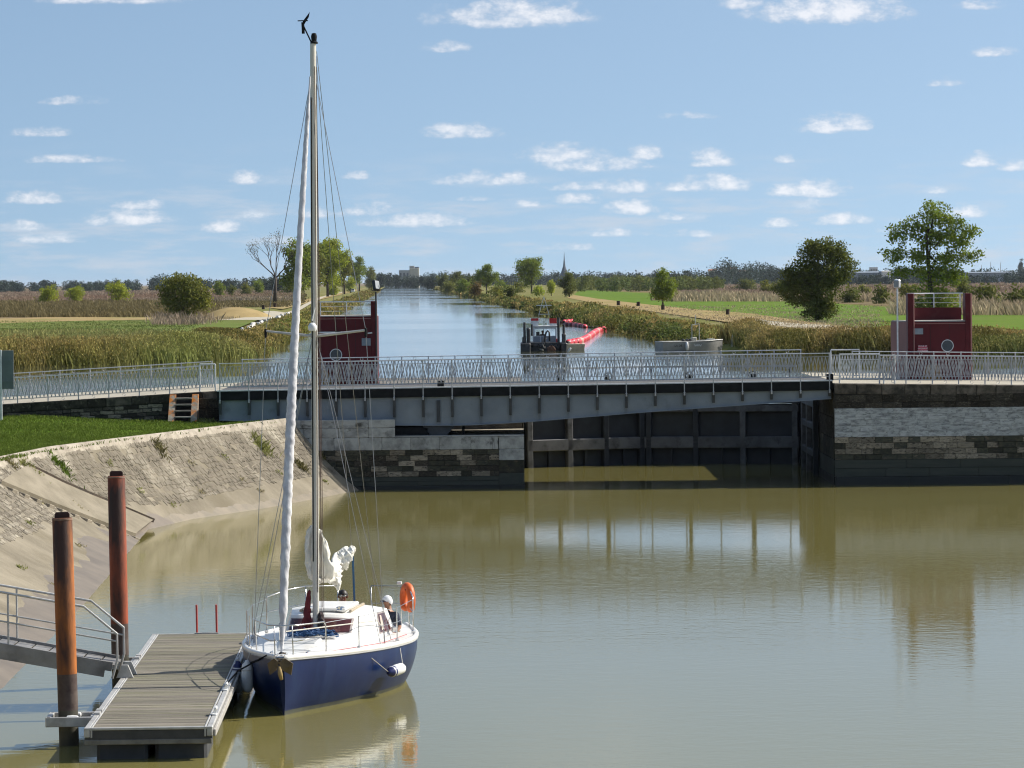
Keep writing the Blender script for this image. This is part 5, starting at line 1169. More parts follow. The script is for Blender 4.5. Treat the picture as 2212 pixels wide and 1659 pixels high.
person('man in a dark blue shirt, white cap and sunglasses sitting at the yacht stern', bw(.98, 6.12, .78), R(-28)-BA, 1.0, J, E, M_SKIN, M_NAVYC, TOPS, mat('beige_shorts', (.35, .30, .22), (.28, .24, .18), rough=.9), ['pelvis', 'hipr', 'hipl', 'kner', 'knel'], hair=mat('white_cap', (.80, .80, .80), (.72, .72, .73), rough=.8), hat=1, glasses=mat('blue_mirror_glasses', (.02, .05, .16), (.015, .03, .10), rough=.1), head=(-.62, -.78, 0))
J2, E2 = seated(((.28, .0, .29), (.22, -.20, .18), (.16, -.27, .18)), ((-.28, .0, .29), (-.20, -.22, .18), (-.14, -.28, .18)), (0, -.03))
person('dark haired person in black with round glasses, head showing above the cabin roof', bw(.0, 6.40, .87), -BA, 1.0, J2, E2, M_SKIN2, M_BLK, TOPS, M_BLK, LEGS, hair=mat('black_hair', (.012, .009, .008), (.02, .015, .013), rough=.5), glasses=mat('pale_round_glasses', (.35, .34, .30), (.2, .2, .18), rough=.15, metal=.5), head=(.15, -.98, 0))
# ================================================================== dredger on the canal
def zd(zx, zy): return ((2000+zx/4.424)/1.852, (1150+zy/4.424)/1.852)
DX, DY = zd(780, 1130); dp = at(DX, DY, ZU); U = 1/205*300.6/300
dr = thing('dredger', 'small black and grey dredger with a cab and white mast on the canal', 'dredger', dp)
def q(zx): return (zx-780)/205
def hz(zy): return (1130-zy)/205
M_BLKP = mat('black_marine_paint', (.022, .023, .026), (.065, .062, .06), rough=.5, scale=2, detail=6)
M_CABG = mat('light_grey_cab_paint', (.70, .72, .74), (.6, .62, .64), rough=.45, scale=2)
for a, b_, zt, nm in ((372, 548, 985, 'side_pontoon'), (1082, 1188, 985, 'side_pontoon'), (478, 546, 720, 'spud_carriage'), (400, 470, 870, 'spud_carriage'), (1096, 1166, 820, 'spud_carriage')):
    MB().box(((q(a)+q(b_))/2, 3.2 if 'p' == nm[5] else .45, (hz(zt)-.3)/2), (q(b_)-q(a), 7.0 if nm == 'side_pontoon' else .7, hz(zt)+.3), ch=.08).build(nm, M_BLKP, dr)
MB().box((q(800), 3.6, .25), (q(1090)-q(548), 6.0, 1.0), ch=.04).build('deck_hull', M_BLKP, dr)
for a, b_, t, bo in ((420, 465, 620, 900), (475, 535, 715, 900), (555, 590, 655, 860), (1015, 1060, 540, 1000), (1108, 1155, 668, 900)):
    MB().tube([(q((a+b_)/2), .35, hz(bo)), (q((a+b_)/2), .35, hz(t))], q(b_)/1-q(a)/1 and (q(b_)-q(a))/2, 12).build('spud_tube', M_BLKP, dr, smooth=.6)
x0, x1 = q(588), q(1012)
for z0, z1, nm in ((hz(1010), hz(862), 'cab_front'), (hz(740), hz(700), 'cab_header')): MB().box(((x0+x1)/2, 1.6, (z0+z1)/2), (x1-x0, .10, z1-z0), ch=.015).build(nm, M_CABG, dr)
for xa, xb in ((588, 622), (986, 1012)): MB().box(((q(xa)+q(xb))/2, 1.6, (hz(862)+hz(740))/2), (q(xb)-q(xa), .10, hz(740)-hz(862)), ch=.01).build('cab_pillar', M_CABG, dr)
for y in (2.7, 3.7): 
    for xa in (600, 1000): MB().box((q(xa), y, (hz(1010)+hz(700))/2), (.10, .10, hz(700)-hz(1010))).build('cab_pillar', M_CABG, dr)
MB().box(((x0+x1)/2, 2.65, hz(695)), (x1-x0+.16, 2.4, .09), ch=.03).build('cab_roof', mat('cab_roof_white', (.62, .63, .62), (.5, .5, .5), rough=.5), dr)
MB().box(((x0+x1)/2, 3.74, (hz(1010)+hz(880))/2), (x1-x0, .06, hz(880)-hz(1010))).build('cab_back', M_CABG, dr)
MB().box((q(780), 1.58, (hz(862)+hz(740))/2), (.05, .06, hz(740)-hz(862))).build('window_bar', M_BLKP, dr)
for a, b_ in ((600, 715), (730, 870), (885, 1000)): MB().box(((q(a)+q(b_))/2, 1.54, (hz(1000)+hz(872))/2), (q(b_)-q(a), .02, hz(872)-hz(1000)), ch=.006).build('door_panel', mat('cab_panel_blue_grey', (.30, .33, .38), (.24, .27, .31), rough=.5), dr)
MB().box((q(1010), 1.5, (hz(1000)+hz(915))/2), (.12, .04, hz(915)-hz(1000)), ch=.01).build('red_panel', mat('signal_red', (.60, .03, .03), (.5, .025, .025), rough=.5), dr)
b = MB()
for s in (-1, 1):
    b.bar((q(790)+s*q(880)/1*0+s*.43, 1.9, hz(482)), (q(790), 1.9, hz(172)), .05); b.bar((q(790)+s*.44, 1.9, hz(690)), (q(790)+s*.44, 1.9, hz(482)), .025)
b.bar((q(690), 1.9, hz(483)), (q(900), 1.9, hz(483)), .05); b.bar((q(655), 1.9, hz(328)), (q(925), 1.9, hz(328)), .07); b.bar((q(790), 1.9, hz(690)), (q(790), 1.9, hz(620)), .03); b.bar((q(790), 1.9, hz(340)), (q(790), 1.9, hz(365)), .12)
b.build('signal_mast', M_WHITE, dr)
MB().tube([(q(787), 1.7, hz(690)), (q(787), 1.7, hz(600))], .03, 6).build('antenna', M_BLKP, dr)
for a, b_, t, m_, bo in ((560, 692, 553, 598, 690), (884, 1014, 556, 648, 690)):
    MB().box(((q(a)+q(b_))/2, 1.75, (hz(t)+hz(m_))/2), (q(b_)-q(a), .04, hz(t)-hz(m_))).build('red_board', mat('signal_red', (0, 0, 0)), dr)
    MB().box(((q(a)+q(b_))/2, 1.75, (hz(m_)+hz(bo))/2), (q(b_)-q(a)-.02, .04, hz(m_)-hz(bo))).build('white_board', M_WHITE, dr)
b = MB(); b.lathe([(.20, -.35), (.34, -.3), (.36, .1), (.30, .35), (.12, .4)], 16, (q(905), -.6, hz(1105)), 'y'); b.build('cutter_head', mat('rusty_cutter', (.16, .075, .04), (.09, .045, .028), rough=.8, scale=4), dr, smooth=.6)
for k in range(5): a = k*1.256; MB().bar((q(905)+.37*math.cos(a), -.95, hz(1105)+.37*math.sin(a)), (q(905)+.30*math.cos(a+.7), -.25, hz(1105)+.30*math.sin(a+.7)), .07, .10).build('cutter_blade', mat('rusty_cutter', (0, 0, 0)), dr)
MB().tube([(q(760), -.5, hz(1110)), (q(700), .4, hz(1090)), (q(690), 1.2, hz(1030))], .07, 8).build('suction_pipe', mat('dirty_beige_pipe', (.30, .27, .22), (.2, .18, .15), rough=.7), dr, smooth=True)
MB().tube([(q(790), .6, hz(1050)), (q(800), .5, hz(880)), (q(822), .5, hz(800)), (q(850), .5, hz(772)), (q(878), .5, hz(800)), (q(880), .5, hz(960))], .08, 9).build('hose_loop', M_BLKP, dr, smooth=True)
rg = random.Random(4)
for k in range(14): MB().box((q(rg.uniform(560, 1080)), rg.uniform(.2, 1.2), hz(rg.uniform(1085, 1000))), (rg.uniform(.1, .35), rg.uniform(.1, .4), rg.uniform(.08, .3)), rot=(0, 0, rg.random()), ch=.02).build('machinery', rg.choice([M_BLKP, M_BLKP, M_RIB, M_GBEAM]), dr)
for k in range(5): MB().tube([(q(rg.uniform(730, 830)), rg.uniform(-.2, .8), hz(1080)), (q(rg.uniform(720, 800)), .5, hz(980)), (q(rg.uniform(760, 840)), .6, hz(900))], .03, 6).build('hydraulic_hose', rg.choice([M_BLKP, mat('dirty_beige_pipe', (0, 0, 0))]), dr, smooth=True)
J3, E3 = seated(((.28, -.02, .29), (.22, -.26, .24), (.17, -.34, .24)), ((-.28, -.02, .29), (-.22, -.26, .24), (-.17, -.34, .24)), (0, -.02))
person('dark clothed operator sitting behind the window of the dredger cab', dp+Vector((q(762), 2.5, hz(905)-.25)), 0, 1.0, J3, E3, M_SKIN2, M_BLK, TOPS, M_BLK, LEGS, hair=M_BLKP, head=(0, -1, 0))
MB().box((q(680), 2.6, hz(845)), (.3, .1, .5), ch=.04).build('seat_back', M_BLKP, dr)
# ================================================================== floating discharge pipe
fl = [[(1195, 985), (1290, 968), (1400, 950), (1490, 915), (1570, 872), (1640, 818), (1700, 778), (1790, 745), (1860, 735), (1905, 728)],
      [(1905, 712), (1850, 697), (1790, 700), (1690, 705)], [(1640, 702), (1575, 700)], [(1515, 700), (1440, 688), (1350, 668), (1250, 662), (1120, 655)], [(1075, 612), (1130, 612), (1200, 606), (1260, 600), (1310, 594)]]
M_FRED = mat('red_float', (.62, .045, .065), (.52, .04, .055), rough=.45, scale=3); M_FDARK = mat('dark_red_float', (.16, .015, .025), (.11, .012, .02), rough=.55); M_FPALE = mat('faded_pink_float', (.62, .33, .28), (.5, .25, .2), rough=.6)
pz0 = at(*zd(1195, 985), ZU+.1)
pl = thing('floating_pipeline', 'winding string of red floats carrying the dredger discharge pipe across the canal', 'pipeline', pz0)
fm = {}
for nm, m_ in (('r', M_FRED), ('d', M_FDARK), ('p', M_FPALE)): fm[nm] = MB().lathe([(.13, -.14), (.30, -.13), (.34, -.06), (.34, .06), (.30, .13), (.13, .14)], 14, (0, 0, 0)).mesh('float', m_, True)
for si, seg in enumerate(fl):
    P_ = [at(*zd(x, y), ZU+.12) for x, y in seg]; MB().tube([p-pz0 for p in P_], (.20 if si in (0, 4) else .13), 8).build('pipe', mat('wet_dark_pipe', (.03, .015, .015), (.05, .02, .02), rough=.6), pl, smooth=True)
    acc = [0]
    for a, b_ in zip(P_[:-1], P_[1:]): acc.append(acc[-1]+(b_-a).length)
    tot = acc[-1]; step = 3.6 if si in (0, 4) else 3.0; n = int(tot/step)
    for k in range(n):
        s = (k+.5)*step
        i = max(j for j in range(len(acc)-1) if acc[j] <= s); t = (s-acc[i])/(acc[i+1]-acc[i]); p = P_[i].lerp(P_[i+1], t); d = (P_[i+1]-P_[i]).normalized()
        kind = ('p' if k % 6 == 3 else 'r') if si in (0, 4) else ('d' if k % 3 else 'r')
        o = link('float', fm[kind], pl, p-pz0); o.rotation_mode = 'QUATERNION'; o.rotation_quaternion = d.to_track_quat('Z', 'Y')
        o.scale = (1.05, 1.05, 7.2)
# ================================================================== skiff, work boat
def small_hull(b, L_, W, H, bow=.35):
    rows = []
    for s in np.linspace(0, 1, 9):
        w = W/2*(1 if s < 1-bow else math.cos((s-(1-bow))/bow*math.pi/2*.93)); x = s*L_; h = H*(1+.18*max(0, s-.5)**1.5*2)
        rows.append([(x, -w, h), (x+.02, -w*.9, H*.35), (x, -w*.7, -.15), (x, w*.7, -.15), (x+.02, w*.9, H*.35), (x, w, h)])
    b.grid(rows); b._add(rows[0], [tuple(range(6))]); return rows
p = at(*zd(1455, 1105), ZU); sk = thing('skiff', 'small cream open skiff tied beside the dredger under the red floats', 'boat', p, R(205))
b = MB(); rows = small_hull(b, 2.6, 1.15, .52); b.build('hull', mat('cream_grp', (.50, .45, .34), (.38, .34, .25), rough=.5, scale=3), sk, smooth=.5)
for y in (-1, 1): MB().tube([(r_[0 if y < 0 else 5]) for r_ in rows], .03, 6).build('gunwale', mat('cream_trim', (.62, .58, .48), (.5, .47, .38), rough=.5), sk, smooth=True)
MB().box((1.1, 0, .34), (.25, 1.0, .04)).build('thwart', mat('cream_trim', (0, 0, 0)), sk)
MB().box((1.25, 0, .06), (2.2, .8, .03)).build('floor_board', M_RIB, sk)
p = at(*zd(1225, 1130), ZU+.12); o = MB().lathe([(.01, -.25), (.08, -.22), (.1, 0), (.08, .22), (.01, .25)], 10, rot=Euler((.3, .6, 0)).to_matrix()).build('fender', M_WHITE, loc=p+Vector((0, -.3, .1)), smooth=True); tag(o, 'small white fender hanging between the dredger and the skiff', 'fender')
def zb(zx, zy): return ((2500+zx/3.16)/1.852, (1200+zy/3.16)/1.852)
p = at(*zb(432, 655), ZU); wb = thing('work_boat', 'grey aluminium work boat moored by the reeds on the right bank', 'boat', p, R(17))
M_ALUH = mat('scuffed_aluminium_hull', (.46, .45, .42), (.33, .32, .30), rough=.5, metal=.25, scale=1.5, detail=7)
b = MB(); WL = 5.6; rows = []
for s in np.linspace(0, 1, 12):
    w = 1.05*(1 if s < .62 else math.cos((s-.62)/.38*math.pi/2*.9)); h = .78+.22*max(0, s-.5); rows.append([(s*WL, -w, h), (s*WL-.02, -w*.94, .2), (s*WL, -w*.8, -.15), (s*WL, w*.8, -.15), (s*WL-.02, w*.94, .2), (s*WL, w, h)])
b.grid(rows); b._add(rows[0], [tuple(range(6))]); b.build('hull', M_ALUH, wb, smooth=.5)
b = MB(); b.grid([[Vector(r_[0])+Vector((0, .02, -.10)), Vector(r_[5])+Vector((0, -.02, -.10))] for r_ in rows]); b.build('deck', mat('beige_boat_deck', (.36, .33, .27), (.27, .25, .2), rough=.8, scale=4), wb)
for k in (0, 5): MB().tube([Vector(r_[k])+Vector((0, 0, .05)) for r_ in rows], .05, 6).build('gunwale_rail', M_ALU, wb, smooth=True)
MB().tube([(.02, -1.0, .83), (.02, 1.0, .83)], .05, 6).build('transom_rail', M_ALU, wb)
MB().box((3.05, -.1, 1.0), (.38, .5, .36), ch=.04).build('console', mat('cream_trim', (0, 0, 0)), wb)
for x, y, z1 in ((2.75, -.5, 2.25), (3.40, -.5, 2.3), (3.08, -.45, 3.05)): MB().tube([(x, y, .8 if z1 < 3 else 2.2), (x, y, z1)], .035, 7).build('arch_post', M_ALU, wb)
MB().tube([(2.75, -.5, 2.2), (3.40, -.5, 2.3)], .03, 6).build('arch_bar', M_ALU, wb)
for x in (2.0, 2.35, 2.6): MB().ball((x, -.4, .92), (.16, .14, .14), 10, 7).build('gear_heap', M_BLKP, wb, smooth=True)
MB().box((.75, 0, .80), (.9, 1.3, .12), ch=.02).build('engine_lid', mat('cream_trim', (0, 0, 0)), wb); MB().box((4.6, 0, .98), (.5, .7, .08), ch=.02).build('bow_locker', M_WHITE, wb)
MB().lathe([(.02, -.36), (.11, -.3), (.14, 0), (.11, .3), (.03, .36)], 12, (2.05, -1.18, .45)).build('side_fender', M_WHITE, wb, smooth=True)
link('name_lettering', text_mesh('LA DE', .26, M_BLKP, 'name_lettering'), wb, (1.35, -1.047, .42), (math.pi/2, 0, 0))
b = MB()
for k in range(4): b.bar((2.75+k*.16, -1.075, .62-.05*(k % 2)), (2.83+k*.16, -1.075, .42), .05, .01, (0, 1, 0)); b.bar((2.83+k*.16, -1.075, .42), (2.91+k*.16, -1.075, .60), .05, .01, (0, 1, 0))
b.build('white_scrawl', M_WHITE, wb)
def stake(label, x, y0, y1):
    p = at(x, y1, ZU); d = p.y; h = (y1-y0)*d/7500; o = MB().tube([(0, 0, -.5), (.02, 0, h*.6), (.06, 0, h)], [.045, .04, .03], 7).build('marker_stake', mat('pale_stake', (.55, .53, .46), (.4, .38, .33), rough=.8), loc=p); tag(o, label, 'stake')
stake('pale stake standing in the canal water left of the grey work boat', 1391, 691, 719); stake('thin stake by the reeds just right of the grey work boat', 1581, 720, 757)
# ================================================================== left bank odds: pipes, buoy, mound, stumps, van
M_PIPEW = mat('dirty_white_pipe', (.66, .64, .60), (.5, .48, .44), rough=.6, scale=3)
pmesh = MB().lathe([(.19, -.62), (.27, -.58), (.27, -.34), (.22, -.30), (.22, .30), (.27, .34), (.27, .58), (.19, .62)], 12, axis='x').mesh('pipe_section', M_PIPEW, True)
pts = [at(x, y, 2.9) for x, y in [(490, 735), (505, 728), (522, 721), (538, 713), (550, 706), (560, 701), (574, 697), (590, 692), (606, 686), (626, 680)]]
acc = [0]
for a, b_ in zip(pts[:-1], pts[1:]): acc.append(acc[-1]+(b_-a).length)
n = 26
for k in range(n):
    s = acc[-1]*(k+.5)/n; i = max(j for j in range(len(acc)-1) if acc[j] <= s); t = (s-acc[i])/(acc[i+1]-acc[i]); p = pts[i].lerp(pts[i+1], t); d = pts[i+1]-pts[i]
    o = link('pipe_section', pmesh, None, (p.x+random.uniform(-.3, .3), p.y, 3.1+random.uniform(0, .1)), (0, random.uniform(-.05, .05), math.atan2(d.y, d.x)+random.uniform(-.15, .15))); o.scale = (min(2.0, acc[-1]/n/1.35), .75, .75); tag(o, 'white pipe section in the row lying on the grass of the left bank', 'pipe', 'white pipes along the left bank')
p = at(421, 777, ZU); t = thing('mooring_buoy', 'white cylindrical buoy floating by the reeds above the left railing', 'buoy', p)
MB().lathe([(.02, -.46), (.14, -.44), (.20, -.36), (.20, .36), (.14, .44), (.02, .46)], 14, (0, 0, .08), 'x').build('body', M_WHITE, t, smooth=.6); MB().lathe([(.205, .20), (.215, .24), (.205, .28)], 14, (0, 0, .08), 'x').build('ring', mat('rusty_ring', (.28, .14, .06), (.2, .1, .05), rough=.7), t, smooth=True)
c = at(508, 686, GZ); mo = MB(); rows = []
for i in range(9):
    r_ = i/8; rows.append([(c.x+5.3*r_*math.cos(a)*(1+.1*math.sin(3*a)), c.y+9*r_*math.sin(a), GZ+.05+1.5*max(0, (1-r_**1.7))*(1+.2*r_*math.sin(2*a+1))-.05*(i == 8)) for a in np.linspace(0, 2*math.pi, 28)])
tag(mo.grid(rows).build('straw_mound', M_DRY, smooth=True), kind='structure')
def stump(label, x, y0, y1, w):
    p = at(x, y1, GZ); k = p.y/7500; h = (y1-y0)*k; r_ = w*k/2
    o = MB().lathe([(r_*1.1, -.1), (r_, .1), (r_*.95, h*.9), (r_*1.05, h), (.01, h*1.02)], 10, (0, 0, 0)).build('wooden_bollard', mat('dark_weathered_post', (.05, .03, .022), (.03, .02, .015), rough=.9, scale=4), loc=p, smooth=.6); tag(o, label, 'post', 'wooden posts along the towpaths')
stump('dark wooden post left of the bare tree, nearest to the gravel track', 569, 659, 668, 7); stump('dark wooden post just below the bare tree trunk on the left bank', 594, 655, 664, 7)
for x, y0, y1, lb in ((1336, 650, 660, 'leftmost dark wooden post on the right towpath, left of the slim poplar'), (1379, 652, 662, 'second dark wooden post on the right towpath, left of the slim poplar'), (1432, 658, 670, 'dark wooden post at the foot of the slim poplar on the right bank'), (1572, 668, 681, 'rightmost dark wooden post, above the moored work boat')): stump(lb, x, y0, y1, 8)
p = at(762, 632, GZ); vn = thing('parked_van', 'tiny white van parked on the left towpath far along the canal', 'van', p)
MB().prism([(-.95, 0), (.95, 0), (.95, 4.4), (-.95, 4.4)], .35, 1.2).build('body', M_WHITE, vn); MB().prism([(-.88, .7), (.88, .7), (.82, 4.3), (-.82, 4.3)], 1.2, lambda x, y: 2.0).build('cabin', M_WHITE, vn)
MB().box((0, .68, 1.55), (1.5, .05, .55)).build('windscreen', M_GLASSD, vn)
for sx in (-.9, .9):
    for y in (.8, 3.6): MB().lathe([(.01, -.1), (.33, -.1), (.33, .1), (.01, .1)], 12, (sx, y, .33), 'x').build('wheel', M_BLKP, vn)
# ================================================================== vegetation
def leafmat(name, c, trans=.38, rough=.6):
    return mat(name, c, tuple(v*.75 for v in c), rough=rough, scale=.35, detail=4, space='World', attr=True, trans=trans, spec=.08)
L_MID = leafmat('mid_green_leaves', (.20, .27, .05)); L_DARK = leafmat('dark_olive_leaves', (.135, .165, .048)); L_LIME = leafmat('yellow_green_leaves', (.33, .40, .06)); L_OLIVE = leafmat('olive_leaves', (.20, .225, .06))
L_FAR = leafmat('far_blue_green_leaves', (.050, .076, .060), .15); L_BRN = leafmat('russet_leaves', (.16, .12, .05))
M_BARK = mat('grey_brown_bark', (.085, .065, .05), (.045, .036, .03), rough=.9, scale=3, stretch=(1, 1, .3), bump=.4)
def leaves(C, size, rg, flat=.35):
    """diamond leaves at centres C, random facing, a little upward"""
    n = len(C); a = rg.normal(size=(n, 3)); a[:, 2] *= 1-flat*.3; a /= np.linalg.norm(a, axis=1)[:, None]
    b = rg.normal(size=(n, 3)); b -= a*(a*b).sum(1)[:, None]; b /= np.linalg.norm(b, axis=1)[:, None]; c = np.cross(a, b)
    s = size*rg.uniform(.6, 1.35, n)[:, None]
    V = np.stack([C-b*s*.55, C+c*s*.36, C+b*s*.55, C-c*s*.36], 1).reshape(-1, 3); F = np.arange(4*n).reshape(n, 4); return V, F
def blob_points(blobs, n, rg, shell=.55):
    """cluster centres through ellipsoids (c, r), mostly towards their skins"""
    vol = np.array([b[1][0]*b[1][1]*b[1][2] for b in blobs])**.67; k = rg.choice(len(blobs), n, p=vol/vol.sum())
    d = rg.normal(size=(n, 3)); d /= np.linalg.norm(d, axis=1)[:, None]; r = rg.uniform(0, 1, n)**shell
    Cc = np.array([b[0] for b in blobs])[k]; Rr = np.array([b[1] for b in blobs])[k]; return Cc+d*Rr*r[:, None]
def crown_blobs(w, z0, z1, n, rg, depth=None, lean=0., lump=.42, top=1.):
    out = []; H = z1-z0; dp_ = depth or w
    for i in range(n):
        t = rg.uniform(.08, .95); prof_ = math.sin(math.pi*min(1, (t*.86+.12)**top))**.7
        a = rg.uniform(0, 6.28); rr = rg.uniform(.15, .72)*prof_; r = lump*rg.uniform(.6, 1.15)*prof_+.12
        out.append(((w/2*rr*math.cos(a)+lean*t*H, dp_/2*rr*math.sin(a), z0+H*t), (w/2*r, dp_/2*r, min(H*.5, w/2*r*.95))))
    out.append(((lean*.5*H, 0, z0+H*.5), (w*.30, dp_*.30, H*.38)))
    return out
def make_crown(blobs, nclump, per, cl, leaf, m, seed, tint=.3):
    rg = np.random.default_rng(seed); cc = blob_points(blobs, nclump, rg)
    C = (cc[:, None, :]+rg.normal(size=(nclump, per, 3))*cl*np.array([1, 1, .75])).reshape(-1, 3)
    V, F = leaves(C, leaf, rg); t = np.repeat(rg.uniform(1-tint, 1+tint, nclump), per)*rg.uniform(.8, 1.2, nclump*per)
    yel = np.repeat(rg.uniform(0, 1, nclump), per); col = np.stack([t*(1+.25*yel), t*(1+.08*yel), t*(1-.25*yel)], 1)
    return fastmesh('crown', V, F, m, np.repeat(col, 4, 0))
def limbs(b, base, top, r, blobs, rg, n=7, split=.35):
    """trunk with a gentle bend, limbs reaching into the crown"""
    h = top-base; pts = [Vector((0, 0, base)), Vector((h*.02*rg.uniform(-1, 1), 0, base+h*.4)), Vector((h*.04*rg.uniform(-1, 1), h*.02, base+h*.75)), Vector((0, 0, base+h))]
    b.tube(pts, [r, r*.75, r*.45, r*.12], 8)
    for k in range(n):
        bl = blobs[int(rg.integers(len(blobs)))]; e = Vector(bl[0]); t = rg.uniform(split, .8); i = min(2, int(t*3)); s = pts[i].lerp(pts[i+1], t*3-i)
        m_ = s.lerp(e, .5)+Vector((0, 0, -.06*h)); b.tube([s, m_, e], [r*.38, r*.24, r*.06], 6)
def tree(name, label, x, yb, yt, wpx, m, z0=.12, nblob=12, dens=1., leaf=.3, lean=0., trunk=True, blobs=None, lump=.42, seed=0, top=1., group=None, zg=GZ, rtrunk=None, per=9, stretch=1.):
    p = at(x, yb, zg); k = p.y/7500; h = (yb-yt)*k; w = wpx*k; rg = np.random.default_rng(seed+int(x*7))
    t = thing(name, label, 'tree' if 'tree' in name or 'poplar' in name else 'shrub', p, 0, group)
    if blobs: bl = [((bx*h*stretch, by*h, bz_*h), (rx*h*stretch**.5, rx*h*.9, rz*h)) for (bx, by, bz_, rx, rz) in blobs]
    else: bl = crown_blobs(w*.86, h*z0, h*.97, nblob, rg, lean=lean, lump=lump, top=top)
    for _ in range(int(len(bl)*1.3)):
        c_, r_ = bl[int(rg.integers(len(bl)))]; a_ = rg.uniform(0, 6.28); e_ = rg.uniform(-.5, 1.2); f_ = rg.uniform(.75, 1.15); s_ = rg.uniform(.22, .42)
        bl.append(((c_[0]+r_[0]*f_*math.cos(a_)*math.cos(e_), c_[1]+r_[1]*f_*math.sin(a_)*math.cos(e_), max(.2, c_[2]+r_[2]*f_*math.sin(e_))), (r_[0]*s_, r_[1]*s_, r_[2]*s_)))
    area = (w*h)/(leaf*leaf); n = int(dens*min(2200, max(40, area*1.1)))
    link('crown', make_crown(bl, n, per, leaf*1.0, leaf, m, seed+5+int(x)), t)
    b = MB(); limbs(b, -.2, h*(.88 if trunk else .6), rtrunk or max(.06, h*.024), bl, rg, 8 if trunk else 4, .25); b.build('trunk', M_BARK, t, smooth=True)
    return t
# right bank, from the cabin leftwards
tree('ash_tree', 'tall airy green tree standing behind the right red cabin', 2012, 694, 428, 178, L_MID, blobs=[(.02, 0, .88, .13, .10), (-.10, .02, .78, .12, .09), (.12, 0, .80, .11, .09), (-.22, 0, .70, .10, .08), (.0, .03, .68, .15, .10), (.17, 0, .66, .12, .09), (.27, 0, .72, .07, .06), (-.25, 0, .54, .10, .08), (-.08, 0, .52, .13, .09), (.12, 0, .50, .13, .09), (.25, 0, .52, .09, .07), (-.20, 0, .40, .09, .06), (.02, 0, .38, .14, .09), (.16, 0, .36, .10, .08), (.0, 0, .24, .13, .10), (.10, 0, .16, .12, .09), (-.08, 0, .14, .10, .08), (.02, 0, .07, .14, .07)], dens=.75, leaf=.26, seed=1, stretch=1.18)
tree('willow_tree', 'broad dark round-headed tree leaning left beside the right green field', 1766, 694, 506, 192, L_DARK, blobs=[(.10, 0, .84, .22, .14), (-.05, 0, .80, .17, .14), (.27, 0, .76, .15, .12), (.36, 0, .62, .12, .11), (.15, 0, .62, .24, .18), (-.12, 0, .62, .20, .17), (-.28, 0, .48, .17, .14), (-.38, 0, .36, .13, .11), (-.15, 0, .40, .22, .17), (.08, 0, .40, .22, .18), (.0, 0, .22, .18, .14), (.10, 0, .14, .15, .12), (-.04, 0, .08, .14, .09), (.22, 0, .5, .15, .12), (-.24, 0, .26, .12, .09)], dens=1.15, leaf=.24, seed=2)
tree('poplar_tree', 'slim young poplar on the right towpath above the work boat', 1432, 668, 577, 58, L_MID, z0=.16, nblob=12, dens=1.0, leaf=.26, seed=3, lump=.5)
tree('dark_tree', 'dark compact evergreen-looking tree on the right bank beyond the dredger', 1230, 642, 582, 46, L_DARK, z0=.05, nblob=10, dens=1.3, leaf=.34, seed=4, lump=.55, top=1.3)
tree('bank_tree', 'round light green tree with open crown, middle of the right canal bank', 1148, 634, 556, 84, L_MID, z0=.2, nblob=12, dens=1.0, leaf=.5, seed=5, stretch=1.)
tree('small_poplar', 'thin pale green sapling tree between two larger trees on the right bank', 1191, 639, 597, 22, L_LIME, z0=.1, nblob=7, dens=1.2, leaf=.4, seed=6)
tree('bank_tree', 'second green tree further along the right canal bank, left of the round one', 1051, 634, 570, 56, L_MID, z0=.1, nblob=10, dens=1.1, leaf=.5, seed=7)
ORD = ['first', 'second', 'third', 'fourth', 'fifth', 'sixth', 'seventh', 'eighth', 'ninth', 'tenth', 'eleventh', 'twelfth', 'thirteenth', 'fourteenth']
SHR = [(1015, 632, 592, 36, 'D'), (985, 628, 586, 50, 'D'), (1000, 634, 606, 46, 'M'), (958, 626, 592, 40, 'D'), (935, 623, 594, 40, 'F'), (968, 630, 606, 40, 'O'), (1032, 640, 612, 40, 'B'), (1078, 645, 618, 46, 'O'), (1105, 650, 622, 44, 'D'), (915, 621, 596, 36, 'F'), (1121, 632, 610, 40, 'O'), (1165, 640, 618, 30, 'L'), (1082, 630, 606, 40, 'M'), (895, 620, 599, 40, 'F')]
MM = {'D': L_DARK, 'M': L_MID, 'F': L_FAR, 'O': L_OLIVE, 'B': L_BRN, 'L': L_LIME}
for i, (x, yb, yt, w, k) in enumerate(SHR): tree('bank_shrub', f'dense shrub of the right canal bank hedge, {ORD[sorted(q_[0] for q_ in SHR).index(x)]} counted from the canal end', x, yb, yt, w, MM[k], z0=.0, nblob=9, dens=1.0, leaf=.6, seed=20+i, trunk=False, lump=.55, group='shrubs of the right canal bank')
MARSH_LB = ['low dark shrub right of the big round-headed tree', 'low dark shrub just left of the right red cabin', 'dark shrub half hidden by the left side of the big round-headed tree', 'dark shrub between the tall airy tree and the right edge', 'large dark shrub right of the right red cabin, nearest', 'dark shrub at the right edge of the picture', 'olive shrub cut by the right edge, behind', 'dark shrub in the right marsh, third left of the big round-headed tree', 'dark shrub in the right marsh, fourth left of the big round-headed tree', 'dark shrub in the marsh just right of the slim poplar', 'olive shrub in the hedge just left of the slim poplar', 'dark shrub in the hedge, second left of the slim poplar', 'dark shrub in the hedge, right of the dark compact tree', 'olive shrub left of the big round-headed tree', 'olive shrub between the big round-headed tree and the tall airy tree', 'olive shrub behind the left fin of the right red cabin']
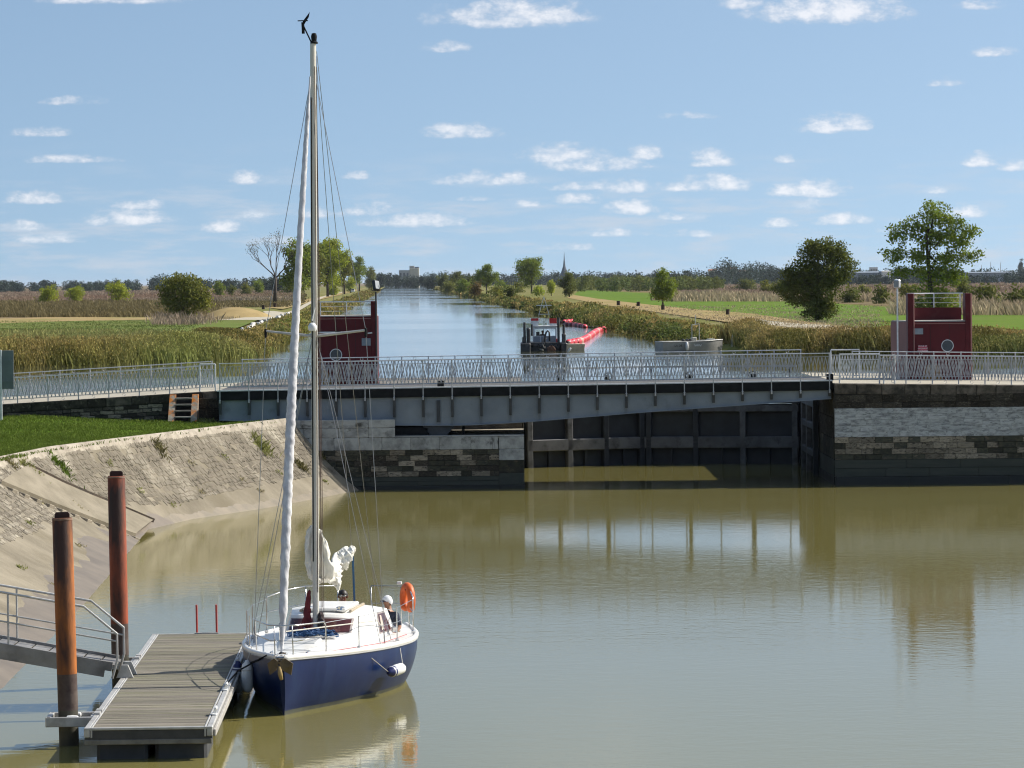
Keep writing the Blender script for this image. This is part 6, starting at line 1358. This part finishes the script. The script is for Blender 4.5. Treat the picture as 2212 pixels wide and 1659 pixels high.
for i, (x, yb, yt, w, k) in enumerate([(1835, 654, 620, 70, 'D'), (1905, 656, 622, 64, 'D'), (1690, 640, 606, 60, 'D'), (2085, 648, 600, 70, 'D'), (2135, 668, 618, 80, 'D'), (2190, 670, 626, 74, 'D'), (2215, 664, 616, 60, 'O'), (1610, 628, 602, 60, 'D'), (1540, 626, 602, 60, 'D'), (1480, 626, 600, 50, 'D'), (1385, 624, 598, 60, 'O'), (1330, 622, 598, 60, 'D'), (1280, 620, 598, 60, 'D'), (1655, 634, 608, 50, 'O'), (1865, 646, 618, 50, 'O'), (1960, 652, 616, 60, 'O')]):
    tree('marsh_shrub', MARSH_LB[i], x, yb, yt, w, MM[k], z0=.0, nblob=9, dens=.9, leaf=.45, seed=60+i, trunk=False, lump=.5, group='shrubs of the right marsh')
# left bank
tree('round_tree', 'large rounded dark olive bush tree beside the straw strip on the left', 397, 692, 588, 122, L_OLIVE, blobs=[(-.05, 0, .82, .28, .18), (.18, 0, .74, .28, .2), (-.28, 0, .7, .2, .2), (.38, 0, .55, .22, .22), (.05, 0, .55, .36, .26), (-.32, 0, .5, .24, .22), (.25, 0, .4, .3, .22), (-.15, 0, .34, .28, .2), (.42, 0, .34, .16, .16), (-.12, 0, .14, .2, .12), (.1, 0, .16, .2, .14)], dens=1.25, leaf=.30, seed=11)
for i, (x, yb, yt, w, lb) in enumerate([(101, 655, 617, 62, 'leftmost green shrub on the heath at the left edge'), (163, 653, 617, 52, 'second green shrub on the left heath, beside the leftmost one'), (257, 652, 606, 58, 'bright green rounded shrub on the left heath, left of the big bush tree'), (475, 640, 606, 32, 'small round green tree right of the big bush tree'), (500, 641, 615, 22, 'tiny dark shrub right of the small round tree on the left'), (560, 634, 603, 40, 'green clump left of the bare tree trunk'), (530, 636, 612, 36, 'pale willow clump left of the bare tree')]):
    tree('heath_shrub', lb, x, yb, yt, w, [L_LIME, L_LIME, L_LIME, L_MID, L_DARK, L_MID, L_OLIVE][i] if i != 2 else L_LIME, z0=.0, nblob=9, dens=1., leaf=.42, seed=100+i, trunk=False, lump=.5)
# bare tree
def bare_tree():
    p = at(594, 654, GZ); k = p.y/7500; h = (654-498)*k; t = thing('bare_tree', 'nearly leafless tree with forked trunk on the left bank', 'tree', p); rg = random.Random(8); b = MB(); tips = []
    def grow(a, d, L_, r, lv):
        e = a+d*L_; m_ = a.lerp(e, .5)+Vector((rg.uniform(-1, 1), rg.uniform(-1, 1), 0))*L_*.06; b.tube([a, m_, e], [r, r*.8, r*.6], 6 if lv < 3 else 4, cap=False)
        if lv >= 6: tips.append(e); return
        for _ in range(rg.choice([2, 3]) if lv < 3 else 2):
            nd = (d+Vector((rg.uniform(-.75, .75), rg.uniform(-.75, .75), rg.uniform(-.05, .45)))).normalized(); grow(e, nd, L_*rg.uniform(.62, .82), r*.58, lv+1)
    b.tube([(0, 0, -.3), (.1, 0, h*.2), (.25, 0, h*.36)], [h*.029, h*.024, h*.020], 8); f = Vector((.25, 0, h*.36))
    for d in (Vector((-.75, .1, .75)), Vector((.05, -.1, 1)), Vector((.55, .1, .62)), Vector((-.35, .3, .9))): grow(f+Vector((0, 0, rg.uniform(-.5, .5))), d.normalized(), h*.19, h*.012, 1)
    b.build('trunk', M_BARK, t, smooth=True)
    rgn = np.random.default_rng(3); T = np.array([tuple(q_) for q_ in tips]); C = (T[:, None, :]+rgn.normal(size=(len(T), 3, 3))*.4).reshape(-1, 3); V, F = leaves(C, .26, rgn); link('crown', fastmesh('crown', V, F, leafmat('sparse_tan_leaves', (.16, .14, .07)), np.ones((len(V), 3))), t)
bare_tree()
ROW = [(645, 650, 514, 92, 'M', 'olive first tree of the row on the left towpath, behind the furled sail'), (708, 641, 513, 112, 'L', 'bright yellow-green large tree of the towpath row, right of the mast'), (676, 646, 530, 80, 'O', 'dusky tree in the towpath row directly behind the mast'), (744, 635, 542, 58, 'O', 'olive tree of the towpath row, just right of the bright one'), (776, 629, 553, 56, 'M', 'green tall tree near the far end of the left towpath row'), (800, 624, 575, 40, 'O', 'last pale tree at the far end of the left towpath row'), (724, 638, 585, 40, 'L', 'low yellowish shrub-like tree under the towpath row'), (757, 632, 590, 26, 'L', 'small yellow-green tree between two taller towpath trees')]
for i, (x, yb, yt, w, k, lb) in enumerate(ROW): tree('towpath_tree', lb, x, yb, yt, w, MM[k], z0=.2 if yt < 560 else .02, nblob=13, dens=1.2, leaf=.62, seed=140+i, lump=.46)
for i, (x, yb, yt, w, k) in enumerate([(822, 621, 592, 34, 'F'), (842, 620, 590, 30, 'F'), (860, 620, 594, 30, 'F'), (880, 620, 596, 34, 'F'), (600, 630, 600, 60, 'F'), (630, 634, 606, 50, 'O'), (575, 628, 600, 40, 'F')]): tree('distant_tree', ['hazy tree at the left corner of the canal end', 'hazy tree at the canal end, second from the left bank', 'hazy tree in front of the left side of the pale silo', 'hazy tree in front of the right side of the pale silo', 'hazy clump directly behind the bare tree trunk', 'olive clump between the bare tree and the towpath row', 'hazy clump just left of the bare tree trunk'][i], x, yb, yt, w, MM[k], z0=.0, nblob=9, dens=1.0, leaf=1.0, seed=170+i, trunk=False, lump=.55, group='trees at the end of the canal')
# far woods reading as one mass
def far_wood(name, label, specs, seed, m, leaf=1.5):
    rg = np.random.default_rng(seed); VV = []; FF = []; CC = []; o = 0
    for (x, d, h, w) in specs:
        bl = crown_blobs(w, -.1*h, h, 6, rg, lump=.6); C = blob_points(bl, int(24*w/leaf), rg, .4); V, F = leaves(C, leaf, rg); V += np.array([x, d, GZ]); VV.append(V); FF.append(F+o); o += len(V)
        t = rg.uniform(.7, 1.3); CC.append(np.repeat(np.stack([np.full(len(C), t)*rg.uniform(.9, 1.2), np.full(len(C), t), np.full(len(C), t)*rg.uniform(.8, 1.2)], 1)*rg.uniform(.8, 1.2, len(C))[:, None], 4, 0))
    o_ = link(name, fastmesh(name, np.concatenate(VV), np.concatenate(FF), m, np.concatenate(CC))); tag(o_, label, 'wood', kind='stuff')
rgw = np.random.default_rng(77)
def band(x0, x1, d0, d1, n, prof_):
    out = []
    for _ in range(n):
        px = rgw.uniform(x0, x1); d = rgw.uniform(d0, d1); hpx = prof_(px)*rgw.uniform(.55, 1.12); h = max(3, (hpx*d/7500)+5); out.append(((px-1106)/7500*d, d, h, h*rgw.uniform(.9, 1.9)))
    return out
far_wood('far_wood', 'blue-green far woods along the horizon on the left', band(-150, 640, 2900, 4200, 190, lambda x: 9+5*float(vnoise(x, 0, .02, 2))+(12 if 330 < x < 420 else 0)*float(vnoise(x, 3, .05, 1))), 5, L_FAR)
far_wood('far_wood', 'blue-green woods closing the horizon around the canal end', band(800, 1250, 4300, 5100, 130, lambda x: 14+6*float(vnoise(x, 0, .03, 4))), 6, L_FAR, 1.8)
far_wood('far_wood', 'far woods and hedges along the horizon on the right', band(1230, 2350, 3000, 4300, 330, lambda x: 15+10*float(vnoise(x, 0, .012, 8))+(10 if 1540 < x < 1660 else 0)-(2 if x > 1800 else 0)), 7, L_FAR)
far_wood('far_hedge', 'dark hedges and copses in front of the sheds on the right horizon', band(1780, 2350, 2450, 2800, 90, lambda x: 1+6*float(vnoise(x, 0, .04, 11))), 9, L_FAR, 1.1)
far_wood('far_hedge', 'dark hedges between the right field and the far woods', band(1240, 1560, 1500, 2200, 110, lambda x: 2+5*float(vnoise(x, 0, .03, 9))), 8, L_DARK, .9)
# ------------------------------------------------------------------ reeds
def reed_mat(name, c): return mat(name, c, tuple(v*.8 for v in c), rough=.85, scale=.25, detail=4, space='World', attr=True, trans=.25, spec=.05)
R_OL = reed_mat('olive_reed', (.30, .285, .110)); R_DRY = reed_mat('dry_reed', (.42, .34, .22)); R_PINK = reed_mat('pinkish_dry_reed', (.31, .24, .18)); R_GRASS = reed_mat('grass_blade', (.135, .185, .032)); R_MEAD = reed_mat('muted_meadow_blade', (.16, .19, .06)); R_RUST = reed_mat('russet_sedge', (.20, .165, .080))
def bank_z(x, y):
    """height of the bank ground (numpy)"""
    e = np.where(x < 0, np.where(y >= 285, xl(y), np.interp(y, [232, 245, 256, 266, 276, 285], [-400, -62, -37, -27, -22.5, xl(285)])), np.where(y >= 285, xr(y), np.interp(y, [232, 245, 256, 266, 276, 285], [420, 90, 52, 36, 22, xr(285)])))
    s = np.where(x < 0, e-x, x-e); return np.interp(s, [0, 2, 6, 14], [1.55, 2.25, GZ-.25, GZ]), s
def blades(name, label, X, Y, Z, h, w, m, per=4, seed=1, bend=.28, spread_=.35, colfun=None, kind='stuff', cat='reeds'):
    rg = np.random.default_rng(seed); n = len(X)*per
    bx = np.repeat(X, per)+rg.normal(size=n)*spread_; by = np.repeat(Y, per)+rg.normal(size=n)*spread_; bz0 = np.repeat(Z, per); H = np.repeat(h, per)*rg.uniform(.55, 1.1, n); W = (np.repeat(w, per) if np.ndim(w) else w)*rg.uniform(.6, 1.4, n)
    an = rg.uniform(0, 6.28, n); ln = rg.normal(size=(n, 2))*bend*H[:, None]+np.array([-.10, 0])*H[:, None]
    dx = np.cos(an)*W/2; dy = np.sin(an)*W/2
    B = np.stack([bx, by, bz0], 1); V = np.empty((n, 4, 3)); V[:, 0] = B+np.stack([-dx, -dy, 0*dx], 1); V[:, 1] = B+np.stack([dx, dy, 0*dx], 1)
    mid = B+np.stack([ln[:, 0]*.35, ln[:, 1]*.35, H*.6], 1); tip = B+np.stack([ln[:, 0], ln[:, 1], H], 1)
    V[:, 2] = mid+np.stack([dx, dy, 0*dx], 1)*.9; V[:, 3] = tip
    F = np.arange(4*n).reshape(n, 4)
    t = np.repeat(rg.uniform(.75, 1.2, len(X)), per)*rg.uniform(.75, 1.25, n)
    col = np.stack([t, t, t], 1)
    if colfun is not None: col *= np.repeat(colfun(X, Y, rg), per, 0)
    o = link(name, fastmesh(name, V.reshape(-1, 3), F, m, np.repeat(col, 4, 0))); return tag(o, label, cat, kind=kind)
def clumpy(X, Y, s, lo, seed): 
    v = vnoise(X, Y, s, seed)*.6+vnoise(X, Y, s*2.7, seed+1)*.4; return v > lo
def edge_points(poly, n, w0, w1, rg, side):
    P_ = np.array(poly); seg = np.linalg.norm(P_[1:]-P_[:-1], axis=1); cum = np.r_[0, np.cumsum(seg)]; s = rg.uniform(0, cum[-1], n); x = np.interp(s, cum, P_[:, 0]); y = np.interp(s, cum, P_[:, 1]); return x, y
def flecks(name, parent_label, X, Y, Z, h, size, m, per, seed, colfun):
    rg = np.random.default_rng(seed); n = len(X)*per; f = rg.uniform(.25, 1.05, n)**.8
    C = np.stack([np.repeat(X, per)+rg.normal(size=n)*.35, np.repeat(Y, per)+rg.normal(size=n)*.35, np.repeat(Z, per)+np.repeat(h, per)*f], 1)
    V, F = leaves(C, 1.0, rg); V = (V.reshape(n, 4, 3)-C[:, None, :])*(np.repeat(size, per)[:, None, None])*np.array([.75, .75, 1.25])+C[:, None, :]
    t = np.repeat(rg.uniform(.75, 1.2, len(X)), per)*rg.uniform(.7, 1.3, n); col = np.stack([t*(.9+.25*f), t*(.95+.05*f), t*(.95+.1*f)], 1)*np.repeat(colfun(X, Y, rg), per, 0)
    o = link(name, fastmesh(name, V.reshape(-1, 3), F, m, np.repeat(col, 4, 0))); return tag(o, parent_label, 'reeds', kind='stuff')
def reed_tint(X, Y, rg):
    v = vnoise(X, Y, .12, 9); u = vnoise(X, Y, .35, 4); g = np.clip((v-.35)*2, 0, 1); k = np.where(vnoise(X, Y, .22, 15) > .62, .62, 1.)[:, None]; return np.stack([.88+.16*(1-g)+.08*u, .95+.12*g, .78+.18*u], 1)*k*np.where(k < 1, np.array([[.9, 1.05, .9]]), 1.)
rgR = np.random.default_rng(31)
def front_reeds(side, name, label, n, seed):
    poly = [(-70, 243), (-62, 245), (-37, 256), (-27, 266), (-22.5, 276), (xl(287), 287), (xl(300), 300)] if side < 0 else [(75, 248), (52, 256), (36, 266), (22, 276), (xr(288), 288), (xr(300), 300)]
    x, y = edge_points(poly, n, 0, 7, rgR, side); off = rgR.uniform(0, 1, n)**.8*8.5-.4; x = x+side*off*.75; y = y+off*.75
    Z, s = bank_z(x, y); h = 1.7*(.55+.8*vnoise(x, y, .13, 3))*np.where(s > 5, .6, 1); ok_ = ~((x > 10)&(x < 19.2)&(y > 283)&(y < 302)); x, y, Z, h = x[ok_], y[ok_], Z[ok_], h[ok_]; blades(name, label, x, y, Z-.1, h, .06, R_OL, 3, seed, .14, .3, reed_tint); flecks('reed_leaves', 'leaves of the '+label, x, y, Z-.1, h, np.full(len(x), .15), R_OL, 12, seed+50, reed_tint)
front_reeds(-1, 'reed_bed', 'dense olive reed bed at the canal edge on the left, behind the railing', 9500, 1)
front_reeds(1, 'reed_bed', 'dense olive reed bed at the canal edge on the right, by the red cabin', 9500, 2)
def line_reeds(side, name, label, d0, d1, n, seed, wid=6.5):
    u = rgR.uniform(0, 1, n); d = d0*(d1/d0)**u; e = xl(d) if side < 0 else xr(d); off = rgR.uniform(0, 1, n)*wid-.5; x = e+side*off; Z, s = bank_z(x, d)
    h = (.7+1.5*vnoise(x*3, d, .03, 6))*np.where(off > wid*.6, .55, 1); ok_ = ~((x > 10)&(x < 19.2)&(d > 283)&(d < 302)); x, d, Z, h = x[ok_], d[ok_], Z[ok_], h[ok_]; blades(name, label, x, d, Z-.1, h, np.clip(d/300*.07, .07, .8), R_OL, 2, seed, .14, .35, reed_tint); flecks('reed_leaves', 'leaves of the '+label, x, d, Z-.1, h, np.clip(d/300*.2, .2, 1.3), R_OL, 8, seed+50, reed_tint)
line_reeds(-1, 'reed_belt', 'long belt of reeds lining the left canal bank', 290, 2600, 9000, 3, 4.5); line_reeds(1, 'reed_belt', 'long belt of reeds lining the right canal bank', 290, 3200, 10000, 4, 8)
# dark scrub at the water's edge of the right bank
def scrub(name, label, side, d0, d1, n, seed, m):
    rg = np.random.default_rng(seed); VV = []; FF = []; CC = []; o = 0
    for _ in range(n):
        d = d0*(d1/d0)**rg.uniform(); x = (xr(d) if side > 0 else xl(d))+side*rg.uniform(-.3, 2.5); h = rg.uniform(.9, 2.1); w = h*rg.uniform(1.2, 2.2); lf = max(.22, d/300*.22)
        bl = crown_blobs(w, -.1, h, 5, rg, lump=.6); C = blob_points(bl, int(min(260, 10*w*h/lf/lf*.5+20)), rg, .45); V, F = leaves(C, lf, rg); V += np.array([x, d, 1.7]); VV.append(V); FF.append(F+o); o += len(V)
        t = rg.uniform(.6, 1.3); CC.append(np.repeat(np.array([t*rg.uniform(.9, 1.3), t, t*.9])[None, :]*rg.uniform(.75, 1.25, len(C))[:, None], 4, 0))
    tag(link(name, fastmesh(name, np.concatenate(VV), np.concatenate(FF), m, np.concatenate(CC))), label, 'scrub', kind='stuff')
scrub('bank_scrub', 'dark green scrub hanging over the water along the right canal bank', 1, 303, 1500, 330, 91, L_DARK); scrub('bank_scrub', 'dark scrub along the water of the left canal bank', -1, 300, 1800, 120, 92, L_OLIVE)
def heath(name, label, x0, x1, y0, y1, n, h, m, seed, per=3, w=.25, colfun=None, lo=.0, bend=.25, sp=.6):
    rg = np.random.default_rng(seed); px = rg.uniform(x0, x1, n); py = y0+(y1-y0)*rg.uniform(0, 1, n)**.8; ok = clumpy(px*.6, py*3, .06, lo, seed) if lo else np.ones(n, bool); px = px[ok]; py = py[ok]
    hor = 608-.01*(px-1106); d = 37500/np.maximum(py-hor, 2.); x = (px-1106)/7500*d; keep = (d < 4500)&((x < xl(d)-12)|(x > xr(d)+12)); d = d[keep]; x = x[keep]; k = np.clip(d/420, .8, 6)
    blades(name, label, x, d, np.full(len(x), GZ-.05), h*(.3+.75*vnoise(x, d, .07, seed)+.45*vnoise(x, d, .25, seed+3)), w*k, m, per, seed, bend, sp, colfun)
def pinkish(X, Y, rg):
    v = vnoise(X, Y*.3, .012, 12); return np.stack([1+.0*v, .88+.18*v, .85+.2*v], 1)
heath('dry_reed_marsh', 'wide pinkish dry reed marsh on the left below the far woods', -250, 640, 624, 652, 15000, .9, R_PINK, 41, w=.16, colfun=pinkish)
heath('sedge_belt', 'dark olive brown sedge belt on the left above the straw strip', -250, 470, 651, 686, 20000, 1.0, R_RUST, 42, w=.12)
heath('russet_scrub', 'brown scrub grass around the bare tree on the left bank', 440, 660, 628, 664, 3500, .7, R_RUST, 43, w=.2)
heath('dry_reed_marsh', 'wide pinkish dry reed marsh on the right beyond the green field', 1420, 2400, 606, 650, 18000, 1.1, R_PINK, 44, w=.17, colfun=pinkish)
heath('pale_reeds', 'pale dry reeds along the upper edge of the right green field', 1440, 1960, 640, 652, 3000, 1.8, R_DRY, 45, w=.18); heath('pale_reeds', 'pale dry reeds right of the right red cabin', 1940, 2400, 652, 682, 3500, 1.9, R_DRY, 46, w=.18)
heath('tall_grass', 'uneven tall grass between meadow and reeds on the left', -200, 560, 716, 748, 6000, .5, R_OL, 47, w=.14); heath('meadow_grass', 'green meadow grass on the left bank', -200, 560, 694, 728, 11000, .25, R_MEAD, 48, w=.10)
heath('verge_grass', 'dry verge grass along the right towpath', 1260, 1900, 660, 716, 5000, .35, R_DRY, 50, w=.12)
heath('dead_brush', 'grey dead brush at the foot of the big bush tree', 340, 445, 686, 703, 330, 1.3, R_PINK, 51, w=.09, sp=.9); heath('mound_grass', 'bleached grass growing on the straw mound', 440, 585, 676, 692, 900, .5, R_DRY, 52, w=.08)
# lawn
n = 26000; ly = rgR.uniform(96, 136, n); cx = np.interp(ly, [c[1] for c in CREST], [c[0] for c in CREST]); lx = cx-.05-rgR.uniform(0, 1, n)*np.maximum(.5, (cx+.152*ly)+.6)
ok = (lx > -.152*ly-1)&~((ly > 134)&(lx > -11.8)); lx = lx[ok]; ly = ly[ok]; lz = np.array([lawn_z(a, b_) for a, b_ in zip(lx, ly)])
blades('lawn_grass', 'short bright green lawn grass on top of the bank', lx, ly, lz-.01, np.full(len(lx), .10)*(.6+.9*vnoise(lx, ly, .8, 2)), .03, R_GRASS, 3, 61, .35, .10, None, cat='grass')
# weeds rooted in the embankment
def weed(label, x, y, h, w, m, n, seed, group=None):
    p = on_bank(x, y)
    if p is None: return
    rg = np.random.default_rng(seed); X = p.x+rg.normal(size=n)*w*.6; Y = p.y+rg.normal(size=n)*w*.6; h_ = _h = []
    Zs = []
    for a, b_ in zip(X, Y):
        hit = _bv.ray_cast(Vector((a, b_, 9)), Vector((0, 0, -1))); Zs.append(hit[0].z if hit[0] else p.z)
    o = blades('weed_tuft', label, X-p.x, Y-p.y, np.array(Zs)-p.z-.02, np.full(n, h*.55), .028, m, 4, seed, .6, .08, reed_tint, kind=None, cat='plant'); o.location = p
    if group: o['group'] = group
weed('largest reddish-green weed clump high on the embankment, left of the furled sail', 566, 966, .45, .38, R_OL, 90, 1)
weed('weed clump just below the lawn edge, above the taller pile', 341, 966, .35, .25, R_RUST, 60, 2); weed('green weed clump at the head of the stone ramp, right part', 128, 1008, .30, .35, R_GRASS, 90, 3); weed('long green weed patch along the upper edge of the stone ramp', 60, 1012, .25, .45, R_OL, 110, 4)
weed('brown weed at the left edge beneath the lawn', 14, 996, .25, .3, R_RUST, 70, 5); weed('dry weed in the middle of the stone ramp', 165, 1100, .25, .15, R_DRY, 40, 6); weed('brown weed low on the corner of the embankment by the pier', 650, 1010, .4, .2, R_RUST, 60, 7); weed('russet weed under the embankment crest near the pier', 690, 985, .3, .15, R_RUST, 40, 8)
for i, (x, y) in enumerate([(235, 1000), (410, 1000), (480, 985), (520, 1035), (600, 1020), (430, 1060), (370, 1090), (85, 1085), (60, 1130), (170, 1180), (40, 1225), (120, 1265), (300, 1060), (560, 1060), (700, 1040)]): weed('small scattered dry weed growing in a joint of the stone embankment', x, y, .16, .08, R_DRY if i % 2 else R_OL, 16, 20+i, 'small weeds in the embankment joints')
p = Vector((-11.9, 135.2, 2.4)); n = 120; X = rgR.normal(size=n)*.35; Y = rgR.normal(size=n)*.25; o = blades('weed_tuft', 'green weeds right of the small stone steps, at the bridge abutment', X, Y, np.zeros(n)-.05, np.full(n, .45), .025, R_OL, 3, 71, .35, .05, reed_tint, kind=None, cat='plant'); o.location = p
# ================================================================== far buildings
def fb(name, label, cat_, x0, x1, yb, yt, d, m, roof=None, rh=4, depth=12, win=None):
    a = atd(x0, yb, d); b_ = atd(x1, yt, d); t = thing(name, label, cat_, ((a.x+b_.x)/2, d, 0)); w = b_.x-a.x; zt = b_.z
    MB().box((0, depth/2, zt/2), (w, depth, zt)).build('wall', m, t)
    if roof:
        b = MB(); b._add([(-w/2-.4, -.5, zt), (w/2+.4, -.5, zt), (w/2+.4, depth+.5, zt), (-w/2-.4, depth+.5, zt), (-w/2, depth/2, zt+rh), (w/2, depth/2, zt+rh)], [(0, 1, 5, 4), (2, 3, 4, 5), (0, 4, 3), (1, 2, 5), (3, 2, 1, 0)]); b.build('roof', roof, t)
    if win:
        nx, nz = win
        for i in range(nx):
            for j in range(nz): MB().box((lerp(-w/2, w/2, (i+.5)/nx), -.05, lerp(zt*.35, zt, (j+.6)/nz)-1), (w/nx*.45, .2, zt/nz*.3)).build('window', M_GLASSD, t)
    return t, zt, w
M_CONC = mat('far_concrete', (.42, .41, .39), (.36, .35, .34), rough=.9, scale=.2); M_CREAM = mat('far_cream_wall', (.62, .57, .45), (.55, .5, .4), rough=.9, scale=.2); M_TILE = mat('far_clay_tiles', (.36, .16, .09), (.28, .13, .08), rough=.9, scale=.3); M_SLATE = mat('far_slate', (.10, .12, .16), (.08, .1, .13), rough=.7, scale=.3); M_SHED = mat('far_metal_shed', (.24, .28, .33), (.2, .24, .28), rough=.6, scale=.2)
t, zt, w = fb('grain_silo', 'pale concrete silo block rising over the trees at the canal end', 'silo', 862, 884, 605, 583.5, 4600, M_CONC, win=(3, 1)); MB().box((w*.5+6.6, 8, (zt+2.4)/2), (12.6, 16, zt+2.4), ch=.2).build('lit_tower', M_CREAM, t); MB().box((w*.5+3.6, 8, zt+3.4), (6.6, 12, 4.4), ch=.2).build('roof_house', M_CONC, t); MB().box((w*.5+10, 8, zt+2.9), (5.2, 12, 2.6), ch=.2).build('roof_house', M_SLATE, t)
for i in range(3): MB().box((w*.5+2.4+4*i, -.2, (zt+2.4)*.5), (.5, .6, zt+2), ch=.05).build('rib', M_CREAM, t)
p = atd(1219, 590, 4200); ch = thing('church', 'distant church with a tall openwork spire on the horizon', 'church', (p.x, 4200, 0)); 
MB().box((-1, 0, 7.5), (9, 9, 15)).build('tower', M_SLATE, ch); MB().lathe([(5.0, 15), (3.0, 21), (1.5, 26), (.7, 33), (.12, 43)], 8).build('spire', M_SLATE, ch); MB().prism([(-8, 2), (8, 2), (8, 26), (-8, 26)], 0, 9).build('nave', M_CONC, ch)
b = MB(); b._add([(-8, 1.5, 9), (8, 1.5, 9), (8, 26, 9), (-8, 26, 9), (0, 1.5, 17), (0, 26, 17)], [(0, 1, 4), (2, 3, 5), (0, 4, 5, 3), (1, 2, 5, 4), (3, 2, 1, 0)]); b.build('nave_roof', M_SLATE, ch)
fb('long_shed', 'long grey-blue warehouse between the two big trees on the right horizon', 'warehouse', 1852, 1908, 596, 588.5, 2900, M_SHED, M_SHED, 1.0, 30); fb('white_shed', 'white gable warehouse at the end of the long grey shed', 'warehouse', 1906, 1924, 596, 586, 2890, M_WHITE, M_WHITE, .6, 25); fb('long_shed', 'long low pale shed on the far right horizon', 'warehouse', 2090, 2186, 596, 588.5, 2950, M_SHED, M_SHED, .8, 30); fb('white_block', 'white flat building on the skyline left of the tallest tree', 'building', 1880, 1896, 590, 577, 3900, M_WHITE, None, 1, 12, (4, 2))
for i, (x, y, w_, lb) in enumerate([(1126, 597, 16, 'small house with red roof above the right bank trees'), (1540, 587, 18, 'first house with clay roof in the right far woods'), (1600, 589, 34, 'wide low house with orange roof under the highest far trees'), (1650, 592, 22, 'pale house with clay roof right of the wide low one'), (1585, 583, 14, 'small house half hidden above the wide low house')]): fb('far_house', lb, 'house', x-w_/2, x+w_/2, y+6, y-2, 4150+20*i, M_CREAM, M_TILE, 2.2, 9, (3, 1))
for i, (x, yt, lb) in enumerate([(2140, 566, 'thin pylon mast on the right horizon, left one'), (2161, 567, 'thin pylon mast on the right horizon, right one'), (2120, 572, 'short dark mast on the far right horizon')]):
    a = atd(x, yt, 3800); o = MB().tube([(0, 0, 0), (0, 0, a.z)], [.5, .25], 6).build('pylon', M_CONC, loc=(a.x, 3800, 0)); tag(o, lb, 'mast'); 
tree('cypress_tree', 'tall dark columnar tree at the far right edge of the horizon', 2206, 604, 556, 15, L_FAR, z0=.0, nblob=9, dens=1.2, leaf=.8, seed=301, trunk=False, lump=.7)
# ================================================================== haze
hzb = MB().box((0, 4400, 24), (26000, 9400, 52)).build('haze', None) if False else None
hm = bpy.data.materials.new('thin_haze'); hm.use_nodes = True; hm.node_tree.nodes.remove(hm.node_tree.nodes['Principled BSDF']); pv_ = hm.node_tree.nodes.new('ShaderNodeVolumePrincipled'); pv_.inputs['Color'].default_value = (.80, .88, 1, 1); pv_.inputs['Density'].default_value = HAZE; pv_.inputs['Anisotropy'].default_value = .3
hm.node_tree.links.new(pv_.outputs[0], hm.node_tree.nodes['Material Output'].inputs['Volume'])
if HAZE > 0: tag(MB().box((0, 35000, 22), (124000, 71000, 50)).build('haze', hm), kind='stuff')
